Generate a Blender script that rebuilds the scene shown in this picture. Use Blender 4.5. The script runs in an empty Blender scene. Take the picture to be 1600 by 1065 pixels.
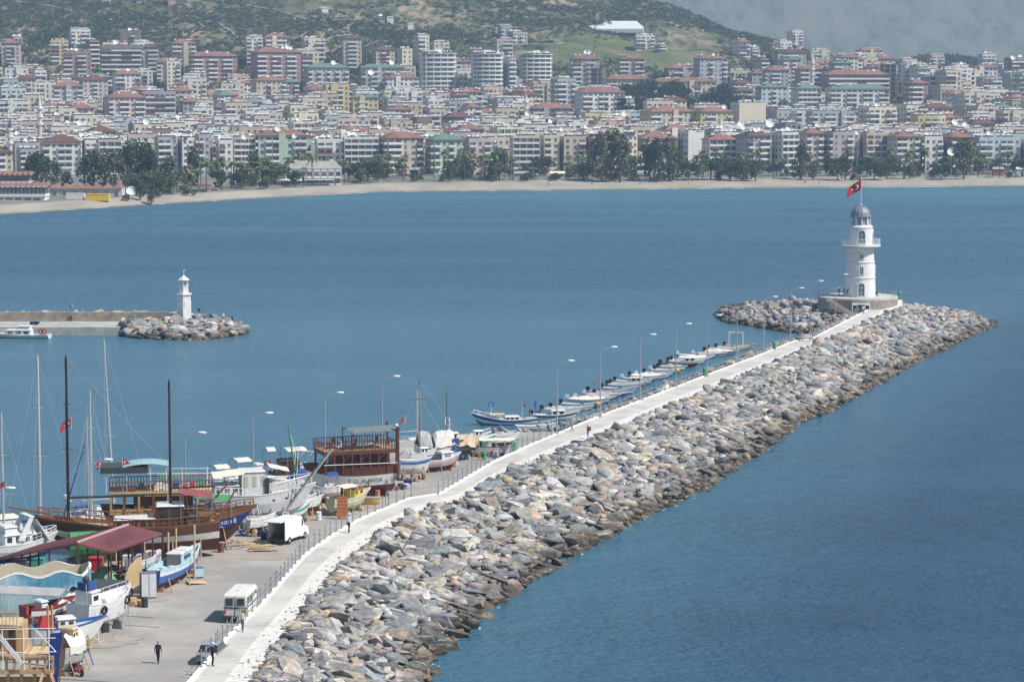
import bpy, bmesh, math, random
import numpy as np
from mathutils import Vector, Matrix
R = math.radians
PI = math.pi
sc = bpy.context.scene
COL = sc.collection
rnd = random.Random(7)

# ------------------------------------------------------------------ camera, sky, sun
CAM_H, FPX, PITCH = 45.0, 4000.0, math.atan(402.5/4000.0)
cd = bpy.data.cameras.new('camera'); cam = bpy.data.objects.new('camera', cd); COL.objects.link(cam)
cam.location = (0, 0, CAM_H); cam.rotation_euler = (PI/2-PITCH, 0, 0)
cd.sensor_width = 36.0; cd.lens = 90.0; cd.clip_start = 1.0; cd.clip_end = 20000.0
sc.camera = cam
SUN_EL, SUN_AZ = R(50), R(-22)         # azimuth: angle of the sun's ground direction from +X
sdir = Vector((math.cos(SUN_EL)*math.cos(SUN_AZ), math.cos(SUN_EL)*math.sin(SUN_AZ), math.sin(SUN_EL)))
sl = bpy.data.lights.new('sun', 'SUN'); sl.energy = 4.8; sl.angle = R(0.53); sl.color = (1.0, 0.95, 0.88)
so = bpy.data.objects.new('sun', sl); COL.objects.link(so)
so.rotation_euler = sdir.to_track_quat('Z', 'Y').to_euler()
w = bpy.data.worlds.new('World'); sc.world = w; w.use_nodes = True
wn = w.node_tree.nodes; wl = w.node_tree.links
sky = wn.new('ShaderNodeTexSky'); sky.sky_type = 'NISHITA'; sky.sun_disc = False
sky.sun_elevation = SUN_EL; sky.sun_rotation = PI/2-SUN_AZ
sky.air_density = 1.0; sky.dust_density = 0.5; sky.ozone_density = 1.6
bg = [n for n in wn if n.type == 'BACKGROUND'][0]; bg.inputs[1].default_value = 0.085
wl.new(sky.outputs[0], bg.inputs[0])
sc.view_settings.view_transform = 'Standard'; sc.view_settings.look = 'None'
sc.view_settings.gamma = 1.0; sc.view_settings.use_curve_mapping = False
sc.view_settings.exposure = 0.36
sc.cycles.max_bounces = 6; sc.cycles.diffuse_bounces = 2; sc.cycles.glossy_bounces = 2
sc.cycles.transmission_bounces = 4; sc.cycles.volume_bounces = 1; sc.cycles.transparent_max_bounces = 4
sc.cycles.caustics_reflective = False; sc.cycles.caustics_refractive = False
sc.cycles.use_denoising = True

# ------------------------------------------------------------------ picture <-> place (all of it at real distance)
FW = Vector((0, math.cos(PITCH), -math.sin(PITCH))); UP = Vector((0, math.sin(PITCH), math.cos(PITCH)))
def ray(px, py):
    return FW + Vector((1, 0, 0))*((px-800)/FPX) + UP*((532.5-py)/FPX)
def P(px, py, z=0.0):
    r = ray(px, py); t = (z-CAM_H)/r.z
    return Vector((r.x*t, r.y*t, z))
def ATD(px, py, d):
    r = ray(px, py); t = d/r.y
    return Vector((r.x*t, d, CAM_H+r.z*t))

# ------------------------------------------------------------------ materials
MATS = {}
def mat(name, col=(.5, .5, .5), rough=.7, var=.12, scale=3.0, bump=0.0, metal=0.0, src=None, spec=.4, streak=0.0, col2=None, wet=False, bscale=None):
    """src: None -> fixed colour, 'object' -> object colour, 'Col' -> the mesh's colour attribute"""
    if name in MATS: return MATS[name]
    m = bpy.data.materials.new(name); m.use_nodes = True
    nt = m.node_tree; N = nt.nodes; L = nt.links
    b = [n for n in N if n.type == 'BSDF_PRINCIPLED'][0]
    b.inputs['Roughness'].default_value = rough; b.inputs['Metallic'].default_value = metal
    b.inputs['Specular IOR Level'].default_value = spec
    if src == 'object':
        c = N.new('ShaderNodeObjectInfo').outputs['Color']
    elif src:
        a = N.new('ShaderNodeAttribute'); a.attribute_name = src; c = a.outputs['Color']
    else:
        g = N.new('ShaderNodeRGB'); g.outputs[0].default_value = (*col, 1); c = g.outputs[0]
    tc = N.new('ShaderNodeTexCoord'); vec = tc.outputs['Object']
    geo = N.new('ShaderNodeNewGeometry')
    if var > 0:
        no = N.new('ShaderNodeTexNoise'); no.inputs['Scale'].default_value = scale
        no.inputs['Detail'].default_value = 5; no.inputs['Roughness'].default_value = .65
        L.new(vec, no.inputs['Vector'])
        mr = N.new('ShaderNodeMapRange'); mr.inputs[1].default_value = .3; mr.inputs[2].default_value = .7
        mr.inputs[3].default_value = 1-var; mr.inputs[4].default_value = 1+var
        L.new(no.outputs[0], mr.inputs[0])
        mx = N.new('ShaderNodeMix'); mx.data_type = 'RGBA'; mx.blend_type = 'MULTIPLY'; mx.inputs[0].default_value = 1
        L.new(c, mx.inputs[6]); L.new(mr.outputs[0], mx.inputs[7]); c = mx.outputs[2]
        if col2:
            no2 = N.new('ShaderNodeTexNoise'); no2.inputs['Scale'].default_value = scale*.37
            no2.inputs['Detail'].default_value = 6; L.new(vec, no2.inputs['Vector'])
            m2 = N.new('ShaderNodeMapRange'); m2.inputs[1].default_value = .45; m2.inputs[2].default_value = .62
            L.new(no2.outputs[0], m2.inputs[0])
            mx2 = N.new('ShaderNodeMix'); mx2.data_type = 'RGBA'
            L.new(m2.outputs[0], mx2.inputs[0]); L.new(c, mx2.inputs[6]); mx2.inputs[7].default_value = (*col2, 1); c = mx2.outputs[2]
    if streak > 0:
        mp = N.new('ShaderNodeMapping'); mp.inputs['Scale'].default_value = (6, 6, .5); L.new(vec, mp.inputs[0])
        no = N.new('ShaderNodeTexNoise'); no.inputs['Scale'].default_value = 1.2; no.inputs['Detail'].default_value = 4
        L.new(mp.outputs[0], no.inputs['Vector'])
        mr = N.new('ShaderNodeMapRange'); mr.inputs[1].default_value = .42; mr.inputs[2].default_value = .75
        mr.inputs[3].default_value = 1; mr.inputs[4].default_value = 1-streak
        L.new(no.outputs[0], mr.inputs[0])
        mx = N.new('ShaderNodeMix'); mx.data_type = 'RGBA'; mx.blend_type = 'MULTIPLY'; mx.inputs[0].default_value = 1
        L.new(c, mx.inputs[6]); L.new(mr.outputs[0], mx.inputs[7]); c = mx.outputs[2]
    if wet:
        sx = N.new('ShaderNodeSeparateXYZ'); L.new(geo.outputs['Position'], sx.inputs[0])
        nw = N.new('ShaderNodeTexNoise'); nw.inputs['Scale'].default_value = .6; L.new(geo.outputs['Position'], nw.inputs['Vector'])
        ad = N.new('ShaderNodeMath'); ad.operation = 'MULTIPLY_ADD'; ad.inputs[1].default_value = -1.1; L.new(nw.outputs[0], ad.inputs[0]); L.new(sx.outputs[2], ad.inputs[2])
        mr = N.new('ShaderNodeMapRange'); mr.inputs[1].default_value = -.1; mr.inputs[2].default_value = .8; mr.inputs[3].default_value = 1; mr.inputs[4].default_value = 0
        L.new(ad.outputs[0], mr.inputs[0])
        mx = N.new('ShaderNodeMix'); mx.data_type = 'RGBA'; mx.blend_type = 'MULTIPLY'; L.new(mr.outputs[0], mx.inputs[0])
        L.new(c, mx.inputs[6]); mx.inputs[7].default_value = (.34, .29, .22, 1); c = mx.outputs[2]
        rr = N.new('ShaderNodeMapRange'); rr.inputs[3].default_value = rough; rr.inputs[4].default_value = .35
        L.new(mr.outputs[0], rr.inputs[0]); L.new(rr.outputs[0], b.inputs['Roughness'])
    L.new(c, b.inputs['Base Color'])
    if bump > 0:
        nb = N.new('ShaderNodeTexNoise'); nb.inputs['Scale'].default_value = bscale or scale*2.5; nb.inputs['Detail'].default_value = 6
        L.new(vec, nb.inputs['Vector'])
        bp = N.new('ShaderNodeBump'); bp.inputs['Strength'].default_value = min(1, bump); bp.inputs['Distance'].default_value = .1*max(1, bump)
        L.new(nb.outputs[0], bp.inputs['Height']); L.new(bp.outputs[0], b.inputs['Normal'])
    MATS[name] = m
    return m

def dull(name): return MATS[name]
WHITE = mat('white_paint', (.78, .78, .76), .45, .06, 2, streak=.12)
CREAM = mat('cream_canvas', (.70, .66, .55), .85, .08, 2)
GREYM = mat('galvanised', (.36, .38, .40), .45, .1, 6, metal=.3)
DARKM = mat('dark_metal', (.035, .035, .04), .5, .2, 5)
BLACK = mat('black_rubber', (.015, .015, .016), .7, .2, 5)
GLASS = mat('dark_glass', (.02, .028, .035), .12, .0, spec=.8)
CONC = mat('concrete', (.42, .41, .38), .9, .14, .9, bump=.2, col2=(.33, .32, .30))
STEEL = mat('white_tube', (.75, .75, .75), .35, .03)

# ------------------------------------------------------------------ mesh builder
class MB:
    def __init__(s): s.v = []; s.f = []; s.m = []; s.mats = []; s.cur = 0
    def use(s, m):
        if m not in s.mats: s.mats.append(m)
        s.cur = s.mats.index(m); return s
    def add(s, vs, fs):
        o = len(s.v); s.v += [tuple(p) for p in vs]
        for f in fs: s.f.append([o+i for i in f]); s.m.append(s.cur)
        return s
    def box(s, c, d, rz=0.0, top=(1, 1), M=None):
        x, y, z = d[0]/2, d[1]/2, d[2]/2; tx, ty = top
        vs = [(-x, -y, -z), (x, -y, -z), (x, y, -z), (-x, y, -z), (-x*tx, -y*ty, z), (x*tx, -y*ty, z), (x*tx, y*ty, z), (-x*tx, y*ty, z)]
        ca, sa = math.cos(rz), math.sin(rz)
        vs = [(c[0]+a*ca-b*sa, c[1]+a*sa+b*ca, c[2]+h) for a, b, h in vs]
        if M is not None: vs = [tuple(M @ Vector(q)) for q in vs]
        return s.add(vs, [(0, 3, 2, 1), (4, 5, 6, 7), (0, 1, 5, 4), (1, 2, 6, 5), (2, 3, 7, 6), (3, 0, 4, 7)])
    def b2(s, x0, x1, y0, y1, z0, z1): return s.box(((x0+x1)/2, (y0+y1)/2, (z0+z1)/2), (x1-x0, y1-y0, z1-z0))
    def tube(s, a, b, r0, r1=None, n=6, cap=True):
        a = Vector(a); b = Vector(b); r1 = r0 if r1 is None else r1
        d = (b-a)
        if d.length < 1e-6: return s
        d.normalize(); u = d.orthogonal().normalized(); v = d.cross(u)
        vs = []
        for p, r in ((a, r0), (b, r1)):
            for i in range(n):
                t = 2*PI*i/n; vs.append(p+u*(r*math.cos(t))+v*(r*math.sin(t)))
        fs = [(i, (i+1) % n, n+(i+1) % n, n+i) for i in range(n)]
        if cap: fs += [tuple(range(n-1, -1, -1)), tuple(range(n, 2*n))]
        return s.add(vs, fs)
    def path(s, pts, r, n=6):
        for a, b in zip(pts[:-1], pts[1:]): s.tube(a, b, r, r, n)
        return s
    def lathe(s, prof, n=24, c=(0, 0, 0), cap=True):
        vs = []; fs = []
        for r, z in prof:
            for i in range(n):
                t = 2*PI*(i+.5)/n; vs.append((c[0]+r*math.cos(t), c[1]+r*math.sin(t), c[2]+z))
        for k in range(len(prof)-1):
            for i in range(n):
                j = (i+1) % n; fs.append((k*n+i, k*n+j, (k+1)*n+j, (k+1)*n+i))
        if cap:
            fs.append(tuple(range(n-1, -1, -1))); o = (len(prof)-1)*n; fs.append(tuple(range(o, o+n)))
        return s.add(vs, fs)
    def prism(s, poly, z0, z1):
        n = len(poly); a = sum(poly[i][0]*poly[(i+1) % n][1]-poly[(i+1) % n][0]*poly[i][1] for i in range(n))
        if a < 0: poly = poly[::-1]
        zt = z1 if isinstance(z1, (list, tuple)) else [z1]*n
        vs = [(p[0], p[1], z0) for p in poly]+[(p[0], p[1], z) for p, z in zip(poly, zt)]
        return s.add(vs, [tuple(range(n-1, -1, -1)), tuple(range(n, 2*n))]+[(i, (i+1) % n, n+(i+1) % n, n+i) for i in range(n)])
    def sheet(s, pts, thick=.03):
        """thin cloth through a grid of points [row][col], given thickness"""
        nr, nc = len(pts), len(pts[0])
        vs = [Vector(p) for r in pts for p in r]; vs2 = [q-Vector((0, 0, thick)) for q in vs]; n = nr*nc
        fs = []
        for i in range(nr-1):
            for j in range(nc-1):
                a, b, c, d = i*nc+j, i*nc+j+1, (i+1)*nc+j+1, (i+1)*nc+j
                fs.append((a, b, c, d)); fs.append((n+d, n+c, n+b, n+a))
        ring = [j for j in range(nc)]+[i*nc+nc-1 for i in range(1, nr)]+[(nr-1)*nc+j for j in range(nc-2, -1, -1)]+[i*nc for i in range(nr-2, 0, -1)]
        for a, b in zip(ring, ring[1:]+ring[:1]): fs.append((b, a, n+a, n+b))
        return s.add(vs+vs2, fs)
    def sphere(s, c, r, n=8, sc_=(1, 1, 1)):
        prof = [(math.sin(PI*k/(n//2+1))*r, -math.cos(PI*k/(n//2+1))*r) for k in range(1, n//2+1)]
        vs = []; fs = []
        for rr, z in prof:
            for i in range(n):
                t = 2*PI*i/n; vs.append((c[0]+rr*math.cos(t)*sc_[0], c[1]+rr*math.sin(t)*sc_[1], c[2]+z*sc_[2]))
        m = len(prof)
        vs += [(c[0], c[1], c[2]-r*sc_[2]), (c[0], c[1], c[2]+r*sc_[2])]
        for k in range(m-1):
            for i in range(n):
                j = (i+1) % n; fs.append((k*n+i, k*n+j, (k+1)*n+j, (k+1)*n+i))
        for i in range(n):
            j = (i+1) % n; fs.append((m*n, j, i)); fs.append((m*n+1, (m-1)*n+i, (m-1)*n+j))
        return s.add(vs, fs)
    def torus(s, c, Rr, r, ax='y', n=14, k=6):
        vs = []; fs = []
        for i in range(n):
            t = 2*PI*i/n
            for j in range(k):
                u = 2*PI*j/k; a = (Rr+r*math.cos(u)); x, y, z = a*math.cos(t), r*math.sin(u), a*math.sin(t)
                if ax == 'x': x, y = y, x
                if ax == 'z': y, z = z, y
                vs.append((c[0]+x, c[1]+y, c[2]+z))
        for i in range(n):
            for j in range(k):
                fs.append((i*k+j, ((i+1) % n)*k+j, ((i+1) % n)*k+(j+1) % k, i*k+(j+1) % k))
        return s.add(vs, fs)
    def mesh(s, name, smooth=False):
        me = bpy.data.meshes.new(name); me.from_pydata(s.v, [], s.f)
        for m in s.mats: me.materials.append(m)
        me.polygons.foreach_set('material_index', s.m)
        if smooth: me.polygons.foreach_set('use_smooth', [True]*len(s.f))
        me.validate(); me.update()
        return me
    def build(s, name, parent=None, label=None, kind=None, smooth=False, fix=False):
        if not s.f: return None
        me = s.mesh(name, smooth)
        if fix:
            bm = bmesh.new(); bm.from_mesh(me); bmesh.ops.recalc_face_normals(bm, faces=bm.faces); bm.to_mesh(me); bm.free()
        o = bpy.data.objects.new(name, me); COL.objects.link(o); o.parent = parent
        if label: o['label'] = label
        if kind: o['kind'] = kind
        return o

def tag(o, label=None, cat=None, group=None, kind=None):
    if label: o['label'] = label
    if cat: o['category'] = cat
    if group: o['group'] = group
    if kind: o['kind'] = kind
    return o
def thing(name, label, cat, loc=(0, 0, 0), rz=0.0, group=None):
    o = bpy.data.objects.new(name, None); COL.objects.link(o); o.empty_display_size = .2
    o.location = loc; o.rotation_euler = (0, 0, rz)
    return tag(o, label, cat, group)
def dup(root, loc, rz, label, group=None, scale=None):
    r = root.copy(); COL.objects.link(r); r.location = loc; r.rotation_euler = (0, 0, rz); r['label'] = label
    if group: r['group'] = group
    if scale: r.scale = scale
    for ch in list(root.children):
        c = ch.copy(); COL.objects.link(c); c.parent = r
        for g in ch.children:
            e = g.copy(); COL.objects.link(e); e.parent = c
    return r
def interp(x, pts):
    if x <= pts[0][0]: return pts[0][1]
    for (a, b), (c, d) in zip(pts[:-1], pts[1:]):
        if x <= c: return b+(d-b)*(x-a)/(c-a)
    return pts[-1][1]

def merged(name, variants, trs, cols, material, kind='stuff', parent=None, smooth=False):
    """one mesh out of many placed copies; variants: list of (verts Nx3, tris Mx3); trs: (variant, 4x4); cols: rgb per copy"""
    V = []; F = []; C = []; o = 0
    for (k, M), c in zip(trs, cols):
        v, f = variants[k]; A = np.array(M)
        V.append(v @ A[:3, :3].T + A[:3, 3]); F.append(f+o); o += len(v)
        C.append(np.tile(np.array([c[0], c[1], c[2], 1.0]), (len(v), 1)))
    V = np.concatenate(V); F = np.concatenate(F); C = np.concatenate(C)
    me = bpy.data.meshes.new(name); me.vertices.add(len(V)); me.vertices.foreach_set('co', V.ravel())
    me.loops.add(F.size); me.loops.foreach_set('vertex_index', F.ravel().astype(np.int32))
    me.polygons.add(len(F)); me.polygons.foreach_set('loop_start', np.arange(0, F.size, 3, dtype=np.int32))
    me.polygons.foreach_set('loop_total', np.full(len(F), 3, dtype=np.int32))
    me.update(calc_edges=True)
    at = me.color_attributes.new('Col', 'FLOAT_COLOR', 'POINT'); at.data.foreach_set('color', C.ravel())
    me.materials.append(material)
    if smooth: me.polygons.foreach_set('use_smooth', [True]*len(F))
    ob = bpy.data.objects.new(name, me); COL.objects.link(ob); ob.parent = parent
    if kind: ob['kind'] = kind
    return ob
def TRS(loc, rot, s):
    from mathutils import Euler
    return Matrix.Translation(loc) @ Euler(rot).to_matrix().to_4x4() @ Matrix.Diagonal((*s, 1))

# ------------------------------------------------------------------ shoreline, terrain
SHORE = [(P(a, b).x, P(a, b).y) for a, b in [(-300, 352), (-100, 342), (0, 335), (200, 322), (400, 310), (600, 300), (900, 297), (1200, 294), (1600, 291), (2000, 288)]]
def shore(X): return interp(X, SHORE)
RIDGE = [(-900, -90), (700, -60), (920, -18), (1000, -2), (1060, 16), (1130, 45), (1200, 62), (1260, 82), (1330, 94), (1400, 98), (1450, 88), (1500, 92), (1560, 104), (2400, 110)]
from mathutils import noise as mn
def fbm(x, y, s, o=4):
    return mn.fractal(Vector((x/s, y/s, 3.7)), 1.0, 2.0, o)
def terrain(X, d):
    s = shore(X); t = d-s
    if t < 0: return max(-4.0, t*.12)-.02
    bw = 20+max(0, min(45, (X+110)*.22))          # beach width
    if t < bw: return .1+2.3*(t/bw)**.8
    z = 2.4+min(1, (t-bw)/60)*.8
    if d > 1230: z += 33*min(1, (d-1230)/520)**1.25
    if d > 1700:
        pu = 800+X*FPX/2300; zr = CAM_H+(130-interp(pu, RIDGE))/FPX*2300
        k = min(1, (d-1700)/600)
        z0 = z; kk = k**1.15
        z = z0+(zr-z0)*kk
        amp = min(1, (d-1700)/200)*min(1, max(.15, (zr-60)/60))*max(.25, 1-k*.8)
        z += amp*(11*fbm(X, d, 150)+5*fbm(X+99, d, 50))
        if d > 2300: z = zr+((d-2300)*.12 if zr > 118 else -(d-2300)*.25*min(1, (135-zr)/20))
    return z

def grid_mesh(name, xs, ys, fz, m, smooth=True):
    V = [(x, y, fz(x, y)) for y in ys for x in xs]; n = len(xs)
    F = [(j*n+i, j*n+i+1, (j+1)*n+i+1, (j+1)*n+i) for j in range(len(ys)-1) for i in range(n-1)]
    me = bpy.data.meshes.new(name); me.from_pydata(V, [], F); me.materials.append(m)
    me.polygons.foreach_set('use_smooth', [smooth]*len(F)); me.update()
    o = bpy.data.objects.new(name, me); COL.objects.link(o); o['kind'] = 'structure'
    return o

def land_mat():
    m = bpy.data.materials.new('land'); m.use_nodes = True; nt = m.node_tree; N = nt.nodes; L = nt.links
    b = [n for n in N if n.type == 'BSDF_PRINCIPLED'][0]; b.inputs['Roughness'].default_value = 1; b.inputs['Specular IOR Level'].default_value = .1
    g = N.new('ShaderNodeNewGeometry')
    def noise(sc_, det=6, w=0):
        n = N.new('ShaderNodeTexNoise'); n.inputs['Scale'].default_value = sc_; n.inputs['Detail'].default_value = det; n.inputs['Roughness'].default_value = .62
        mp = N.new('ShaderNodeMapping'); mp.inputs['Location'].default_value = (w, w, 0); mp.inputs['Scale'].default_value = (1, .42, .42); L.new(g.outputs['Position'], mp.inputs[0]); L.new(mp.outputs[0], n.inputs['Vector']); return n.outputs[0]
    def ramp(f, stops):
        r = N.new('ShaderNodeValToRGB'); L.new(f, r.inputs[0]); e = r.color_ramp.elements
        e[0].position, e[0].color = stops[0][0], (*stops[0][1], 1); e[1].position, e[1].color = stops[-1][0], (*stops[-1][1], 1)
        for p, c in stops[1:-1]: q = e.new(p); q.color = (*c, 1)
        return r.outputs[0]
    def mix(f, a, c):
        x = N.new('ShaderNodeMix'); x.data_type = 'RGBA'; L.new(f, x.inputs[0])
        for s_, v in ((6, a), (7, c)):
            if isinstance(v, tuple): x.inputs[s_].default_value = (*v, 1)
            else: L.new(v, x.inputs[s_])
        return x.outputs[2]
    def rng(f, a, b_, c=0, d=1):
        r = N.new('ShaderNodeMapRange'); r.inputs[1].default_value = a; r.inputs[2].default_value = b_; r.inputs[3].default_value = c; r.inputs[4].default_value = d; L.new(f, r.inputs[0]); return r.outputs[0]
    sand = ramp(noise(.05), [(.35, (.27, .245, .20)), (.6, (.37, .34, .28))])
    town = ramp(noise(.03), [(.35, (.13, .13, .11)), (.6, (.22, .21, .18))])
    hill = ramp(noise(.018, 9), [(.32, (.06, .07, .035)), (.44, (.11, .11, .06)), (.51, (.19, .165, .11)), (.60, (.31, .24, .17)), (.75, (.40, .29, .21))])
    scr = ramp(noise(.11, 6, 40), [(.42, (.35, .5, .3)), (.56, (1, 1, 1))])
    mm = N.new('ShaderNodeMix'); mm.data_type = 'RGBA'; mm.blend_type = 'MULTIPLY'; mm.inputs[0].default_value = 1; L.new(hill, mm.inputs[6]); L.new(scr, mm.inputs[7])
    sx = N.new('ShaderNodeSeparateXYZ'); L.new(g.outputs['Position'], sx.inputs[0])
    c = mix(rng(sx.outputs[2], 2.35, 2.45), sand, town)
    c = mix(rng(sx.outputs[1], 1640, 1720), c, mm.outputs[2])
    # wet sand at the water's edge
    c2 = mix(rng(sx.outputs[2], .25, .5), (.20, .18, .14), c)
    L.new(c2, b.inputs['Base Color'])
    return m
LAND = land_mat()
xs = list(np.arange(-760, 900, 9.0)); ys = list(np.arange(800, 1300, 5.0))+list(np.arange(1300, 2640, 10.0))
grid_mesh('terrain', xs, ys, terrain, LAND)

# far mountain
def mountain(X, d):
    t = min(1, max(0, (d-3900)/1250))
    base = 60+430*t**.85
    lat = interp(X, [(-900, .9), (0, 1.15), (700, 1.0), (1500, 1.25), (2500, 1.2)])
    return base*lat+min(1, t*5)*(26*fbm(X, d, 700, 6)+9*fbm(X+50, d, 160, 5))
mm_ = mat('mountain_scrub', (.10, .115, .09), 1, .4, .07, spec=.05, col2=(.145, .145, .115))
for n_ in [n for n in mm_.node_tree.nodes if n.type == 'TEX_NOISE']:      # the slope is seen edge-on: keep its scrub patches round
    q = mm_.node_tree.nodes.new('ShaderNodeMapping'); q.inputs['Scale'].default_value = (1, .3, .3)
    mm_.node_tree.links.new(n_.inputs['Vector'].links[0].from_socket, q.inputs[0]); mm_.node_tree.links.new(q.outputs[0], n_.inputs['Vector'])
grid_mesh('mountain', list(np.arange(-900, 2600, 30.0)), list(np.arange(3800, 5700, 22.0)), mountain, mm_)
grid_mesh('valley', [-900, 2600], [2500, 3900], lambda x, y: 40.0, mm_, False)

# ------------------------------------------------------------------ sea
def water_mat():
    m = bpy.data.materials.new('sea_water'); m.use_nodes = True; nt = m.node_tree; N = nt.nodes; L = nt.links
    b = [n for n in N if n.type == 'BSDF_PRINCIPLED'][0]
    b.inputs['IOR'].default_value = 1.333; b.inputs['Roughness'].default_value = .12
    g = N.new('ShaderNodeNewGeometry'); pos = g.outputs['Position']
    sx = N.new('ShaderNodeSeparateXYZ'); L.new(pos, sx.inputs[0])
    def mp(s):
        q = N.new('ShaderNodeMapping'); q.inputs['Scale'].default_value = s; L.new(pos, q.inputs[0]); return q.outputs[0]
    def noise(v, s, det=3, ro=.55):
        n = N.new('ShaderNodeTexNoise'); n.inputs['Scale'].default_value = s; n.inputs['Detail'].default_value = det; n.inputs['Roughness'].default_value = ro; L.new(v, n.inputs['Vector']); return n.outputs[0]
    def rng(f, a, b_, c=0, d=1):
        r = N.new('ShaderNodeMapRange'); r.inputs[1].default_value = a; r.inputs[2].default_value = b_; r.inputs[3].default_value = c; r.inputs[4].default_value = d; L.new(f, r.inputs[0]); return r.outputs[0]
    def mix(f, a, c):
        x = N.new('ShaderNodeMix'); x.data_type = 'RGBA'; L.new(f, x.inputs[0])
        for s_, v in ((6, a), (7, c)):
            if isinstance(v, tuple): x.inputs[s_].default_value = (*v, 1)
            else: L.new(v, x.inputs[s_])
        return x.outputs[2]
    def math_(op, a, c):
        x = N.new('ShaderNodeMath'); x.operation = op
        for i, v in enumerate((a, c)):
            if isinstance(v, (int, float)): x.inputs[i].default_value = v
            else: L.new(v, x.inputs[i])
        return x.outputs[0]
    # exposed side: right of the breakwater line X = .30*(Y-205)-8
    side = math_('SUBTRACT', sx.outputs[0], math_('MULTIPLY', math_('SUBTRACT', sx.outputs[1], 205), .30))
    expo = rng(side, -5, 25)
    far = rng(sx.outputs[1], 470, 620)
    expo = math_('MAXIMUM', expo, far)
    # body colour: deep blue outside, greener over the shallow sand near the beach
    big = noise(mp((.4, 1, 1)), .012, 4)
    c = mix(big, (.048, .140, .205), (.060, .160, .228))
    shal = math_('SUBTRACT', sx.outputs[1], math_('MULTIPLY', math_('ABSOLUTE', math_('SUBTRACT', sx.outputs[0], 250), 0), -.15))
    c = mix(rng(shal, 930, 1120), c, (.075, .20, .255))
    c = mix(math_('MULTIPLY', expo, rng(sx.outputs[1], 420, 800, 1, .08)), c, mix(big, (.010, .070, .145), (.020, .092, .172)))
    L.new(c, b.inputs['Base Color'])
    # waves: ripples with patches of calmer water
    w1 = noise(mp((.9, 1.1, 1)), 1.25, 5, .66); w2 = noise(mp((.7, 1.2, 1)), .25, 3)
    patch = rng(noise(mp((.25, 1, 1)), .03, 3), .35, .65, .45, 1.0)
    amp = math_('MULTIPLY', rng(expo, 0, 1, .34, 1.0), patch)
    h = math_('MULTIPLY', math_('ADD', math_('MULTIPLY', w1, .42), math_('MULTIPLY', w2, .9)), amp)
    bp = N.new('ShaderNodeBump'); bp.inputs['Strength'].default_value = 1; bp.inputs['Distance'].default_value = 3.6
    L.new(h, bp.inputs['Height']); L.new(bp.outputs[0], b.inputs['Normal'])
    L.new(math_('MAXIMUM', rng(expo, 0, 1, .22, .26), rng(sx.outputs[1], 450, 900, .2, .5)), b.inputs['Roughness'])
    return m
WATER = water_mat()
mb = MB().use(WATER); mb.add([(-900, 60, 0), (1100, 60, 0), (1100, 1300, 0), (-900, 1300, 0)], [(0, 1, 2, 3)]); mb.build('sea', kind='structure')
mb = MB().use(mat('sea_bed', (.10, .12, .10), 1, .1, .1)); mb.add([(-905, 55, -4.5), (1105, 55, -4.5), (1105, 1305, -4.5), (-905, 1305, -4.5)], [(0, 1, 2, 3)]); mb.build('sea_bed', kind='structure')
# surf line on the beach
mb = MB().use(mat('surf_foam', (.8, .82, .82), .8, .1, 1))
X = -300.0
while X < 330:
    l = rnd.uniform(4, 16)
    if rnd.random() < .55:
        pts = []
        for k in range(5):
            x = X+l*k/4; wd = .9*math.sin(PI*(k+.3)/4.6)+.1; y = shore(x)+.3*math.sin(x*.3)
            pts.append((x, y-wd*.4, y+wd))
        vs = [(x, a, .06) for x, a, b_ in pts]+[(x, b_, .12) for x, a, b_ in pts]
        mb.add(vs, [(i, i+1, 6+i, 5+i) for i in range(4)])
    X += l
mb.build('surf', kind='stuff')
FOAM = MATS['surf_foam']
# ------------------------------------------------------------------ breakwater outlines (world XY)
def W(pts, z=0.0): return [(P(a, b, z).x, P(a, b, z).y) for a, b in pts]
WZ, QZ = 2.4, 1.6
WATER_R = [(560, 1180), (640, 1090), (669, 1065), (674, 1026), (725, 994), (752, 962), (798, 930), (878, 878), (912, 858), (952, 837), (989, 817), (1020, 800), (1070, 780), (1125, 750), (1152, 729), (1206, 695), (1240, 665), (1300, 641), (1375, 598), (1445, 559), (1488, 539), (1531, 518), (1552, 510)]
wr = W(WATER_R)
head = [(91, 482), (90, 497), (83, 512), (70, 524), (56, 527), (47, 520), (41.5, 508), (39.8, 496)]
WATER_H = W([(1128, 500), (1135, 504), (1180, 511), (1220, 518), (1250, 521)])
WALK_L = [(240, 1120), (297, 1061), (356, 991), (396, 953), (417, 931), (474, 866), (514, 838), (551, 815), (592, 797), (629, 782), (650, 773), (680, 774), (717, 752), (762, 725), (817, 699), (870, 677), (917, 657), (980, 633), (1087, 592), (1181, 556), (1244, 531), (1264, 531), (1278, 523), (1337, 493), (1386, 469)]
WALK_R = [(340, 1130), (396, 1065), (433, 1007), (468, 965), (495, 930), (516, 898), (538, 879), (573, 852), (610, 828), (637, 812), (674, 795), (730, 780), (780, 747), (830, 725), (892, 700), (947, 679), (1025, 645), (1119, 606), (1200, 572), (1244, 553), (1287, 535), (1344, 509), (1387, 486), (1410, 471)]
def wz(py): return WZ if py > 494 else WZ+(494-py)/25*1.5
wkl = [(P(a, b, wz(b)).x, P(a, b, wz(b)).y, wz(b)) for a, b in WALK_L]
wkr = [(P(a, b, wz(b)).x, P(a, b, wz(b)).y, wz(b)) for a, b in WALK_R]
def xl(d): return interp(d, [(y, x) for x, y, z in wkl])
def xr(d): return interp(d, [(y, x) for x, y, z in wkr])
def zw(d): return interp(d, [(y, z) for x, y, z in wkl])
D0 = 175.0
def quay_x(d): return -32.5+(d-252)*.349-1.2
QEND = 309.0
left_rock = [(xl(d)-3.8, d) for d in (462, 440, 420, 400, 380, 360, 340, 322)]
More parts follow.
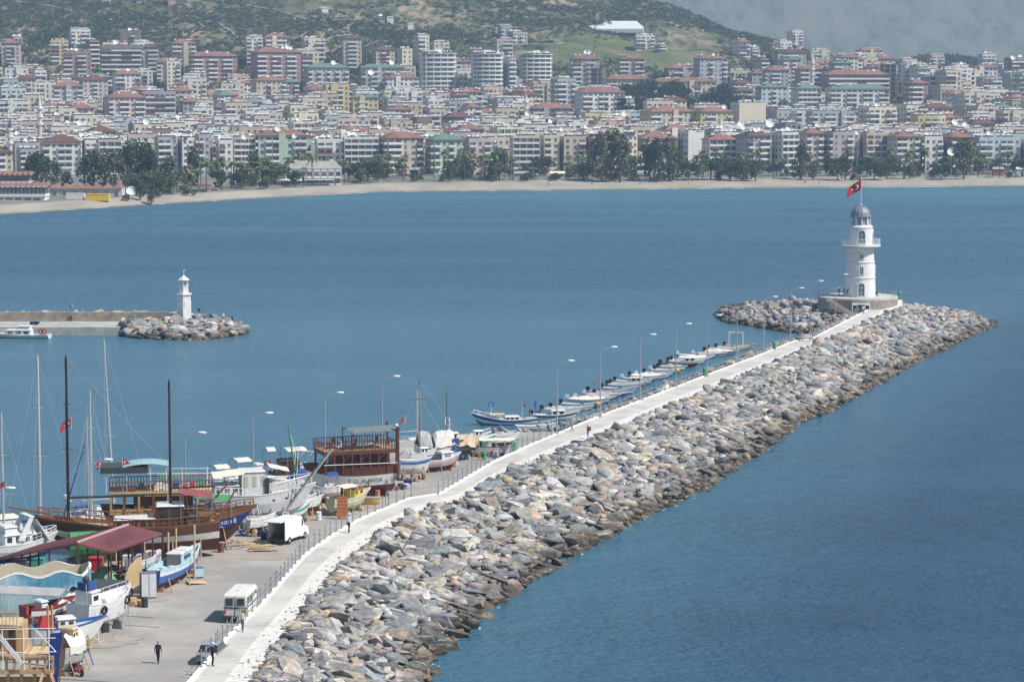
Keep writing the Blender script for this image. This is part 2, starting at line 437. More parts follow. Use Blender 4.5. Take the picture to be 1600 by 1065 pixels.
outline = [(-60, 150), (-15, 150)]+wr+head+WATER_H+left_rock+[(quay_x(QEND), QEND), (quay_x(D0-30), D0-30)]
paved = [(x, y) for x, y, z in wkr]+[(x, y) for x, y, z in wkl if y > 322][::-1]+[(quay_x(QEND), QEND), (quay_x(150), 150), (-20, 150)]
PCX, PCY, PR, PZ = 65.4, 482.6, 7.4, 5.0    # platform of the lighthouse
nook = [(xl(466)-.2, 466), (58.5, 468), (55.5, 474), (55.5, 480), (60, 484), (66, 476)]

def pdist(X, Y, poly, closed=True):
    A = np.array(poly, float); B = np.roll(A, -1, 0)
    if not closed: A, B = A[:-1], B[:-1]
    best = np.full(X.shape, 1e9)
    for (ax, ay), (bx, by) in zip(A, B):
        dx, dy = bx-ax, by-ay; t = np.clip(((X-ax)*dx+(Y-ay)*dy)/(dx*dx+dy*dy+1e-9), 0, 1)
        best = np.minimum(best, np.hypot(X-ax-t*dx, Y-ay-t*dy))
    return best
def inside(X, Y, poly):
    A = np.array(poly, float); B = np.roll(A, -1, 0); r = np.zeros(X.shape, bool)
    for (ax, ay), (bx, by) in zip(A, B):
        if ay == by: continue
        c = ((ay > Y) != (by > Y)) & (X < (bx-ax)*(Y-ay)/(by-ay)+ax); r ^= c
    return r
circ = [(PCX+PR*math.cos(t), PCY+PR*math.sin(t)) for t in np.linspace(0, 2*PI, 20)[:-1]]
def zone(X, Y, outl, pv, top):
    """mask of the rock area and the height of its surface"""
    ins = inside(X, Y, outl); pav = np.zeros(X.shape, bool); dp = np.full(X.shape, 1e9)
    for q in pv: pav |= inside(X, Y, q); dp = np.minimum(dp, pdist(X, Y, q))
    dw = pdist(X, Y, outl)
    h = top*np.minimum(1, (dw/(dw+dp+.01))*1.08)**.8
    return ins & ~pav, pav & ins, h, dw, dp

# ------------------------------------------------------------------ rocks
def rock_variant(seed):
    r = random.Random(seed); bm = bmesh.new()
    for i in range(14):
        th = r.uniform(0, 2*PI); ph = math.acos(r.uniform(-1, 1)); e = .48
        x, y, z = math.sin(ph)*math.cos(th), math.sin(ph)*math.sin(th), math.cos(ph)
        f = lambda a: math.copysign(abs(a)**e, a)
        bm.verts.new((f(x)*r.uniform(.8, 1.05), f(y)*r.uniform(.75, 1.05), f(z)*r.uniform(.7, 1.0)))
    bmesh.ops.convex_hull(bm, input=bm.verts)
    for v in [v for v in bm.verts if not v.link_faces]: bm.verts.remove(v)
    bmesh.ops.triangulate(bm, faces=bm.faces); bm.verts.index_update()
    V = np.array([v.co[:] for v in bm.verts]); F = np.array([[v.index for v in f.verts] for f in bm.faces], dtype=np.int64); bm.free()
    return V, F
RV = [rock_variant(100+i) for i in range(22)]
ROCK_O = mat('rock_stone', src='object', rough=.92, var=.42, scale=1.9, bump=1.3, bscale=2.6, wet=True, spec=.25)
ROCK_C = mat('rock_stone_joined', src='Col', rough=.92, var=.42, scale=1.3, bump=1.0, bscale=2.0, wet=True, spec=.25)
ROCK_ME = []
for k, (v, f) in enumerate(RV):
    me = bpy.data.meshes.new('rock'); me.from_pydata(v.tolist(), [], f.tolist()); me.materials.append(ROCK_O); me.update(); ROCK_ME.append(me)
PAL = [((.29, .30, .31), 5), ((.36, .36, .355), 5), ((.46, .445, .42), 5), ((.43, .37, .30), 3), ((.48, .36, .25), .9), ((.46, .41, .35), 2.2), ((.235, .245, .26), 2), ((.58, .54, .48), 2.4)]
PALS = [((.43, .35, .29), 4), ((.38, .36, .34), 4), ((.5, .42, .34), 3), ((.3, .27, .25), 3), ((.58, .54, .48), 2)]
def pick(pal, r):
    t = r.random()*sum(w_ for c, w_ in pal)
    for c, w_ in pal:
        t -= w_
        if t <= 0: break
    g = r.uniform(.55, 1.05)
    return tuple(min(.9, a*g*r.uniform(.95, 1.05)) for a in c)
def scatter(bbox, outl, pv, top, tiers, seed, edge_small=.35):
    r = random.Random(seed); rs = np.random.RandomState(seed); cells = {}; out = []
    for rad, n in tiers:
        X = rs.uniform(bbox[0], bbox[1], n); Y = rs.uniform(bbox[2], bbox[3], n)
        ok, pav, h, dw, dp = zone(X, Y, outl, pv, top)
        for i in np.nonzero(ok)[0]:
            if dp[i] < edge_small+rad*.25 and rad > .45: continue
            if dp[i] < rad*.75: continue
            x, y = X[i], Y[i]; cx, cy = int(x//2), int(y//2); good = True
            for a in (cx-1, cx, cx+1):
                for b in (cy-1, cy, cy+1):
                    for (u, v, q) in cells.get((a, b), ()):
                        if (u-x)**2+(v-y)**2 < (.66*(q+rad))**2: good = False; break
                    if not good: break
                if not good: break
            if good:
                cells.setdefault((cx, cy), []).append((x, y, rad)); out.append((x, y, h[i], rad, dp[i]))
    return out
def place_rocks(lst, parent, n_ind, seed, slope_dir, name='rock'):
    r = random.Random(seed); items = []
    for x, y, h, rad, dp in lst:
        k = r.randrange(len(RV)); s = rad*r.uniform(.9, 1.15)
        sx_, sy_, sz_ = s*r.uniform(1.3, 1.9), s*r.uniform(.85, 1.15), s*r.uniform(.5, .85)
        z = h+rad*r.uniform(-.30, .10)
        rot = (r.gauss(0, .24)+slope_dir[0], r.gauss(0, .22)+slope_dir[1], r.choice((r.gauss(-.35, .5), r.uniform(0, PI))))
        c = pick(PALS if rad < .5 and dp < 2.6 else PAL, r)
        items.append((rad/y*4000, k, TRS((x, y, z), rot, (sx_, sy_, sz_)), c))
    items.sort(key=lambda t: -t[0])
    for px, k, M, c in items[:n_ind]:
        o = bpy.data.objects.new(name, ROCK_ME[k]); COL.objects.link(o); o.matrix_world = M; o.color = (*c, 1); o.parent = parent
    rest = items[n_ind:]
    if rest: merged('small_rocks', RV, [(k, M) for px, k, M, c in rest], [c for px, k, M, c in rest], ROCK_C, parent=parent)

# mound under the rocks
gx = np.arange(-62, 96, 1.6); gy = np.arange(150, 532, 1.8)
GX, GY = np.meshgrid(gx, gy)
m1, m2, H, DW, DP = zone(GX, GY, outline, [paved, circ, nook], 2.7)
Z = np.where(m1, H-.55, np.where(m2, .8, -1.5-np.minimum(2.5, DW*.4)))
mbm = mat('rubble_core', (.10, .095, .085), 1, .4, 1.5, bump=.6, wet=True)
V = np.stack([GX, GY, Z], -1).reshape(-1, 3); n = len(gx)
me = bpy.data.meshes.new('breakwater'); me.from_pydata(V.tolist(), [], [(j*n+i, j*n+i+1, (j+1)*n+i+1, (j+1)*n+i) for j in range(len(gy)-1) for i in range(n-1)])
me.materials.append(mbm); me.update()
BREAK = bpy.data.objects.new('breakwater', me); COL.objects.link(BREAK); tag(BREAK, 'long rubble breakwater curving out to the big white lighthouse', kind='structure')
rk = scatter((-35, 95, 178, 530), outline, [paved, circ, nook], 2.7, [(1.05, 2500), (.85, 9000), (.66, 30000), (.5, 60000), (.36, 90000), (.22, 110000)], 3)
place_rocks(rk, BREAK, 300, 5, (0.0, .10))

# walkway: smooth concrete strip and rough white strip, with a kerb towards the quay
PATHM = mat('walk_concrete', (.46, .445, .405), .9, .18, .45, bump=.15, col2=(.56, .545, .495))
ROUGHM = mat('walk_rough', (.63, .61, .56), .95, .16, 1.3, bump=.8, bscale=2.2)
def strip(name, A, B, z0, mat_, label=None, dz=0.0):
    n = len(A); vs = [(x, y, z+dz) for x, y, z in A]+[(x, y, z+dz) for x, y, z in B]+[(x, y, z0) for x, y, z in A]+[(x, y, z0) for x, y, z in B]
    fs = [(i, n+i, n+i+1, i+1) for i in range(n-1)]+[(i, i+1, 2*n+i+1, 2*n+i) for i in range(n-1)]+[(n+i+1, n+i, 3*n+i, 3*n+i+1) for i in range(n-1)]
    mb = MB().use(mat_); mb.add(vs, fs); return mb.build(name, kind='structure', label=label)
ds = [d for d in np.arange(150, 489, 3.0)]
def edge(f, jit=0.0): return [(f(d)+rnd.uniform(-jit, jit), d, zw(d)) for d in ds]
mid = lambda d: xl(d)+(xr(d)-xl(d))*interp(d, [(150, .55), (260, .56), (320, .62), (480, .72)])
def inner(d): return max(xl(d), xl(d-3), xl(d+3))
L0 = [(xl(d), d, zw(d)) for d in ds]; K0 = [(xl(d)+.35, d, zw(d)) for d in ds]; K1 = [(xl(d)+.352, d, zw(d)) for d in ds]
Mi = [(mid(d), d, zw(d)) for d in ds]; M2 = [(mid(d)+.002, d, zw(d)) for d in ds]; Rr = [(xr(d)+.25+.25*fbm(d, 0, 4), d, zw(d)) for d in ds]
PATH = strip('path', K1, Mi, -1, PATHM, 'grey concrete walking strip along the top of the breakwater')
strip('path_edge', M2, Rr, -1, ROUGHM, 'rough white concrete strip between the walking strip and the rocks', .05)
strip('kerb', L0, K0, -1, mat('kerb_white', (.74, .73, .70), .85, .08, 1.5, bump=.2), 'white kerb along the quay side of the walkway', .14)
# casting joints of the strip
mb = MB().use(mat('joint_dark', (.30, .29, .27), 1, .1))
d = 178.0
while d < 480:
    a, b = Vector((xl(d)+.36, d, zw(d)+.004)), Vector((mid(d), d+1.0, zw(d)+.004))
    mb.add([a, b, b+Vector((0, .05, 0)), a+Vector((0, .05, 0))], [(0, 1, 2, 3)]); d += 4.0
mb.build('joint', PATH, kind='stuff')
r_ = random.Random(31); trs = []; cols = []       # grit and stone chips lying on the rough strip
for _ in range(400):
    d = 180+290*r_.random()**1.4; q = r_.random()**.6; x = mid(d)+(xr(d)-mid(d))*q; s_ = r_.uniform(.03, .10)*(1+q*.6)
    trs.append((r_.randrange(len(RV)), TRS((x, d, zw(d)+.06), (r_.uniform(0, 3), 0, r_.uniform(0, 6)), (s_*1.4, s_, s_*.7)))); cols.append(pick(PALS, r_))
merged('stone_chips', RV, trs, cols, ROCK_C, parent=PATH)
mb = MB().use(mat('foam_thin', (.34, .40, .44), .7, .1, 1))                       # thin foam where the swell meets the rocks
for _ in range(90):
    k = r_.uniform(1.2, len(wr)-1.3); i = int(k); a = Vector(wr[i]).lerp(Vector(wr[i+1]), k-i); c = (a.x+r_.uniform(-.6, .8), a.y+r_.uniform(-.8, .8)); l, w2 = r_.uniform(.15, .6), r_.uniform(.04, .12); th = r_.uniform(.6, 1.6)
    mb.add([(c[0]+math.cos(th)*l*math.cos(t)*r_.uniform(.6, 1)-math.sin(th)*w2*math.sin(t), c[1]+math.sin(th)*l*math.cos(t)+math.cos(th)*w2*math.sin(t)*r_.uniform(.5, 1), .045) for t in np.linspace(0, 2*PI, 8)[:-1]], [tuple(range(7))])
mb.build('foam', kind='stuff')

# quay apron
ASPH = mat('quay_concrete', (.34, .32, .29), .9, .2, .3, bump=.12, col2=(.265, .255, .24), bscale=3)
mb = MB().use(ASPH)
qp = [(xl(d)+.05, d) for d in np.arange(150, 322, 6.0)]+[(quay_x(QEND)+9, QEND+8), (quay_x(QEND), QEND), (quay_x(150), 150)]
mb.prism(qp, -2.5, QZ); QUAY = mb.build('quay', kind='structure', label='grey concrete quay of the boatyard')
mb = MB().use(CONC)
a, b = Vector((quay_x(152), 152, QZ+.06)), Vector((quay_x(QEND), QEND, QZ+.06))
mid_ = (a+b)/2; mb.box((mid_.x+.25, mid_.y, QZ+.09), (.5, (b-a).length, .18), rz=-math.atan2(b.x-a.x, b.y-a.y)); mb.build('quay_edge', QUAY)
# stains and tyre marks, patches of sawdust and dirt on the quay: thin sheets lying on it
for nm, colr, spots in (('dirt_patch', (.33, .29, .25), [(255, 925, 3.4, 1.6), (300, 900, 3.0, 2.6), (330, 872, 4.5, 2.4), (400, 868, 4.5, 2.2), (215, 935, 2.5, 1.5), (480, 830, 3.8, 2.4), (590, 788, 3.0, 2.0), (150, 1000, 3.4, 3)]),):
    mb = MB().use(mat(nm, colr, .95, .2, 1.5))
    for q, (px, py, a, b) in enumerate(spots):
        c = P(px, py, QZ+.006+.004*q+(.036 if nm == 'oil_stain' else 0)); n = 22
        vs = [(c.x+a*math.cos(2*PI*i/n)*(1+.35*fbm(px+i*7, py, 5)), c.y+b*math.sin(2*PI*i/n)*(1+.35*fbm(px, py+i*5, 4)), c.z) for i in range(n)]
        mb.add(vs, [tuple(range(n))])
    mb.build(nm, QUAY, kind='stuff')
mb = MB().use(mat('tyre_mark', (.285, .272, .25), .95, .2, 1.5))
for q, (px, py, rad, a0, a1) in enumerate([(330, 1010, 14, 1.6, 2.6), (290, 960, 18, 1.2, 2.2), (300, 975, 18.4, 1.2, 2.1), (410, 900, 11, 2.2, 3.6), (350, 900, 22, 1.3, 1.9), (250, 1060, 20, .9, 1.8), (240, 1066, 20.6, .9, 1.8)]):
    c = P(px, py, QZ); z = QZ+.05+.004*q; pts = [(a0+(a1-a0)*k/16) for k in range(17)]
    vs = [(c.x-rad*.5+rr_*math.cos(t), c.y-rad+rr_*math.sin(t), z) for rr_ in (rad, rad+.16) for t in pts]; mb.add(vs, [(k, 17+k, 18+k, k+1) for k in range(16)])
mb.build('tyre_mark', QUAY, kind='stuff')
# end block of the walkway towards the rocks and the nook in front of the platform
mb = MB().use(CONC); mb.prism(nook, -2, 2.0); mb.build('paved_nook', kind='structure')

# ------------------------------------------------------------------ fence posts with chains along the walkway
POSTM = mat('post_steel', (.27, .29, .31), .45, .12, 5, metal=.2)
fence = thing('fence', 'grey steel posts with sagging chains along the quay side of the walkway', 'fence')
mb = MB().use(POSTM); mb.tube((0, 0, 0), (0, 0, 1.22), .05, .05, 8); mb.tube((0, 0, 0), (0, 0, .05), .12, .12, 8); mb.sphere((0, 0, 1.25), .065, 6)
pme = mb.mesh('post'); chain = MB().use(mat('chain_pale', (.45, .46, .46), .5, .1))
mbb = MB().use(CONC); mbb.box((0, 0, .12), (.34, .34, .24), top=(.8, .8)); pbe = mbb.mesh('post_base')
posts = []; d = 184.0
while d < 473:
    if not (287 < d < 291) and not (455 < d < 459): posts.append((xl(d)+.16, d, zw(d)+.14))
    d += 1.95 if rnd.random() > .18 else .75
for i, p in enumerate(posts):
    o = bpy.data.objects.new('post', pme); COL.objects.link(o); o.location = p; o.parent = fence
for a, b in zip(posts[:-1], posts[1:]):
    if b[1]-a[1] > 3.2: continue
    A, B = Vector(a)+Vector((0, 0, 1.05)), Vector(b)+Vector((0, 0, 1.05)); A2, B2 = A-Vector((0, 0, .5)), B-Vector((0, 0, .5))
    for u, v, sag in ((A, B, .22), (A2, B2, .2)):
        pts = [u.lerp(v, t)-Vector((0, 0, sag*4*t*(1-t))) for t in (0, .25, .5, .75, 1)]
        chain.path(pts, .018, 3)
chain.build('chain', fence, kind='stuff')

# ------------------------------------------------------------------ street lamps
LAMPG = 'street lamps along the quay and breakwater'
def lamp_root():
    t = thing('street_lamp', 'x', 'street lamp', group=LAMPG)
    mb = MB().use(GREYM); mb.tube((0, 0, 0), (0, 0, 8.4), .10, .055, 8); mb.box((0, 0, .12), (.4, .4, .24)); mb.build('pole', t)
    mb = MB().use(GREYM); mb.path([(0, 0, 8.38), (.25, 0, 8.62), (1.3, 0, 8.86)], .035, 6); mb.build('arm', t)
    mb = MB().use(WHITE); mb.sphere((1.72, 0, 8.92), .5, 8, (1, .36, .26)); mb.build('lamp_head', t, smooth=True)
    return t
lamp0 = lamp_root(); first = True
LAMPS = []
for d in (217, 233.5, 252, 267, 285, 301): LAMPS.append((quay_x(d)+1.2, d, QZ, None))
for px, py in ((870, 677), (938, 650), (1000, 625), (1056, 604), (1105, 587), (1151, 567), (1193, 551), (1235, 534), (1266, 520), (1305, 507)):
    q = P(px, py, WZ+.1); LAMPS.append((q.x, q.y, WZ+.1, None))
names = ['street lamp reaching in from the left edge above the cabin boat', 'street lamp between the two small red flags beside the teal awning boat', 'street lamp behind the brown gulet with the dark red awning', 'street lamp standing behind the big white gulet', 'street lamp behind the bow of the double deck wooden boat', 'street lamp behind the awning of the double deck wooden boat',
         'first lamp of the walkway, next to the couple walking', 'second lamp of the walkway, by the boat with the red bimini', 'third lamp of the walkway counted from the boatyard', 'fourth lamp of the walkway, behind the white dinghy near the kerb', 'fifth lamp of the walkway, above the green bin', 'sixth lamp of the walkway, by the yellow boat with the white frame', 'seventh lamp of the walkway, left part of the rock headland', 'lamp of the walkway in the middle of the rock headland', 'lamp of the walkway beside the stone bench bay', 'last lamp of the walkway, in front of the lighthouse stairs']
for i, (x, y, z, q) in enumerate(LAMPS):
    if i == 0: lamp0.location = (x, y, z); lamp0['label'] = names[0]
    else: dup(lamp0, (x, y, z), rnd.uniform(-.1, .1), names[i], LAMPG)

# ------------------------------------------------------------------ big lighthouse
LW = mat('lighthouse_white', (.72, .71, .70), .55, .06, .8, streak=.16)
def sector_window(mb_f, mb_g, r, z0, w_, h, arch=True, az=-PI/2, frame=.14, bars=True):
    """an arched window on a round wall: a proud frame with deep glass in it"""
    ca, sa = math.cos(az), math.sin(az)
    def T(u, v, o): return ((r+o)*ca-u*sa, (r+o)*sa+u*ca, z0+v)
    def outl(w2, h2, b0):
        pts = [(-w2/2, b0), (w2/2, b0)]
        if arch:
            for k in range(7): t = PI*k/6; pts.append((w2/2*math.cos(t), h2-w2/2+w2/2*math.sin(t)))
        else: pts += [(w2/2, h2), (-w2/2, h2)]
        return pts
    o1 = outl(w_+2*frame, h+frame, -frame); o2 = outl(w_, h, 0); n = len(o1)
    vs = [T(u, v, .10) for u, v in o1]+[T(u, v, .10) for u, v in o2]+[T(u, v, -.3) for u, v in o1]+[T(u, v, -.05) for u, v in o2]
    fs = [(i, (i+1) % n, n+(i+1) % n, n+i) for i in range(n)]+[((i+1) % n, i, 2*n+i, 2*n+(i+1) % n) for i in range(n)]+[(n+i, n+(i+1) % n, 3*n+(i+1) % n, 3*n+i) for i in range(n)]
    mb_f.add(vs, fs)
    mb_g.add([T(u, v, .03) for u, v in o2], [tuple(range(n))])
    if bars:
        for k in range(1, 3 if h > 1.2 else 2):
            q = h*k/3 if h > 1.2 else h/2; a, b = T(-w_/2, q, .05), T(w_/2, q, .05); mb_f.tube(a, b, .035, .035, 4)
        mb_f.tube(T(0, 0, .05), T(0, h-.02, .05), .035, .035, 4)
lh = thing('lighthouse', 'tall white round lighthouse with grey dome and gallery at the end of the breakwater', 'lighthouse', (65.7, 482.0, PZ))
mb = MB().use(LW)
mb.lathe([(3.05, -.3), (3.08, .25), (2.98, .3), (2.82, 3.45), (2.92, 3.5), (2.92, 3.72), (2.80, 3.78), (2.66, 6.4), (2.75, 6.45), (2.75, 6.62), (2.62, 6.68), (2.5, 8.55), (2.58, 8.6), (2.58, 8.72), (2.7, 8.8), (3.0, 9.45)], 40)
mb.build('tower', lh, smooth=False)
mb = MB().use(LW); mb.lathe([(3.0, 9.45), (3.75, 9.48), (3.75, 9.72), (2.2, 9.74)], 40); mb.build('gallery', lh)
mb = MB().use(LW)
for k in range(24):
    t = 2*PI*k/24; mb.tube((2.62*math.cos(t), 2.62*math.sin(t), 8.75), (3.3*math.cos(t), 3.3*math.sin(t), 9.46), .08, .12, 4)
mb.build('bracket', lh, kind='stuff')
rl = MB().use(STEEL); nseg = 40
for k in range(nseg):
    t, t2 = 2*PI*k/nseg, 2*PI*(k+1)/nseg; a = (3.65*math.cos(t), 3.65*math.sin(t)); b = (3.65*math.cos(t2), 3.65*math.sin(t2))
    rl.tube((*a, 9.72), (*a, 10.85), .045, .045, 4)
    for z, r_ in ((10.85, .045), (10.45, .02), (10.1, .02)): rl.tube((*a, z), (*b, z), r_, r_, 4)
rl.build('railing', lh)
mb = MB().use(LW); mb.lathe([(2.28, 9.72), (2.2, 12.9), (2.3, 12.95), (2.3, 13.1), (2.05, 13.35), (2.0, 13.4)], 36); mb.build('upper_drum', lh)
mb = MB().use(LW)
for k in range(10):
    t = 2*PI*(k+.5)/10; mb.box((1.75*math.cos(t), 1.75*math.sin(t), 14.2), (.3, .3, 1.65), rz=t)
mb.lathe([(1.85, 13.38), (1.85, 13.5)], 30); mb.build('lantern_frame', lh)
mb = MB().use(mat('lantern_glass', (.24, .34, .40), .15, 0, spec=.7)); mb.lathe([(1.62, 13.45), (1.62, 15.0)], 20); mb.build('lantern_glass', lh)
mb = MB().use(mat('dome_lead', (.24, .26, .29), .5, .12, 1.5, metal=.2))
prof = [(2.12, 14.98), (2.16, 15.08), (1.95, 15.14)]+[(1.92*math.cos(t), 15.14+1.95*math.sin(t)) for t in np.linspace(.05, 1.5, 9)]
mb.lathe(prof, 32)
for k in range(16):
    t = 2*PI*k/16; pts = [(1.95*math.cos(a)*math.cos(t), 1.95*math.cos(a)*math.sin(t), 15.15+1.98*math.sin(a)) for a in np.linspace(.03, 1.45, 7)]
    mb.path(pts, .035, 3)
mb.build('dome', lh)
mb = MB().use(STEEL); mb.tube((0, 0, 17.0), (0, 0, 22.1), .06, .04, 6); mb.sphere((0, 0, 17.25), .2, 6); mb.build('flagpole', lh)
for nm, r_, z_, w_, h_, az in (('window', 2.24, 10.1, 1.35, 2.55, -1.62), ('window', 2.58, 7.2, .72, .85, -1.62), ('window', 2.74, 4.35, .7, 1.5, -1.62), ('door', 3.0, .05, 1.25, 2.75, -1.62), ('window', 2.24, 10.1, 1.35, 2.55, -.05), ('window', 2.74, 4.35, .7, 1.5, -.05)):
    fr, gl = MB().use(LW), MB().use(mat('tower_glass', (.10, .14, .16), .15, .1, 2, spec=.8)); sector_window(fr, gl, r_, z_, w_*.9, h_*.95, True, az)
    f = fr.build(nm, lh, fix=False); gl.build('pane', f)
# Turkish-style flag: red cloth with white crescent and star
REDF = mat('flag_red', (.30, .010, .020), .8, .08, 3); WHF = mat('flag_white', (.8, .8, .8), .8, .03)
def make_flag(name, label, base, w_, h_, ang, droop=.25, parent=None, cat='flag', amp=.10, emblem=True):
    """cloth hanging out from its hoist; ang: direction it blows, base: top of the hoist"""
    t = thing(name, label, cat, base, 0) if parent is None else parent
    dx, dy = math.cos(ang), math.sin(ang)
    def S(u, v, off=0.0):     # u 0..1 along the fly, v 0..1 downwards
        q = w_*u; wv = amp*math.sin(u*7+v*1.5)*u*h_; z = -v*h_-droop*q-(.25*u*u*h_*(1-v))
        return Vector((dx*q-dy*(wv+off), dy*q+dx*(wv+off), z))
    n = 12; g = [[S(i/n, j/6, .012) for i in range(n+1)] for j in range(7)]; g2 = [[S(i/n, j/6, -.012) for i in range(n+1)] for j in range(7)]
    mb = MB().use(REDF)
    vs = [p for r_ in g for p in r_]+[p for r_ in g2 for p in r_]; nc = n+1; N_ = 7*nc; fs = []
    for j in range(6):
        for i in range(n):
            a = j*nc+i; fs += [(a, a+1, a+nc+1, a+nc), (N_+a+nc, N_+a+nc+1, N_+a+1, N_+a)]
    mb.add(vs, fs); cl = mb.build('cloth', t, smooth=True)
    if emblem:
        mb = MB().use(WHF); asp = h_/w_
        for off in (.03, -.03):
            cres = []
            for k in range(17): a = R(38)+(2*PI-R(76))*k/16; cres.append((.36+.25*asp*math.cos(a), .5+.25*math.sin(a)))
            for k in range(17): a = R(50)+(2*PI-R(100))*(16-k)/16; cres.append((.41+.20*asp*math.cos(a), .5+.20*math.sin(a)))
            m_ = len(cres); vs = [S(u, v, off) for u, v in cres]
            mb.add(vs, [(k, k+1, m_-2-k, m_-1-k) for k in range(16)])
            st = []
            for k in range(10):
                a = PI+PI*k/5; q = .125 if k % 2 == 0 else .05; st.append((.585+q*asp*math.cos(a), .5+q*math.sin(a)))
            st.append((.585, .5)); mb.add([S(u, v, off) for u, v in st], [(k, (k+1) % 10, 10) for k in range(10)])
        mb.build('crescent_and_star', cl)
    return t
make_flag('flag', 'large red flag with white crescent and star flying above the big lighthouse', (65.66, 482, PZ+22.0), 2.75, 1.9, R(185), .55, amp=.22)

# platform, stairs, lower door
STONE = mat('stone_wall', (.30, .265, .235), .95, .28, 1.6, bump=.5, bscale=4)
pf = thing('platform', 'round stone platform with stairs and railing under the big lighthouse', 'platform', (PCX, PCY, 0))
mb = MB().use(STONE); mb.lathe([(PR, -1), (PR, PZ-.35)], 36); mb.build('stone_wall', pf)
mb = MB().use(mat('platform_slab', (.48, .465, .44), .85, .1, .8)); mb.lathe([(PR+.15, PZ-.35), (PR+.15, PZ), (.5, PZ)], 36); mb.build('slab', pf)
# wall stones proud of the masonry, front half
st = MB().use(mat('stone_block', (.36, .315, .28), .95, .3, 1.1, bump=.4)); rr = random.Random(4)
for row in range(8):
    z = 1.7+row*.38; t = -PI*1.05+rr.uniform(0, .05)
    while t < .1:
        w_ = rr.uniform(.45, .9)/PR; t2 = t+w_; tm = (t+t2)/2
        st.box(((PR+.03)*math.cos(tm), (PR+.03)*math.sin(tm), z+.17), (rr.uniform(.10, .16), (w_*PR)-.06, .32), rz=tm); t = t2
st.build('stone_block', pf, kind='stuff')
rl = MB().use(GREYM); k = 0
for k in range(30):
    t, t2 = 2*PI*k/30, 2*PI*(k+1)/30
    if -1.2 < ((t+PI) % (2*PI))-PI < -.75: continue
    a = ((PR-.1)*math.cos(t), (PR-.1)*math.sin(t)); b = ((PR-.1)*math.cos(t2), (PR-.1)*math.sin(t2)); rl.tube((*a, PZ), (*a, PZ+1.1), .035, .035, 4)
    if not (2.6 < t < 3.6):
        for z in (PZ+1.08, PZ+.6): rl.tube((*a, z), (*b, z), .02, .02, 4)
rl.build('railing', pf)
fr = MB().use(WHITE); az = -1.62
fr.box(((PR+.06)*math.cos(az), (PR+.06)*math.sin(az), 3.15), (.25, 3.4, 2.3), rz=az)
fr.build('door_surround', pf)
gl = MB().use(GLASS); gl.box(((PR+.2)*math.cos(az), (PR+.2)*math.sin(az), 3.0), (.04, 1.3, 1.9), rz=az)
for s in (-1.15, 1.15): gl.box(((PR+.2)*math.cos(az)-s*math.sin(az), (PR+.2)*math.sin(az)+s*math.cos(az), 3.2), (.04, .7, 1.3), rz=az)
gl.build('door', pf)
stp = MB().use(CONC)      # straight stair going down to the right in front of the wall
for k in range(15):
    u = k/14; x = -6.6+u*4.6; z = PZ-.1-u*2.9; stp.b2(x-.2, x+.2, -7.7-u*.6, -6.5-u*.9, 1.6, z)
    stp.box((x, -7.72-u*.6, z+.1), (.40, .22, .75))
for o in [stp.build('stair', pf)]: pass
mb = MB().use(STONE); mb.prism([(-7.9, -3.6), (-7.2, -7.4), (-6.4, -8.0), (-1.8, -8.6), (-1.8, -7.0), (-6, -4)], 1.5, [3.6, 4.7, 4.6, 1.75, 1.75, 4.6]); mb.build('stair_wall', pf, fix=True)
# low curved wall behind the headland
mb = MB().use(STONE)
wp = [P(1285, 478, 3.2), P(1262, 471, 3.2), P(1240, 469, 3.1), P(1215, 472, 3.0), P(1200, 475, 2.8)]
for a, b in zip(wp[:-1], wp[1:]):
    m_ = (a+b)/2; mb.box((m_.x, m_.y, m_.z-.7), ((b-a).length+.1, .5, 1.4), rz=math.atan2((b-a).y, (b-a).x))
mb.build('sea_wall', label=None); tag(bpy.data.objects['sea_wall'], 'low curved stone wall on the rock headland left of the lighthouse platform', 'wall')

# ------------------------------------------------------------------ small breakwater with the small lighthouse
o2 = W([(-400, 512), (-60, 520), (185, 524), (200, 527), (250, 531), (300, 531), (340, 529), (370, 525), (387, 521)])+[(P(372, 505, 1).x, P(372, 505, 1).y+6), (-58, 480), (-66, 484), (-160, 486)]
p2 = [P(-400, 505, 1.5).to_2d()[:], (P(-400, 505, 1.5).x, 470.5), (P(270, 500, 1.5).x, 470.5), (P(262, 505, 1.5).x, 463.5), (P(190, 505, 1.5).x, 462), (P(185, 512, 1.5).x, 457), (P(-400, 512, 1.5).x, 457)]
p2 = [tuple(q) for q in p2]; sq = [(-61.6, 461.5), (-57.6, 461.5), (-57.6, 465.6), (-61.6, 465.6)]
gx = np.arange(-150, -42, 1.2); gy = np.arange(444, 490, 1.2); GX, GY = np.meshgrid(gx, gy)
a1, a2, H, DW, DP = zone(GX, GY, o2, [p2, sq], 2.5)
Z = np.where(a1, H-.5, np.where(a2, .4, -1.5)); V = np.stack([GX, GY, Z], -1).reshape(-1, 3); n = len(gx)
me = bpy.data.meshes.new('small_breakwater'); me.from_pydata(V.tolist(), [], [(j*n+i, j*n+i+1, (j+1)*n+i+1, (j+1)*n+i) for j in range(len(gy)-1) for i in range(n-1)]); me.materials.append(mbm)
SB = bpy.data.objects.new('small_breakwater', me); COL.objects.link(SB); tag(SB, 'short rocky mole with the small white lighthouse', kind='structure')
rk = scatter((-112, -44, 446, 488), o2, [p2, sq], 2.5, [(1.1, 1500), (.85, 3500), (.6, 7000), (.4, 8000)], 13, .1)
place_rocks(rk, SB, 60, 15, (-.1, 0))
mb = MB().use(CONC); mb.prism([(-150, 456.9), (P(186, 512, 1.5).x, 456.9), (P(186, 512, 1.5).x+1.5, 470.4), (-150, 470.4)], -2, 1.5); mb.build('mole_quay', SB)
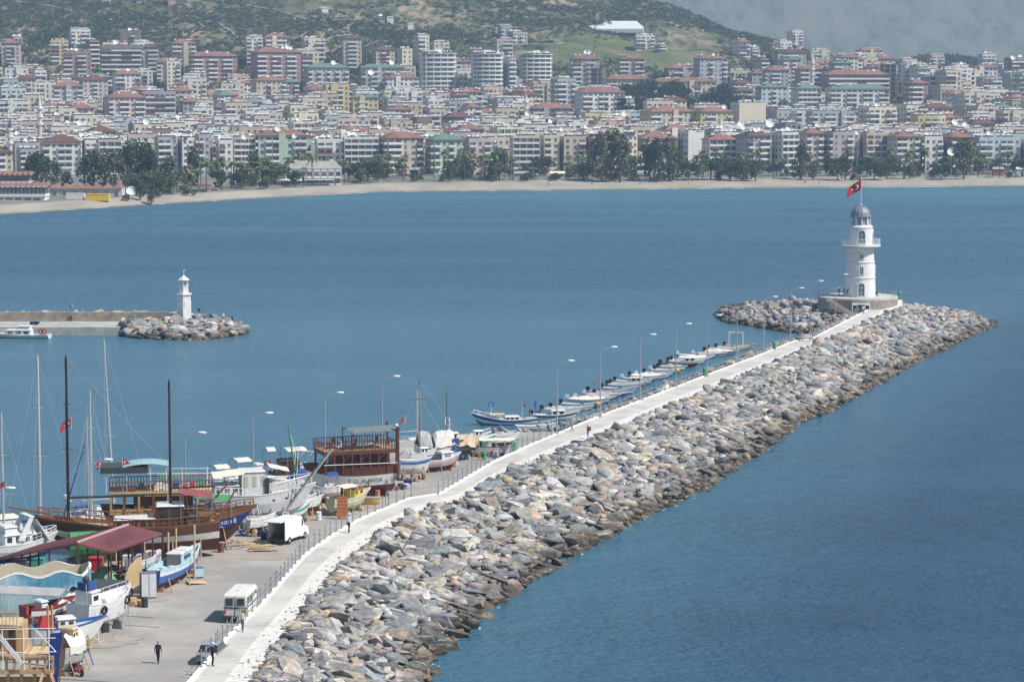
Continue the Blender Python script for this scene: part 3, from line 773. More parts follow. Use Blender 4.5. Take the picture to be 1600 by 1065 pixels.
mb = MB().use(mat('rubble_wall', (.30, .25, .19), .95, .35, 1.2, bump=.7, bscale=3)); x1 = P(268, 500, 1.5).x
mb.b2(-150, x1, 468.4, 469.3, 1.4, 3.15); mb.build('rubble_wall', SB)
st = MB().use(mat('wall_stone', (.37, .31, .24), .95, .35, .7, bump=.5))
for row in range(5):
    x = -102.0+rr.uniform(0, .5)
    while x < x1-.3:
        w_ = rr.uniform(.4, .9); st.box((x+w_/2, 468.38, 1.56+row*.34+.14), (w_-.07, .12, .29)); x += w_
st.build('wall_stone', SB, kind='stuff')
sl_ = thing('small_lighthouse', 'small white six-sided lighthouse on the short mole at left', 'lighthouse', (-59.6, 463.5, 2.45))
mb = MB().use(LW); mb.lathe([(1.55, -2), (1.55, .12), (1.42, .15), (1.3, 4.3)], 6); mb.build('tower', sl_)
mb = MB().use(LW); mb.lathe([(1.3, 4.3), (1.55, 4.35), (1.55, 4.6), (1.0, 4.62)], 6); mb.build('gallery', sl_)
mb = MB().use(LW); mb.lathe([(.92, 4.6), (.88, 5.9), (1.0, 5.95), (1.0, 6.02), (.5, 6.03)], 6); mb.build('upper_drum', sl_)
mb = MB().use(LW)
for k in range(6):
    t = 2*PI*(k+.5)/6; mb.box((.76*math.cos(t), .76*math.sin(t), 6.5), (.14, .14, 1.0), rz=t)
mb.build('lantern_frame', sl_)
mb = MB().use(mat('beacon', (.35, .3, .25), .4)); mb.tube((0, 0, 6.0), (0, 0, 6.6), .2, .16, 8); mb.build('beacon', sl_)
mb = MB().use(mat('roof_lead_pale', (.66, .65, .61), .5, .08)); mb.lathe([(1.14, 6.98), (1.14, 7.06), (.12, 7.85), (.1, 8.0)], 6); mb.build('roof', sl_)
mb = MB().use(STEEL); mb.tube((0, 0, 7.9), (0, 0, 8.9), .035, .03, 5); mb.sphere((0, 0, 8.35), .11, 6); mb.box((.12, 0, 8.8), (.4, .03, .2)); mb.build('weather_vane', sl_)
for az in (-PI/2, -PI/2+PI/3*2):
    fr, gl = MB().use(LW), MB().use(GLASS); sector_window(fr, gl, 1.16, 2.3, .42, .95, True, az, .09, False)
    f = fr.build('window', sl_); gl.build('pane', f)
# ------------------------------------------------------------------ town
WALLM = mat('render_wall', src='object', rough=.9, var=.07, scale=.35, streak=.14, spec=.15)
TRIM = mat('white_trim', (.70, .70, .67), .85, .06, .5, spec=.15)
CLEAR = mat('window_glass', (.12, .125, .13), .3, .75, .25, spec=.5)
TERRA = mat('roof_terracotta', (.25, .135, .105), .9, .3, .25, spec=.1, col2=(.18, .11, .09))
GREENR = mat('roof_green', (.13, .19, .155), .9, .15, .35, spec=.1)
BROWNR = mat('roof_brown', (.14, .075, .06), .9, .2, .35, spec=.1)
FLATR = mat('roof_flat', (.34, .33, .31), .95, .2, .3, spec=.1)
TANKM = mat('heater_tank', (.70, .69, .64), .5, .15, .2)
PANELM = mat('heater_panel', (.03, .035, .06), .25, .1, .5)
DISHM = mat('dish_white', (.74, .74, .72), .6, .06, 1)
MAROON = mat('accent_maroon', (.22, .06, .055), .8, .1, .5)
SKELM = mat('raw_concrete', (.27, .26, .25), .95, .15, .4)
ROOFM = {'red': TERRA, 'green': GREENR, 'brown': BROWNR}
ROOFN = {'red': 'red tiled roof', 'green': 'green roof', 'brown': 'dark brown roof', 'flat': 'flat roof with solar heaters', 'none': 'bare roof slab'}
BLDG = 'apartment blocks of the town'
def dish(mb, x, y, z, r, az, el=.6):
    d = Vector((math.cos(az)*math.cos(el), math.sin(az)*math.cos(el), math.sin(el))); u = d.orthogonal().normalized(); v = d.cross(u)
    c = Vector((x, y, z)); n = 10; vs = [c-d*(r*.30)]; fs = []
    for k, (q, h) in enumerate(((.55, -.2), (1, .05))):
        for i in range(n):
            t = 2*PI*i/n; vs.append(c+u*(r*q*math.cos(t))+v*(r*q*math.sin(t))+d*(r*h))
    for i in range(n):
        j = (i+1) % n; fs += [(0, 1+i, 1+j), (1+i, 1+n+i, 1+n+j, 1+j)]
    mb.add(vs, fs); mb.tube((x, y, z-r*1.1), c-d*(r*.3), r*.07, r*.07, 4)
def heaters(mb, x0, x1, y0, y1, z, n, r):
    for _ in range(n):
        x, y = r.uniform(x0, x1), r.uniform(y0, y1)
        mb.use(TANKM); mb.tube((x-.65, y, z+1.5), (x+.65, y, z+1.5), .30, .30, 6)
        if r.random() < .55: mb.tube((x+r.choice((-1, 1))*.3, y+.5, z+.6), (x, y+.5, z+2.3), .42, .42, 6)
        mb.use(PANELM); mb.add([(x-.9, y-1.5, z+.2), (x+.9, y-1.5, z+.2), (x+.9, y-.1, z+1.35), (x-.9, y-.1, z+1.35)], [(0, 1, 2, 3)])
        mb.use(TRIM); mb.box((x, y-.75, z+.7), (.08, 1.3, .08))
def hip(mb, w_, d_, z, over=.7, h=None, ridge=.5):
    a, b = w_/2+over, d_/2+over; h = h or min(w_, d_)*.24; rx = max(0, a-b)*1.0+.3 if a > b else .3
    ry = max(0, b-a) if b > a else 0
    vs = [(-a, -b, z), (a, -b, z), (a, b, z), (-a, b, z), (-rx, -ry, z+h), (rx, -ry, z+h), (rx, ry+.01, z+h), (-rx, ry+.01, z+h), (-a, -b, z-.22), (a, -b, z-.22), (a, b, z-.22), (-a, b, z-.22)]
    mb.add(vs, [(0, 1, 5, 4), (1, 2, 6, 5), (2, 3, 7, 6), (3, 0, 4, 7), (4, 5, 6, 7), (0, 8, 9, 1), (1, 9, 10, 2), (2, 10, 11, 3), (3, 11, 8, 0), (11, 10, 9, 8)])
def facade(win, bal, w_, H, nf, org, ax, r, style, pat, acc):
    """windows and balconies on one face; org: left lower corner, ax: direction along the face (unit), outward normal is ax turned -90"""
    nx, ny = ax[1], -ax[0]; nb = max(1, int(round(w_/3.3))); bw = w_/nb; fh = H/nf
    def bx(mb, u0, u1, z0, z1, o0, o1):
        c = [(org[0]+ax[0]*u+nx*o, org[1]+ax[1]*u+ny*o) for u, o in ((u0, o1), (u1, o1), (u1, o0), (u0, o0))]
        vs = [(*q, z0) for q in c]+[(*q, z1) for q in c]
        mb.add(vs, [(0, 3, 2, 1), (4, 5, 6, 7), (0, 1, 5, 4), (1, 2, 6, 5), (2, 3, 7, 6), (3, 0, 4, 7)])
    for f in range(nf):
        z = f*fh; top = z+fh
        if style == 'strip':
            bx(bal, .1, w_-.1, z-.1, z+.9, 0, 1.1)
            bx(win, .2, w_-.2, z+.9, top-.25, -.1, .05)
            for k in range(nb+1): bx(bal, min(w_-.15, k*bw), min(w_, k*bw+.18), z+.9, top-.1, .05, 1.0)
            continue
        if style == 'arch':
            for k in range(nb):
                u = k*bw
                if f == nf-1: bx(win, u+.4, u+bw-.4, z+.9, z+2.3, -.1, .05); continue
                c = u+bw/2; rr_ = bw*.40; pts = [(c-rr_, z+.8)]+[(c-rr_*math.cos(t), z+1.4+rr_*math.sin(t)*1.1) for t in np.linspace(0, PI, 7)]+[(c+rr_, z+.8)]
                win.add([(org[0]+ax[0]*a+nx*.06, org[1]+ax[1]*a+ny*.06, b) for a, b in pts], [tuple(range(len(pts)))])
                bx(bal, u+.15, u+bw-.15, z+.1, z+.85, 0, .5)
            continue
        for k in range(nb):
            u = k*bw; p = pat[k % len(pat)]
            if p == 'b' and f > 0 or (p == 'b' and style == 'tower'):
                bx(win, u+.35, u+bw-.35, z+.1, z+2.2, -.1, .05)
                if (k+1 < nb and pat[(k+1) % len(pat)] == 'b') and k % 2 == 0: u2 = u+2*bw-.1
                elif k % 2 == 1 and pat[(k-1) % len(pat)] == 'b': continue_slab = True; u2 = None
                else: u2 = u+bw-.1
                if u2 is not None and u2 <= w_+.05:
                    bx(bal, u+.1, u2, z-.08, z+.1, 0, 1.25)
                    bal.use(acc if r.random() < .12 else bal.mats[0]); bx(bal, u+.1, u2, z+.1, z+.95, 1.13, 1.27); bal.use(bal.mats[0])
                    bx(bal, u+.1, u+.2, z+.1, z+.95, 0, 1.2); bx(bal, u2-.1, u2, z+.1, z+.95, 0, 1.2)
                    if r.random() < .07: bal.use(acc); bx(bal, u+.2, u2-.1, top-.9, top-.75, 0, 1.3); bal.use(bal.mats[0])
            elif p == 'w':
                m_ = (bw-1.3)/2; bx(win, u+m_, u+bw-m_, z+.95, z+2.25, -.1, .05); bx(bal, u+m_-.12, u+bw-m_+.12, z+.8, z+.93, 0, .15)
            elif p == 't':
                bx(win, u+bw*.35, u+bw*.65, z+.6, z+2.4, -.1, .05)
    return
def building(px0, px1, ytop, ybase, col, style='plain', roof='flat', yaw=None, pat=None, d=None, D=None, label=None, group=None, acc=None, seed=0, wallonly=False, name='apartment_block'):
    r = random.Random(seed+int(px0*7+ytop*13)); pc = (px0+px1)/2
    if d is None:
        d = 1120.0
        while d < 2500:
            X = (pc-800)/FPX*d; q = 130+(CAM_H-terrain(X, d))/d*FPX
            if q <= ybase: break
            d += 6
    X = (pc-800)/FPX*d; Wd = (px1-px0)/FPX*d; top = ATD(pc, ytop, d).z; base = terrain(X, d)-.3
    if roof in ROOFM: top -= 1.8
    yaw = R(r.uniform(6, 24)) if yaw is None else R(yaw)
    D = D or r.uniform(10, 15); D = min(D, Wd*.75/max(.2, abs(math.sin(yaw)))*.6 if abs(yaw) > .05 else D)
    w_ = (Wd-D*abs(math.sin(yaw)))/math.cos(yaw); w_ = max(5, w_)
    H = max(3.2, top-base); nf = max(1, int(round(H/3.0)))
    t = thing(name, label or 'x', 'apartment building', (X, d+D/2, base), yaw, group); t['floors'] = nf
    wall, win, bal, rf, het = MB(), MB(), MB(), MB(), MB()
    wall.use(WALLM); win.use(CLEAR); bal.use(TRIM); acc = acc or MAROON
    a, b = w_/2, D/2; pat = pat or r.choice(('bwb', 'bbw', 'wbbw', 'bw', 'bbtw', 'wwb'))
    if style == 'skeleton':
        wall.use(SKELM)
        for f in range(nf+1): wall.b2(-a, a, -b, b, f*3-.12, f*3+.12)
        k = 0
        for x in np.linspace(-a+.3, a-.3, max(2, int(w_/4)+1)):
            for y in (-b+.3, 0, b-.3): wall.b2(x-.2, x+.2, y-.2, y+.2, .12, nf*3-.12)
        wall.b2(-1.5, 1.5, b-3, b-.5, .12, nf*3+1.5)
        wall.b2(-a*.5, a*.8, -.1, .1, .12, nf*3-.12)
    elif style == 'round':
        wall.b2(-a, a, -b*.2, b, 0, H)
        n = 20; pr = [(a*math.cos(t_), -b*.2-b*.9*math.sin(t_)) for t_ in np.linspace(0, PI, n)][::-1]
        inn = [(x*.86, -b*.2+(y+b*.2)*.8) for x, y in pr]; wall.prism(inn, 0, H)
        for f in range(nf):
            z = f*H/nf; win.prism([(x*.875, -b*.2+(y+b*.2)*.83) for x, y in pr], z+.35, z+2.35)
            bal.prism(pr, z-.1, z+.12)
            for p, q in zip(pr[:-1], pr[1:]):
                m_ = ((p[0]+q[0])/2, (p[1]+q[1])/2); l = math.hypot(q[0]-p[0], q[1]-p[1]); bal.box((m_[0], m_[1], z+.52), (l+.05, .12, .85), rz=math.atan2(q[1]-p[1], q[0]-p[0]))
        for x in np.linspace(-.8, .8, 5): bal.b2(a*x-.2, a*x+.2, -b*.2-b*.8*math.sqrt(1-x*x)-.3, -b*.2-b*.8*math.sqrt(1-x*x)+.1, 0, H)
        facade(win, bal, D*.6, H, nf, (-a, b), (0, -1), r, 'plain', 'w', acc)
        bal.prism([(x*1.04, y*1.02) for x, y in pr]+[(a*1.02, b), (-a*1.02, b)][::1], H, H+.4)
        bal.b2(-2.5, 2.5, 0, b*.8, H+.4, H+3)
    else:
        wall.b2(-a, a, -b, b, 0, H)
        if r.random() < .5 and style == 'plain' and w_ > 14:       # a stair tower or a stepped bay gives relief
            x = r.uniform(-a*.5, a*.5); wall.b2(x-1.6, x+1.6, -b-1.0, -b+.2, 0, H+1.2)
        facade(win, bal, w_, H, nf, (-a, -b), (1, 0), r, style, pat, acc)
        facade(win, bal, D, H, nf, (-a, b), (0, -1), r, 'plain', r.choice(('w', 'tw', 'wt', 'wb')), acc)
        if abs(yaw) < .2: facade(win, bal, D, H, nf, (a, -b), (0, 1), r, 'plain', 'wt', acc)
    ztop = nf*3+.12 if style == 'skeleton' else H
    if roof in ROOFM: rf.use(ROOFM[roof]); hip(rf, w_, D, H+.23)
    elif style not in ('skeleton', 'round'):
        rf.use(FLATR); rf.b2(-a+.2, a-.2, -b+.2, b-.2, H, H+.08); wall.use(WALLM)
        for q in ((-a, a, -b, -b+.2), (-a, a, b-.2, b), (-a, -a+.2, -b+.2, b-.2), (a-.2, a, -b+.2, b-.2)): wall.b2(*q, H, H+.9)
        if w_ > 9: wall.b2(-2, 2.2, .5, b-.6, H+.08, H+2.6)
        if r.random() < .3: rf.use(ROOFM[r.choice(('red', 'red', 'brown'))]); rf.b2(-2.4, 2.6, .2, b-.3, H+2.6, H+2.85)
    if style != 'skeleton':
        if roof in ROOFM: heaters(het, -a*.8, a*.8, -b*.5, 1.2, H+1.0, r.randint(3, 7), r)
        else: heaters(het, -a*.85, a*.85, -b*.8, b*.6, H+.1, r.randint(6, 10)+int(w_/3), r)
    if wallonly: return t, (wall, win, bal, rf, het)
    o = wall.build('wall', t); o.color = (*col, 1)
    win.build('window', t, kind='stuff'); bal.build('balcony', t, kind='stuff'); rf.build('roof', t); het.build('solar_heater', t, kind='stuff')
    if r.random() < .5 and style != 'skeleton':
        for _ in range(r.choice((1, 1, 2))): mb = MB().use(DISHM); dish(mb, r.uniform(-a*.7, a*.7), r.uniform(-b*.7, b*.2), ztop+(2.9 if roof in ROOFM else 2.0), r.choice((.7, .9, 1.3)), r.uniform(-2.2, -1.2)); mb.build('satellite_dish', t)
    return t
CN = {'white': (.70, .68, .63), 'cream': (.66, .60, .46), 'pale pink': (.56, .46, .42), 'mauve': (.43, .38, .38), 'grey': (.40, .41, .42), 'pale green': (.42, .52, .42), 'yellow': (.60, .50, .27), 'beige': (.54, .46, .35), 'brown': (.27, .20, .16), 'pale blue': (.48, .54, .57), 'peach': (.60, .44, .33), 'maroon': (.36, .22, .21)}
HERO = [  # x0 x1 ytop ybase colour style roof label-tail
 (62, 126, 217, 272, 'white', 'plain', 'brown', 'right of the left minaret behind the dark trees'),
 (126, 150, 222, 272, 'white', 'plain', 'flat', 'narrow, between brown roofed and pink striped blocks'),
 (149, 191, 221, 272, 'pale pink', 'strip', 'flat', 'with red stripes, above the tall dark trees'),
 (238, 279, 217, 274, 'grey', 'plain', 'flat', 'behind the tallest tree clump at left'),
 (278, 301, 218, 274, 'white', 'plain', 'flat', 'narrow with brown framed balconies'),
 (301, 329, 213, 274, 'grey', 'plain', 'flat', 'with deep white balconies, beachfront left'),
 (334, 364, 222, 274, 'white', 'plain', 'flat', 'tall slim balconies, left of the red striped block'),
 (360, 400, 217, 272, 'peach', 'strip', 'flat', 'red and white striped corner block'),
 (398, 480, 206, 272, 'pale green', 'plain', 'red', 'wide block with white balconies behind the palms'),
 (490, 534, 220, 272, 'white', 'plain', 'flat', 'right of the wide green block'),
 (534, 592, 217, 272, 'white', 'strip', 'flat', 'gridded facade left of the beige red roofed block'),
 (591, 662, 210, 272, 'beige', 'plain', 'red', 'long balconies, left of the pale green block'),
 (664, 722, 213, 272, 'pale green', 'plain', 'green', 'green hotel in the middle of the beachfront'),
 (723, 768, 219, 272, 'pale pink', 'plain', 'flat', 'right of the pale green hotel'),
 (796, 843, 215, 272, 'cream', 'strip', 'flat', 'banded balconies behind the palms'),
 (844, 874, 214, 272, 'cream', 'plain', 'flat', 'yellowish block right of the banded one'),
 (874, 915, 216, 272, 'beige', 'plain', 'flat', 'brown framed, left of the tall bare tree'),
 (913, 940, 211, 272, 'grey', 'plain', 'red', 'half hidden by the tall bare tree'),
 (972, 994, 211, 272, 'cream', 'plain', 'flat', 'slim block right of the tall bare tree'),
 (994, 1058, 211, 262, 'maroon', 'plain', 'red', 'low reddish building between trees'),
 (1060, 1100, 207, 262, 'white', 'blank', 'flat', 'blank white walls left of the red roofed hotel'),
 (1098, 1152, 213, 266, 'white', 'strip', 'red', 'hotel with square loggias behind round trees'),
 (1152, 1204, 207, 268, 'grey', 'plain', 'brown', 'dark framed block behind the palms'),
 (1207, 1247, 210, 268, 'white', 'strip', 'flat', 'hotel with dark window bands'),
 (1247, 1286, 203, 266, 'mauve', 'plain', 'red', 'narrow windows, left of the long mauve block'),
 (1286, 1343, 209, 266, 'mauve', 'plain', 'flat', 'long block left of the arcaded one'),
 (1343, 1388, 210, 266, 'beige', 'arch', 'flat', 'with rows of dark arches'),
 (1390, 1436, 208, 268, 'cream', 'plain', 'red', 'corner block right of the arcaded one'),
 (1436, 1472, 216, 268, 'white', 'plain', 'flat', 'white balconies near the big dishes'),
 (1472, 1520, 209, 268, 'brown', 'plain', 'red', 'with red hipped roof above the big dishes'),
 (1520, 1594, 217, 268, 'pale blue', 'plain', 'flat', 'wide glassy block at the right end'),
 (1594, 1640, 222, 268, 'peach', 'plain', 'flat', 'cut by the right edge of the picture'),
 (-30, 20, 232, 275, 'beige', 'plain', 'brown', 'behind the left minaret at the picture edge'),
 (20, 62, 236, 270, 'grey', 'plain', 'flat', 'low block between the minaret and the brown roof'),
 (1026, 1082, 198, 240, 'white', 'plain', 'red', 'behind the low reddish building'),
 (655, 716, 84, 152, 'white', 'round', 'none', 'left round tower of the three on the slope'),
 (736, 788, 85, 152, 'white', 'round', 'none', 'middle round tower of the three on the slope'),
 (786, 806, 92, 150, 'grey', 'tower', 'flat', 'slim side wing of the middle round tower'),
 (811, 866, 86, 140, 'grey', 'round', 'none', 'unfinished round tower right of the pair'),
 (890, 936, 88, 135, 'mauve', 'tower', 'red', 'with two dishes below the green field'),
 (964, 1006, 88, 133, 'mauve', 'tower', 'red', 'right twin below the greenhouse'),
 (914, 946, 105, 150, 'grey', 'skeleton', 'none', 'bare concrete frame between the twin towers'),
 (296, 372, 84, 130, 'maroon', 'tower', 'red', 'stepped maroon and white block, left one'),
 (392, 471, 78, 135, 'maroon', 'tower', 'red', 'stepped maroon and white block, right one'),
 (98, 146, 82, 130, 'maroon', 'tower', 'flat', 'white balconies, second row from the hill left'),
 (157, 224, 73, 125, 'brown', 'tower', 'flat', 'with stacked white balconies below the terraces'),
 (108, 145, 48, 75, 'white', 'plain', 'flat', 'villa alone on the left hillside'),
 (190, 223, 50, 74, 'brown', 'plain', 'flat', 'villa on the hillside below the scrub'),
 (264, 278, -18, 12, 'peach', 'plain', 'flat', 'cut by the top edge, alone on the hill'),
 (161, 228, 148, 200, 'pale pink', 'plain', 'red', 'large block with a dish on its roof'),
 (126, 171, 121, 165, 'pale pink', 'plain', 'brown', 'pink block above the dark tree clump'),
 (225, 276, 145, 195, 'mauve', 'tower', 'flat', 'right of the large pink block'),
 (82, 132, 131, 172, 'grey', 'plain', 'red', 'wide block left of the pink one'),
 (176, 222, 112, 150, 'white', 'plain', 'red', 'below the brown and white balconies'),
 (392, 448, 122, 165, 'beige', 'plain', 'red', 'below the right stepped maroon block'),
 (475, 546, 102, 145, 'grey', 'plain', 'green', 'green roofed block, left of two'),
 (563, 633, 102, 150, 'grey', 'plain', 'green', 'green roofed block, right of two'),
 (548, 592, 148, 192, 'yellow', 'plain', 'green', 'olive block with a green hipped roof'),
 (601, 655, 118, 155, 'white', 'plain', 'red', 'left of the left round tower'),
 (898, 976, 140, 190, 'white', 'tower', 'red', 'big block left of the pine grove'),
 (974, 988, 157, 190, 'grey', 'tower', 'flat', 'wing of the big block by the pines'),
 (828, 896, 165, 200, 'mauve', 'plain', 'red', 'broad pink mauve house near the white vault'),
 (860, 900, 125, 180, 'grey', 'plain', 'flat', 'tall grey block left of the pine grove'),
 (1015, 1118, 124, 152, 'cream', 'plain', 'red', 'long school like building above the pine grove'),
 (945, 1015, 120, 142, 'beige', 'plain', 'red', 'long low roof left of the school'),
 (1000, 1084, 170, 210, 'beige', 'plain', 'red', 'below the pine grove, brown columns'),
 (1085, 1144, 170, 210, 'yellow', 'plain', 'red', 'orange and cream block below the grove'),
 (1142, 1196, 163, 205, 'cream', 'blank', 'flat', 'plain gabled hall with blank walls'),
 (1037, 1096, 103, 130, 'mauve', 'plain', 'red', 'red roofed rows above the school'),
 (1083, 1135, 88, 135, 'grey', 'plain', 'red', 'corner block with yellow top, above the school'),
 (990, 1022, 57, 80, 'white', 'tower', 'flat', 'white block right below the greenhouse'),
 (1143, 1170, 62, 90, 'white', 'tower', 'red', 'white tower house on the ridge slope'),
 (1170, 1184, 76, 92, 'cream', 'plain', 'flat', 'small wing beside the ridge tower house'),
 (1176, 1200, 90, 125, 'mauve', 'tower', 'red', 'narrow tower left of the grey pair'),
 (1192, 1231, 106, 150, 'grey', 'plain', 'red', 'left of the tall slim minaret'),
 (1242, 1283, 104, 150, 'mauve', 'tower', 'red', 'right behind the tall slim minaret'),
 (1228, 1252, 50, 75, 'white', 'plain', 'flat', 'villa among trees on the ridge'),
 (1283, 1388, 113, 160, 'maroon', 'tower', 'red', 'long striped block with one red roof'),
 (1180, 1229, 132, 180, 'pale blue', 'plain', 'green', 'green roofed, left of the white one'),
 (1237, 1282, 134, 182, 'white', 'tower', 'green', 'white balconies below the slim minaret'),
 (1290, 1388, 135, 182, 'white', 'tower', 'green', 'longest white balconied block at right'),
 (1412, 1448, 126, 175, 'maroon', 'tower', 'red', 'tower right of the concrete frame'),
 (1360, 1408, 100, 150, 'grey', 'skeleton', 'none', 'unfinished frame behind the red roof'),
 (1335, 1376, 76, 100, 'yellow', 'plain', 'red', 'ochre hotel on the ridge'),
 (1447, 1472, 88, 110, 'pale pink', 'plain', 'flat', 'pink house on the wooded knoll'),
 (1404, 1430, 94, 112, 'cream', 'plain', 'flat', 'cream house left of the pink one'),
 (1480, 1510, 103, 122, 'white', 'plain', 'flat', 'white house below the knoll'),
 (1527, 1552, 86, 112, 'white', 'tower', 'flat', 'tall white house on the right ridge'),
 (1525, 1562, 122, 155, 'mauve', 'tower', 'flat', 'mauve pair below the right ridge'),
 (1567, 1606, 92, 128, 'maroon', 'tower', 'flat', 'dark red tower at the right edge'),
 (1261, 1334, 176, 215, 'grey', 'plain', 'flat', 'long grey block behind the mauve front row'),
 (1342, 1400, 170, 212, 'cream', 'tower', 'flat', 'tall cream pair behind the arcaded block'),
 (778, 800, 42, 62, 'grey', 'plain', 'flat', 'small hotel on the slope, upper one'),
 (793, 824, 52, 72, 'mauve', 'plain', 'flat', 'small hotel on the slope, lower one'),
 (500, 514, 16, 26, 'white', 'plain', 'flat', 'tiny white house near the top left of the hill'),
 (588, 602, 27, 38, 'mauve', 'plain', 'red', 'small villa high on the hill centre'), (603, 616, 30, 40, 'white', 'plain', 'flat', 'white villa beside the small mauve one'), (160, 178, -4, 8, 'white', 'plain', 'flat', 'white villa at the top edge left'), (210, 232, -2, 8, 'mauve', 'plain', 'red', 'villa at the top edge right of the white one'),
 (636, 646, 44, 50, 'white', 'plain', 'flat', 'tiny hut on the hillside centre'), (1022, 1040, 72, 86, 'grey', 'plain', 'flat', 'low wing below the greenhouse block'), (1200, 1222, 66, 76, 'cream', 'plain', 'red', 'low house on the ridge left of the villa'), (20, 40, 60, 72, 'beige', 'plain', 'flat', 'lonely house on the left slope'),
 (684, 697, 69, 80, 'white', 'plain', 'flat', 'tiny white house above the round towers'),
]
WORDN = {1: 'one', 2: 'two', 3: 'three', 4: 'four', 5: 'five', 6: 'six', 7: 'seven', 8: 'eight', 9: 'nine', 10: 'ten', 11: 'eleven', 12: 'twelve'}
placed = []; NAMED = []
for h in HERO:
    x0, x1, yt, yb, cn, stl, rf_, tail = h
    pt = {'tower': 'b', 'blank': 'n'}.get(stl); c = CN[cn]
    st = {'blank': 'plain'}.get(stl, stl)
    t = building(x0, x1, yt, yb, c, st, rf_, pat=pt if stl != 'tower' else ('bb' if x0 % 2 else 'bbw'), group=BLDG, acc=MAROON if cn in ('maroon', 'pale pink', 'peach') else None)
    t['label'] = f"{cn if cn not in tail else ''} block, {tail}".strip()
    placed.append((t.location.x, t.location.y, (x1-x0)/FPX*t.location.y/2)); NAMED.append(((x0+x1)/2, (yt+yb)/2, t))
# the ordinary blocks between them
r = random.Random(21); cand = []
d = 1192.0
while d < 2080:
    half = .2*d+30; X = -half+r.uniform(0, 20)
    while X < half+15:
        w_ = r.uniform(11, 19); x = X+w_/2; y = d+r.uniform(-7, 7); pxc = 800+x/y*FPX
        zt = terrain(x, y); hillok = zt < 62 or (pxc > 1250 and zt < 85)
        if d > 1760 and (pxc < 1150 or r.random() < .35): hillok = hillok and r.random() < (.5 if d < 1840 else .06)
        if d > 1700 and 850 < pxc < 1120: hillok = False
        if 970 < pxc < 1150 and 1560 < y < 1760: hillok = False            # the pine grove
        if y-shore(x) < 120: hillok = False
        if pxc > 1120 and y > 1830 and r.random() < .62: hillok = False
        if 1412 < pxc < 1535 and y > 1800: hillok = False                  # wooded knolls
        if 1470 < y < 1900 and r.random() < .22: hillok = False            # gardens left between the blocks
        if hillok and all((x-a)**2/(b_+w_*.5+1)**2+(y-b)**2/15**2 > 1 for a, b, b_ in placed):
            cand.append((x, y, w_))
        X += w_+(r.uniform(1.5, 6) if y < 1500 else r.uniform(3, 13))
    d += r.uniform(17, 23)
COLW = ['white']*9+['cream']*8+['grey']*3+['beige']*4+['pale pink']*2+['mauve']+['yellow', 'pale green', 'peach', 'brown', 'pale blue']
def town_fill(x, y, w_, r):
    pc = 800+x/y*FPX; base = terrain(x, y); fl = r.choice((3, 3, 4, 4, 4, 5)) if y < 1450 else r.choice((4, 4, 5, 5, 6)) if y < 1600 else r.choice((4, 5, 5, 6, 7, 8))
    if y > 1850: fl = r.choice((3, 4, 4, 5))
    top = base+fl*3; yt = 130+(CAM_H-top)/y*FPX; cn = r.choice(COLW); rf_ = r.choice(['flat']*9+['red', 'brown']) if y < 1480 else r.choice(['flat']*8+['red']*3+['brown']*2+['green'])
    return pc, yt, cn, rf_, fl
cand.sort(key=lambda c: c[1])
NOBJ = 300-len(HERO)
r2 = random.Random(5); r2.shuffle(cand); near = sorted(cand, key=lambda c: c[1]-r2.uniform(0, 250))
used = {}
bulk = [MB() for _ in range(5)]; bulkcol = []
from collections import Counter
def append_mb(dst, src, M):
    for k, m_ in enumerate(src.mats):
        if m_ not in dst.mats: dst.mats.append(m_)
    o = len(dst.v); dst.v += [tuple(M @ Vector(p)) for p in src.v]; dst.f += [[o+i for i in f] for f in src.f]; dst.m += [dst.mats.index(src.mats[k]) for k in src.m]
cols_bulk = [mat('wall_'+k.replace(' ', '_'), v, .9, .12, .3, streak=.15, spec=.1) for k, v in CN.items()]; cn_list = list(CN)
for i, (x, y, w_) in enumerate(near):
    pc, yt, cn, rf_, fl = town_fill(x, y, w_, r2); hw = w_/y*FPX/2
    lim = max([h[3]-14 for h, (a, b, c) in zip(HERO, placed) if b > y+4 and h[0]-6 < pc+hw and h[1]+6 > pc-hw] or [-999])
    while yt < lim and fl > 2: fl -= 1; yt += 3*FPX/y
    if yt < lim-22: continue
    if i < NOBJ:
        stl = r2.choice(('plain', 'plain', 'plain', 'plain', 'strip'))
        t = building(pc-hw, pc+hw, yt, 0, CN[cn], stl, rf_, d=y-6, group=BLDG, seed=i)
        _, _, nb_ = min(((abs(a-pc)+abs(b-yt)*1.3, a, n_) for a, b, n_ in NAMED if abs(a-pc)+abs(b-yt) > 8), key=lambda q: q[0])
        a, b = [(a, b) for a, b, n_ in NAMED if n_ is nb_][0]
        rel = ('just left of' if a-pc > 0 else 'just right of') if abs(a-pc) > abs(b-yt) else ('above' if yt < b else 'below')
        tail = nb_['label'].split(' block, ')[-1].split(',')[0]; core = ' '.join(tail.split()[:6])
        lab = f"{cn} {WORDN[fl]} storey house, {ROOFN[rf_].replace(' with solar heaters', '')}, {rel} {'the block ' if not core.startswith(('the ', 'left', 'right')) else 'the one '}{core}"
        t['label'] = ' '.join(lab.split()[:16])
    else:
        t, parts = building(pc-hw, pc+hw, yt, 0, CN[cn], 'plain', rf_, d=y-6, wallonly=True, seed=i)
        M = Matrix.Translation(t.location) @ Matrix.Rotation(t.rotation_euler.z, 4, 'Z'); bpy.data.objects.remove(t)
        parts[0].mats = [cols_bulk[cn_list.index(cn)] if m_ is WALLM else m_ for m_ in parts[0].mats]
        for dst, src in zip(bulk, parts): append_mb(dst, src, M)
fb = thing('far_town_blocks', 'mass of small blocks filling the back of the town', 'town'); fb['kind'] = 'stuff'
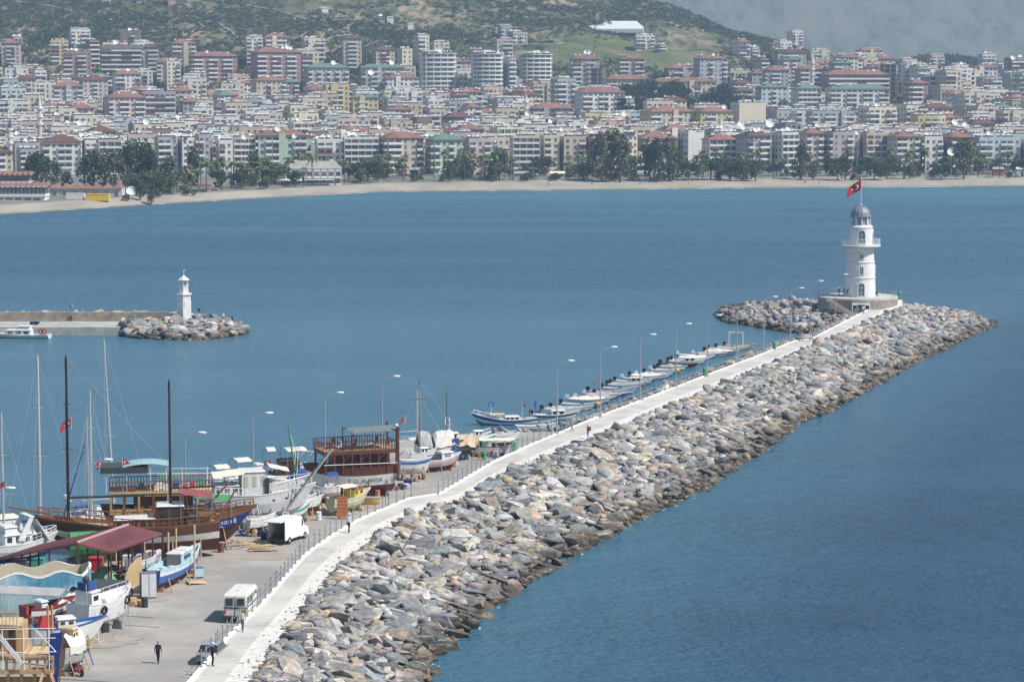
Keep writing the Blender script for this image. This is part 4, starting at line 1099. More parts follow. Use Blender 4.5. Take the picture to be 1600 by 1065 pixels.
for nm, mb in zip(('wall', 'window', 'balcony', 'roof', 'solar_heater'), bulk): mb.build(nm, fb, kind='stuff')
# make repeated labels differ by their place
byl = {}
for o in bpy.data.objects:
    if o.get('category') == 'apartment building': byl.setdefault(o['label'], []).append(o)
ORD = ['leftmost', 'second from left', 'third from left', 'fourth from left', 'fifth from left', 'sixth from left', 'seventh from left', 'eighth from left', 'ninth from left']
for l, os_ in byl.items():
    if len(os_) > 1:
        os_.sort(key=lambda o: o.location.x/o.location.y)
        for k, o in enumerate(os_): o['label'] = ' '.join(l.split()[:13])+', '+ORD[min(k, 8)]

def ordw(k):
    one = ['', 'first', 'second', 'third', 'fourth', 'fifth', 'sixth', 'seventh', 'eighth', 'ninth', 'tenth', 'eleventh', 'twelfth', 'thirteenth', 'fourteenth', 'fifteenth', 'sixteenth', 'seventeenth', 'eighteenth', 'nineteenth']
    return one[k] if k < 20 else ['twenty', 'thirty', 'forty', 'fifty'][k//10-2]+('' if k % 10 == 0 else '-'+one[k % 10])
# big free-standing dishes on roofs
BD = 'very large satellite dishes on the roofs'
for i, (px, py, rp) in enumerate([(125, 192, 5), (229, 190, 6), (383, 213, 6), (350, 266, 7), (90, 194, 4), (205, 298, 8), (461, 212, 5), (521, 98, 4), (580, 113, 5), (612, 98, 4), (916, 81, 4), (921, 81, 4), (443, 73, 3.5), (449, 74, 3.5), (455, 75, 3.5), (825, 177, 5), (1132, 167, 4), (1157, 194, 5), (1203, 193, 7), (1487, 237, 7), (1498, 238, 6), (1492, 191, 5), (1508, 194, 4), (1545, 208, 4), (1340, 207, 4), (195, 146, 5), (181, 66, 4), (1583, 90, 4), (442, 270, 4), (975, 178, 4)]):
    if py > 290: d = 985
    elif py > 260: d = 1120
    elif py > 205: d = 1180
    elif py > 160: d = 1330
    else: d = 1700
    q = ATD(px, py, d-8); mb = MB().use(DISHM); rr_ = rp/FPX*d; dish(mb, 0, 0, 0, rr_, rnd.uniform(-2.0, -1.2), .45); 
    zt = terrain(q.x, q.y); mb.use(GREYM); 
    h_ = min(q.z-zt, 60); mb.tube((0, .2, -h_), (0, .2, -rr_*.9), .12, .12, 5)
    o = mb.build('satellite_dish'); o.location = q; o['px'] = px
    tag(o, f"large white dish {'standing by the long house with red pyramid roofs' if i == 5 else ''}".strip() if i == 5 else f"big white satellite dish {'near the beach' if py > 205 else 'on a mid town roof' if py > 120 else 'on a tower below the hill'}, {ORD[0] if False else ''}".strip(', '), 'satellite dish', BD)
ds_ = [o for o in bpy.data.objects if o.get('group') == BD]; ds_.sort(key=lambda o: o.location.x/o.location.y)
for l in set(o['label'] for o in ds_):
    q = [o for o in ds_ if o['label'] == l]
    if len(q) > 1:
        for k, o in enumerate(q): o['label'] = f"{ordw(k+1)} {l.replace('big ', '')} counted from the left"

# minarets, the white vault, greenhouse, pyramid-roofed beach house, restaurant, hotel, huts
def minaret(px, ytop, ybase, d, tipm, label):
    X = (px-800)/FPX*d; zt = ATD(px, ytop, d).z; zb = terrain(X, d); H = zt-zb; r_ = .055*H/1.6*.9
    t = thing('minaret', label, 'minaret', (X, d, zb)); r_ = max(.9, min(1.3, r_))
    mb = MB().use(mat('minaret_stone', (.56, .53, .47), .85, .1, .5)); mb.lathe([(r_*1.25, 0), (r_*1.2, H*.25), (r_, H*.27), (r_*.95, H*.8)], 12); mb.build('shaft', t)
    mb = MB().use(TRIM)
    for q in ((.55, .66, .78) if H > 25 else (.6, .76)): mb.lathe([(r_, H*q-.8), (r_*1.7, H*q), (r_*1.7, H*q+.9), (r_*1.5, H*q+.9)], 12)
    mb.build('balcony', t)
    mb = MB().use(tipm); mb.lathe([(r_*1.05, H*.8), (r_*.8, H*.86), (.05, H)], 12); mb.build('spire', t)
BLUET = mat('spire_blue', (.05, .09, .22), .6, .05); PALET = mat('spire_pale', (.6, .6, .58), .6, .05)
minaret(18, 183, 250, 1160, BLUET, 'cream minaret with a dark blue spire at the left edge')
minaret(65, 147, 205, 1290, PALET, 'white minaret in the mid town, left part')
minaret(822, 146, 180, 1480, PALET, 'slender white minaret beside the white vaulted roof')
minaret(1267, 82, 135, 1690, PALET, 'tall slim white minaret before the grey blocks at right')
def vault(x0, x1, yt, yb, d, label):
    X0, X1 = (x0-800)/FPX*d, (x1-800)/FPX*d; zt, zb = ATD(x0, yt, d).z, terrain((X0+X1)/2, d); w_ = X1-X0; hgt = zt-zb
    t = thing('vaulted_hall', label, 'hall', ((X0+X1)/2, d, zb), R(25)); mb = MB().use(TRIM); n = 9
    pr = [(-w_/2+w_*k/n, hgt*.72+hgt*.28*math.sin(PI*(k+.5)/(n+1))) for k in range(n+1)]
    vs = [(x, -9, z) for x, z in pr]+[(x, 9, z) for x, z in pr]+[(x, -9, z-.3) for x, z in pr]+[(x, 9, z-.3) for x, z in pr]; m_ = n+1
    mb.add(vs, [(k, k+1, m_+k+1, m_+k) for k in range(n)]+[(2*m_+k, 3*m_+k, 3*m_+k+1, 2*m_+k+1) for k in range(n)]+[(k, 2*m_+k, 2*m_+k+1, k+1) for k in range(n)]); mb.build('roof', t)
    mb = MB().use(mat('hall_grey', (.25, .26, .27), .8, .1, .3)); mb.b2(-w_/2+.4, w_/2-.4, -8.5, 8.5, 0, hgt*.75); mb.build('wall', t)
vault(812, 860, 183, 205, 1420, 'hall with a white vaulted roof behind the beachfront')
g = thing('greenhouse', 'long pale greenhouse on the green slope', 'greenhouse'); d = 1750
while 130+(CAM_H-terrain(.0405*d, d))/d*FPX > 55: d += 5
ga = ATD(962, 50, d); ga.z = terrain(ga.x, ga.y)
mb = MB().use(mat('greenhouse_film', (.62, .66, .66), .5, .06, .3)); g.location = ga; g.rotation_euler = (0, 0, R(-8))
for k in range(7):
    y = -2+k*7.0; vs = []
    for x in (-25-k*.3, 22-k*1.5): vs += [(x, y, 1), (x, y, 4), (x, y+3.5, 6), (x, y+7, 4), (x, y+7, 1)]
    mb.add([(a, b, c+k*.9) for a, b, c in vs], [(0, 1, 6, 5), (1, 2, 7, 6), (2, 3, 8, 7), (0, 4, 3, 2, 1), (5, 6, 7, 8, 9)])
mb.build('film_roof', g); mb = MB().use(TRIM)
for x in np.linspace(-25, 22, 14): mb.b2(x-.1, x+.1, -2.1, -1.9, 0, 5)
mb.build('frame', g)

def beach_house():
    d = 962; x0, x1 = (78-800)/FPX*d, (191-800)/FPX*d; z0 = 1.6
    t = thing('beach_house', 'long low house with red pyramid roofs by the beach', 'house', ((x0+x1)/2, d, z0)); w_ = x1-x0
    mb = MB().use(mat('plaster_pale', (.50, .48, .46), .9, .1, .5)); mb.b2(-w_/2, w_/2, 0, 8, 0, 4.0); mb.build('wall', t)
    gl = MB().use(CLEAR); n = 7; 
    for k in range(n):
        x = -w_/2+w_*(k+.5)/n; f = MB().use(TERRA); q = w_/n
        f.add([(x-q/2, -.6, 4), (x+q/2, -.6, 4), (x+q/2, 8.5, 4), (x-q/2, 8.5, 4), (x, 4, 6.0)], [(0, 1, 4), (1, 2, 4), (2, 3, 4), (3, 0, 4), (3, 2, 1, 0)]); f.build('roof', t)
        m_ = MB().use(TRIM); m_.b2(x-.9, x+.9, -.1, 0.05, 1.2, 3.0); wdw = m_.build('window', t); m_ = MB().use(CLEAR); m_.b2(x-.75, x+.75, -.14, -.11, 1.3, 2.9); m_.build('pane', wdw)
beach_house()
def restaurant():
    d = 930; t = thing('beach_restaurant', 'two level beach restaurant with glass front and zigzag tile roof at left edge', 'restaurant', ((25-800)/FPX*d, d, 1.0)); wl_ = 21
    mb = MB().use(TRIM); mb.b2(-wl_, 10.5, 0, 9, 0, 3); mb.b2(-wl_, 10.8, -.6, 9, 3, 3.9); mb.b2(-wl_, 4, 6, 14, 7.5, 8.3); mb.build('wall', t)
    mb = MB().use(CLEAR); mb.b2(-wl_, 10.4, -.2, 8.5, 3.9, 6.2)
    for k in range(9): mb.b2(-wl_+k*3.4+.4, -wl_+k*3.4+2.6, -.05, .02, .3, 2.5)
    mb.b2(-wl_, 3.5, 6.2, 13.5, 8.3, 10.3); mb.build('glass_front', t)
    for k in range(17):
        x = 10.6-k*1.9; m_ = MB().use(TERRA); m_.add([(x-.95, -.9, 6.4), (x+.95, -.9, 6.4), (x, -.9, 7.5), (x-.95, 8, 7.4), (x+.95, 8, 7.4), (x, 8, 8.5)], [(0, 1, 2), (0, 2, 5, 3), (2, 1, 4, 5), (3, 5, 4), (0, 3, 4, 1)])
        m_.use(TRIM); m_.add([(x-.7, -.93, 6.45), (x+.7, -.93, 6.45), (x, -.93, 7.2)], [(0, 1, 2)]); m_.build('roof', t)
    for k in range(12):
        x = 3.6-k*1.9; m_ = MB().use(TERRA); m_.add([(x-.95, 5.6, 10.4), (x+.95, 5.6, 10.4), (x, 5.6, 11.4), (x-.95, 13, 11), (x+.95, 13, 11), (x, 13, 12)], [(0, 1, 2), (0, 2, 5, 3), (2, 1, 4, 5), (3, 5, 4), (0, 3, 4, 1)]); m_.build('roof', t)
    m_ = MB().use(STEEL)
    for k in range(22): m_.b2(-wl_+k*1.45, -wl_+k*1.45+.12, -.3, -.2, 3.9, 6.2)
    m_.build('mullion', t, kind='stuff')
restaurant()
def hotel():
    d = 1075; t = thing('mansard_hotel', 'grey beach hotel with rows of balconies and mansard roof', 'hotel', ((490-800)/FPX*d, d, 2.2), R(8))
    mb = MB().use(mat('hotel_grey', (.36, .36, .36), .9, .1, .5)); mb.b2(-12, 12, 0, 12, 0, 7); mb.prism([(-12, 0), (12, 0), (12, 12), (-12, 12)], 7, 7.1); mb.build('wall', t)
    mb = MB().use(FLATR); mb.add([(-12.3, -.3, 7.1), (12.3, -.3, 7.1), (12.3, 12.3, 7.1), (-12.3, 12.3, 7.1), (-9.5, 2.5, 10.2), (9.5, 2.5, 10.2), (9.5, 10, 10.2), (-9.5, 10, 10.2)], [(0, 1, 5, 4), (1, 2, 6, 5), (2, 3, 7, 6), (3, 0, 4, 7), (4, 5, 6, 7)]); mb.build('roof', t)
    for f in range(3):
        for k in range(8):
            x = -10.5+k*3; y = -.1 if f < 2 else 1.0; m_ = MB().use(CLEAR); m_.b2(x-.9, x+.9, y, y+.15, .6+f*3, 2.6+f*3); m_.use(TRIM); m_.b2(x-1.2, x+1.2, y-1.1, y-1.0, f*3+.2, f*3+1.0); m_.b2(x-1.2, x+1.2, y-1.1, y, f*3+.1, f*3+.2); m_.build('window', t)
    m_ = MB().use(CREAM); m_.add([(-14, -7, 2.4), (-5, -7, 2.4), (-5, -2, 3.2), (-14, -2, 3.2)], [(0, 1, 2, 3)]); m_.b2(-4, 8, -7, -2, 2.6, 2.75); m_.build('awning', t)
    m_ = MB().use(GREYM)
    for x in (-14, -5, -4, 2, 8): m_.b2(x-.06, x+.06, -7, -6.9, 0, 2.6)
    m_.build('awning_post', t, kind='stuff')
hotel()
def hut(px, py, w_, h_, wallc, roofc, label, name='beach_hut', d_=3, kind='pitched', cat='hut'):
    # base on the ground under picture point (px, py)
    z = 2.3
    for _ in range(4): q = P(px, py, z); z = terrain(q.x, q.y)
    t = thing(name, label, cat, (q.x, q.y, z-.05)); mb = MB().use(wallc)
    if kind == 'awning':
        for x in (-w_/2+.1, 0, w_/2-.1):
            for y in (.1, d_-.1): mb.b2(x-.06, x+.06, y-.06, y+.06, 0, h_)
        mb.b2(-w_/2+.3, w_/2-.3, d_*.6, d_*.6+.1, 0, 1.0); mb.build('post', t)
        mb = MB().use(roofc); mb.add([(-w_/2, -.3, h_), (w_/2, -.3, h_), (w_/2, d_, h_+.7), (-w_/2, d_, h_+.7), (-w_/2, -.3, h_-.08), (w_/2, -.3, h_-.08), (w_/2, d_, h_+.62), (-w_/2, d_, h_+.62)], [(0, 1, 2, 3), (7, 6, 5, 4), (0, 4, 5, 1), (1, 5, 6, 2), (3, 2, 6, 7), (0, 3, 7, 4)]); mb.build('awning', t)
    elif kind == 'tent':
        mb.b2(-.06, .06, -.06, .06, 0, h_)
        for a in range(6): mb.b2(w_/2*math.cos(a*PI/3)-.05, w_/2*math.cos(a*PI/3)+.05, w_/2*math.sin(a*PI/3)-.05, w_/2*math.sin(a*PI/3)+.05, 0, h_*.55)
        mb.build('pole', t); mb = MB().use(roofc); mb.lathe([(w_/2, h_*.55), (w_*.22, h_*.72), (.08, h_*1.05)], 8); mb.build('canopy', t)
    elif kind == 'box':
        mb.b2(-w_/2, w_/2, 0, d_, 0, h_); mb.build('wall', t); mb = MB().use(roofc); mb.b2(-w_/2-.1, w_/2+.1, -.1, d_+.1, h_, h_+.15)
        for k in range(int(w_/1.2)): mb.b2(-w_/2+.5+k*1.2, -w_/2+.6+k*1.2, -.06, 0, .1, h_-.1)
        mb.build('roof', t)
    else:
        mb.b2(-w_/2, w_/2, 0, d_, 0, h_); mb.build('wall', t); mb = MB().use(roofc); mb.add([(-w_/2-.3, -.4, h_), (w_/2+.3, -.4, h_), (w_/2+.3, d_+.4, h_), (-w_/2-.3, d_+.4, h_), (-w_/2, d_/2, h_+1), (w_/2, d_/2, h_+1)], [(0, 1, 5, 4), (1, 2, 5), (2, 3, 4, 5), (3, 0, 4), (3, 2, 1, 0)]); mb.build('roof', t)
        mb = MB().use(CLEAR); mb.b2(-.5, .5, -.05, 0, .1, 2); mb.build('door', t)
    return t
YEL = mat('yellow_paint', (.70, .45, .04), .6, .08); REDB = mat('red_wood', (.30, .09, .06), .8, .15)
hut(152, 312, 8.5, 2.4, YEL, YEL, 'yellow container on the sand in front of the pyramid roofed house', 'container', 3, 'box', 'container')
hut(117, 311, 6.8, 2.0, TRIM, TRIM, 'white container on the sand beside the yellow one', 'container', 3, 'box', 'container')
hut(590, 293, 15, 3.0, STEEL, TRIM, 'beach restaurant under a long white awning', 'awning_restaurant', 9, 'awning', 'restaurant')
hut(640, 291, 9, 3, STEEL, FLATR, 'grey roofed beach bar right of the long white awning', 'beach_bar', 7, 'awning', 'bar')
hut(520, 297, 11, 2.6, STEEL, TRIM, 'white awning on the beach before the mansard hotel', 'awning', 4, 'awning', 'awning')
hut(815, 288, 6.5, 2.8, mat('hut_grey', (.4, .42, .42), .8, .1), FLATR, 'small grey beach kiosk left of the yellow roofed hut')
hut(871, 288, 6.5, 2.6, mat('hut_tan', (.45, .36, .25), .8, .1), CREAM, 'tan beach hut with a pale yellow roof')
hut(954, 283, 6, 3.2, REDB, REDB, 'red wooden beach hut under the trees')
hut(1030, 281, 10, 2.8, STEEL, TRIM, 'low white beach bar left of the two pointed tents', 'beach_bar', 5, 'awning', 'bar')
hut(1057, 280, 4.6, 5, STEEL, CREAM, 'left one of two pointed cream tents', 'tent', 4, 'tent', 'tent')
hut(1075, 281, 4.6, 5, STEEL, CREAM, 'right one of two pointed cream tents', 'tent', 4, 'tent', 'tent')
hut(1268, 277, 2.4, 2.2, TRIM, REDB, 'tiny white and red booth on the beach')
hut(1360, 276, 3, 2.4, TRIM, TRIM, 'small white booth behind the flag of the lighthouse')
hut(1560, 275, 5, 3.2, REDB, FLATR, 'brown beach hut near the right edge')
hut(1597, 276, 5, 3.4, TRIM, TRIM, 'white beach kiosk at the right edge')
hut(375, 302, 4.5, 2.2, TRIM, TRIM, 'small white shed on the sand under the palms', 'shed', 3, 'box', 'shed')
hut(310, 300, 9, 2.2, mat('hut_grey', (.4, .42, .42)), BROWNR, 'dark roofed beach bar right of the big trees', 'beach_bar', 4, 'awning', 'bar')
mb = MB().use(CREAM); mb.sphere((0, 0, 0), 1.7, 12); mb.use(GREYM); mb.tube((0, 0, -5.5), (0, 0, -1.6), .1, .1, 5); o = mb.build('balloon', smooth=False); o.location = ATD(1098, 262, 1150); tag(o, 'large cream ball on a pole above the beach trees', 'balloon')
# meadow below the greenhouse
nx_, ny_ = 46, 26; V_ = []
for j in range(ny_):
    for i in range(nx_):
        u, v = i/(nx_-1), j/(ny_-1); dd = 1790+v*(270-190*abs(u-.45)**1.2)+10*math.sin(u*9); X = (845+255*u+8*math.sin(v*7)-800)/FPX*dd; V_.append((X, dd, terrain(X, dd)+.9-2.4*max(abs(u-.5)*2, abs(v-.5)*2)**8))
me = bpy.data.meshes.new('meadow'); me.from_pydata(V_, [], [(j*nx_+i, j*nx_+i+1, (j+1)*nx_+i+1, (j+1)*nx_+i) for j in range(ny_-1) for i in range(nx_-1)]); me.materials.append(mat('meadow_grass', (.10, .13, .05), 1, .4, .05, spec=.05, col2=(.15, .145, .08))); me.polygons.foreach_set('use_smooth', [True]*len(me.polygons)); o = bpy.data.objects.new('meadow', me); COL.objects.link(o); o['kind'] = 'structure'
# roads up the hill
mb = MB().use(mat('hill_road', (.42, .39, .33), .95, .1, .2))
for line in ([(0, 3), (60, 8), (130, 22), (200, 38), (280, 20), (330, 48), (345, 38)], [(345, 38), (372, 58), (392, 78)], [(380, 10), (430, 18), (500, 38), (560, 60)], [(700, 60), (760, 68), (860, 72), (930, 62)], [(380, 60), (420, 85)]):
    pts = []
    for (a, b), (c, e) in zip(line[:-1], line[1:]):
        for k in range(6):
            px, py = a+(c-a)*k/6, b+(e-b)*k/6; dd = 1700.0
            while dd < 2450:
                X = (px-800)/FPX*dd
                if 130+(CAM_H-terrain(X, dd))/dd*FPX <= py: break
                dd += 4
            pts.append(Vector((X, dd, terrain(X, dd)+.35)))
    for a, b in zip(pts[:-1], pts[1:]):
        if (b-a).length > 60: continue
        mb.add([a-Vector((0, 1.6, .1)), b-Vector((0, 1.6, .1)), b+Vector((0, 1.6, .3)), a+Vector((0, 1.6, .3))], [(0, 1, 2, 3)])
mb.build('hill_road', kind='structure')

# ------------------------------------------------------------------ trees
def crown_mesh(name, seed, n, rad, zc, zs, leaf, m_, tri=10):
    r = random.Random(seed); V = []; F = []
    lobes = [(r.gauss(0, .45)*rad, r.gauss(0, .45)*rad, zc+r.uniform(-.6, .6)*zs, r.uniform(.35, .6)*rad) for _ in range(7)]
    for _ in range(n):
        lx, ly, lz, lr = r.choice(lobes); v = Vector((r.gauss(0, 1), r.gauss(0, 1), r.gauss(0, 1))).normalized()*lr*r.uniform(.75, 1.05)
        c = Vector((lx, ly, lz))+Vector((v.x, v.y, v.z*zs/rad*.9))
        for k in range(tri//5):
            a = Vector((r.gauss(0, 1), r.gauss(0, 1), r.gauss(0, .6))).normalized()*leaf*r.uniform(.6, 1.2); b = Vector((r.gauss(0, 1), r.gauss(0, 1), r.gauss(0, .6))).normalized()*leaf
            o = len(V); V += [c-a, c+b, c+a, c-b*.8]; F.append((o, o+1, o+2)); F.append((o, o+2, o+3))
    me = bpy.data.meshes.new(name); me.from_pydata([tuple(v) for v in V], [], F); me.materials.append(m_); me.update(); return me
LEAF = mat('leaves', src='object', rough=.9, var=.45, scale=1.2, spec=.15)
BARK = mat('bark', (.13, .10, .075), .95, .2, 3)
def trunk_mesh(h_, r_, seed, limbs=4, spread=1.6):
    r = random.Random(seed); mb = MB().use(BARK); mb.tube((0, 0, -.3), (0, 0, h_*.55), r_, r_*.7, 7)
    for k in range(limbs):
        t = 2*PI*k/limbs+r.uniform(-.4, .4); e = (spread*math.cos(t), spread*math.sin(t), h_*r.uniform(.85, 1.05)); mb.tube((0, 0, h_*.5), e, r_*.5, r_*.15, 5)
    return mb.mesh('trunk')
TV = [(trunk_mesh(5, .25, k), crown_mesh('crown', k, 380, 3.2, 4.3, 3.3, .42, LEAF)) for k in range(4)]
TALL = [(trunk_mesh(9, .35, 9+k), crown_mesh('crown', 20+k, 560, 3.3, 6.9, 6.4, .5, LEAF)) for k in range(2)]
BUSH = [(trunk_mesh(1.6, .15, 30), crown_mesh('crown', 40+k, 200, 2.1, 1.7, 1.5, .36, LEAF)) for k in range(2)]
def palm_mesh(seed):
    r = random.Random(seed); V = []; F = []
    for k in range(20):
        t = 2*PI*k/20+r.uniform(-.2, .2); el = r.uniform(-.35, .95); L_ = r.uniform(2.2, 3.0); dx, dy = math.cos(t), math.sin(t); pts = []
        for s in range(6):
            u = s/5; pts.append(Vector((dx*L_*u*math.cos(el*(1-u*.3)), dy*L_*u*math.cos(el*(1-u*.3)), L_*u*math.sin(el)-1.5*u*u*L_*.42)))
        side = Vector((-dy, dx, 0))
        for s in range(5):
            wd = (.12, .42, .5, .42, .28, .04); o = len(V); a, b = pts[s], pts[s+1]
            V += [a, b, b+side*wd[s+1]-Vector((0, 0, .14)), a+side*wd[s]-Vector((0, 0, .14)), b-side*wd[s+1]-Vector((0, 0, .14)), a-side*wd[s]-Vector((0, 0, .14))]
            F += [(o, o+1, o+2, o+3), (o, o+5, o+4, o+1)]
    me = bpy.data.meshes.new('crown'); me.from_pydata([tuple(v) for v in V], [], F); me.materials.append(LEAF); me.update(); return me
mb = MB().use(BARK); mb.path([(0, 0, -.3), (.12, 0, 3), (.05, .1, 5.5), (0, 0, 8)], .2, 6); PT = mb.mesh('trunk'); PC = [palm_mesh(k) for k in (1, 2)]
TG = {'palm_tree': 'palms along the beach promenade', 'tree': 'leafy trees along the promenade', 'tall_tree': 'tall trees along the promenade', 'bush': 'bushes behind the beach', 'pine_tree': 'pines of the dark grove'}
treelist = []
def tree(kind, px, d, s, col, label, zoff=0.0, rot=None):
    X = (px-800)/FPX*d; z = terrain(X, d); r_ = rnd.uniform(0, 6)
    t = thing(kind, label, 'palm' if kind == 'palm_tree' else 'bush' if kind == 'bush' else 'tree', (X, d, z), r_, TG[kind])
    k = rnd.randrange(4)
    if kind == 'palm_tree': tm, cm = PT, PC[k % 2]
    elif kind == 'tall_tree': tm, cm = TALL[k % 2]
    elif kind == 'bush': tm, cm = BUSH[k % 2]
    else: tm, cm = TV[k]
    k_ = 1.0 if px < 290 else 1.18; s = tuple(q*k_ for q in s) if isinstance(s, tuple) else s*k_
    a = bpy.data.objects.new('trunk', tm); COL.objects.link(a); a.parent = t; b = bpy.data.objects.new('crown', cm); COL.objects.link(b); b.parent = t; b.color = (*col, 1)
    if kind == 'palm_tree': b.location = (0, 0, 8)
    t.scale = (s[0], s[0], s[1]) if isinstance(s, tuple) else (s, s, s)
    treelist.append((px, t)); return t
GR = [(.085, .125, .05), (.11, .15, .06), (.075, .11, .05), (.15, .155, .08), (.055, .085, .038)]
for px, d, s, c, nm in [(60, 1010, 1.15, 2, 'tall_tree'), (48, 1030, .9, 4, 'tall_tree'), (72, 1000, 1.0, 0, 'tall_tree'), (90, 1035, .8, 4, 'tall_tree'), (105, 1005, 1.0, 2, 'tree'), (133, 1000, 1.1, 4, 'tall_tree'), (148, 1010, 1.15, 4, 'tall_tree'), (165, 1005, 1.2, 3, 'tall_tree'), (180, 995, 1.15, 3, 'tall_tree'),
                        (205, 1000, 1.35, 0, 'tall_tree'), (216, 1010, 1.5, 0, 'tall_tree'), (228, 1005, 1.45, 2, 'tall_tree'), (240, 1000, 1.2, 0, 'tall_tree'), (255, 990, 1.15, 0, 'tree'), (262, 1000, 1.1, 1, 'tall_tree'), (222, 985, 1.2, 1, 'tree'), (240, 985, 1.15, 1, 'tree'), (200, 985, 1.1, 1, 'tree'),
                        (300, 1040, 1.0, 0, 'tall_tree'), (292, 1045, .9, 4, 'tree'), (395, 1060, .9, 1, 'tall_tree'), (385, 1060, 1.0, 4, 'tree'), (425, 1065, 1.0, 0, 'tree'), (440, 1070, 1.1, 1, 'tree'), (410, 1070, 1.1, 1, 'tree'), (560, 1105, 1.1, 0, 'tree'), (575, 1105, 1.1, 4, 'tree'), (590, 1105, 1.0, 0, 'tree'), (545, 1110, 1.1, 0, 'tree'),
                        (780, 1130, .9, 4, 'tall_tree'), (770, 1135, .9, 0, 'tree'), (940, 1125, 1.35, 3, 'tall_tree'), (955, 1130, 1.5, 3, 'tall_tree'), (968, 1125, 1.3, 3, 'tall_tree'), (1015, 1135, 1.1, 2, 'tall_tree'), (1028, 1130, 1.2, 2, 'tall_tree'), (1045, 1135, 1.25, 3, 'tall_tree'), (1058, 1140, .9, 0, 'tall_tree'),
                        (1075, 1145, 1.0, 0, 'tree'), (1090, 1140, 1.1, 1, 'tree'), (1110, 1150, 1.3, 1, 'tree'), (1125, 1145, 1.2, 0, 'tree'), (1140, 1145, 1.1, 0, 'tree'), (1160, 1140, 1.1, 0, 'tree'), (1180, 1140, 1.1, 0, 'tree'), (1250, 1155, 1.1, 3, 'tall_tree'), (1270, 1150, 1.0, 3, 'tree'), (1308, 1150, 1.2, 0, 'tree'), (1320, 1150, 1.2, 0, 'tree'), (1365, 1155, 1.1, 1, 'tree'), (1385, 1155, 1.2, 0, 'tree'), (1470, 1155, 1, 0, 'tree'), (1505, 1160, 1.2, 1, 'tall_tree'), (1412, 1160, .9, 0, 'tree')]:
    tree(nm, px, d, s, GR[c], 'x')
r = random.Random(8)
for i in range(130):
    px = r.uniform(270, 1620); d = shore((px-800)/FPX*1130)+r.uniform(48, 92)
    s = r.uniform(.75, 1.25); tree('palm_tree', px, d, (r.uniform(.85, 1.05), s), GR[r.choice((1, 3, 1))], 'x')
for px in (65, 52, 20, 40, 340, 375, 365): tree('palm_tree', px, 1000 if px < 200 else 1075, .9, GR[1], 'x')
for i in range(150):
    px = r.uniform(190, 1620); d = shore((px-800)/FPX*1130)+r.uniform(40, 98); tree('bush' if r.random() < .6 else 'tree', px, d, r.uniform(.6, 1.1), r.choice(GR), 'x')
for i in range(46):
    px = r.uniform(972, 1160); d = r.uniform(1560, 1740); 
    if px > 1090 and d > 1650: d -= 60
    tree('pine_tree', px, d, r.uniform(1.1, 1.7), (.035, .058, .026), 'x')
hf = [(a, n_) for a, b, n_ in NAMED[:34]]
cnt = {}
for px, t in sorted(treelist, key=lambda q: q[0]):
    if t.name.startswith('pine'): kd, nm = 'dark pine', ''
    else: kd = {'palm': 'palm', 'tall': 'tall leafy tree', 'tree': 'round leafy tree', 'bush': 'low bush'}[t.name.split('_')[0].split('.')[0]]
    if kd == 'dark pine': where = 'in the grove below the school like building'; 
    else:
        a, n_ = min(hf, key=lambda q: abs(q[0]-px)); tail = n_['label'].split(' block, ')[-1].split(',')[0]; where = 'before the beachfront block '+' '.join(tail.split()[:5])
    key = kd+where; cnt[key] = cnt.get(key, 0)+1
    k = cnt[key]; t['label'] = ' '.join(f"{ordw(k)} {kd} from left {where}".split()[:16])
# scrub and woods of the hillside
def shrub_variant(seed):
    r = random.Random(seed); V = []; F = []
    for _ in range(26):
        v = Vector((r.gauss(0, 1), r.gauss(0, 1), abs(r.gauss(0, .8)))).normalized()*r.uniform(.6, 1); o = len(V)
        a, b = Vector((r.gauss(0, 1), r.gauss(0, 1), r.gauss(0, 1))).normalized()*.42, Vector((r.gauss(0, 1), r.gauss(0, 1), r.gauss(0, 1))).normalized()*.42
        V += [v-a, v+a, v+b]; F.append((o, o+1, o+2))
    return np.array([x[:] for x in V]), np.array(F, dtype=np.int64)
SV = [shrub_variant(k) for k in range(8)]
trs = []; cols = []; r = random.Random(77)
for _ in range(34000):
    d = r.uniform(1700, 2440); px = r.uniform(-30, 1640); X = (px-800)/FPX*d; dens = fbm(X+300, d, 130, 5)+.25*fbm(X, d, 40, 3)
    if px > 1330: dens += .35
    if 1405 < px < 1540: dens += .5
    if 850 < px < 1120 and d < 2120 and d > 1760 : dens -= .45
    if r.random() > .86+dens*1.3: continue
    z = terrain(X, d)
    if z < 40: continue
    s = r.uniform(1.3, 2.7)*(1+max(0, dens)*.8)
    trs.append((r.randrange(8), TRS((X, d, z-.2), (0, 0, r.uniform(0, 6)), (s, s, s*r.uniform(.7, 1.1))))); g_ = r.uniform(.7, 1.3); c = r.choice(((.055, .08, .035), (.062, .088, .038), (.075, .095, .042), (.045, .066, .03), (.10, .105, .055))); cols.append(tuple(a*g_ for a in c))
merged('hillside_scrub', SV, trs, cols, mat('scrub_leaves', src='Col', rough=1, var=.3, scale=.4, spec=.05))
# town greenery between blocks
trs = []; cols = []
for _ in range(2600):
    d = r.uniform(1230, 1860); px = r.uniform(-30, 1640); X = (px-800)/FPX*d
    if any(abs(X-a) < b_+3 and abs(d-b) < 12 for a, b, b_ in placed): continue
    s = r.uniform(1.6, 3.6); trs.append((r.randrange(8), TRS((X, d, terrain(X, d)+1.5), (0, 0, 0), (s, s, s*1.5)))); cols.append(r.choice(GR))
merged('town_greenery', SV, trs, cols, MATS['scrub_leaves'])
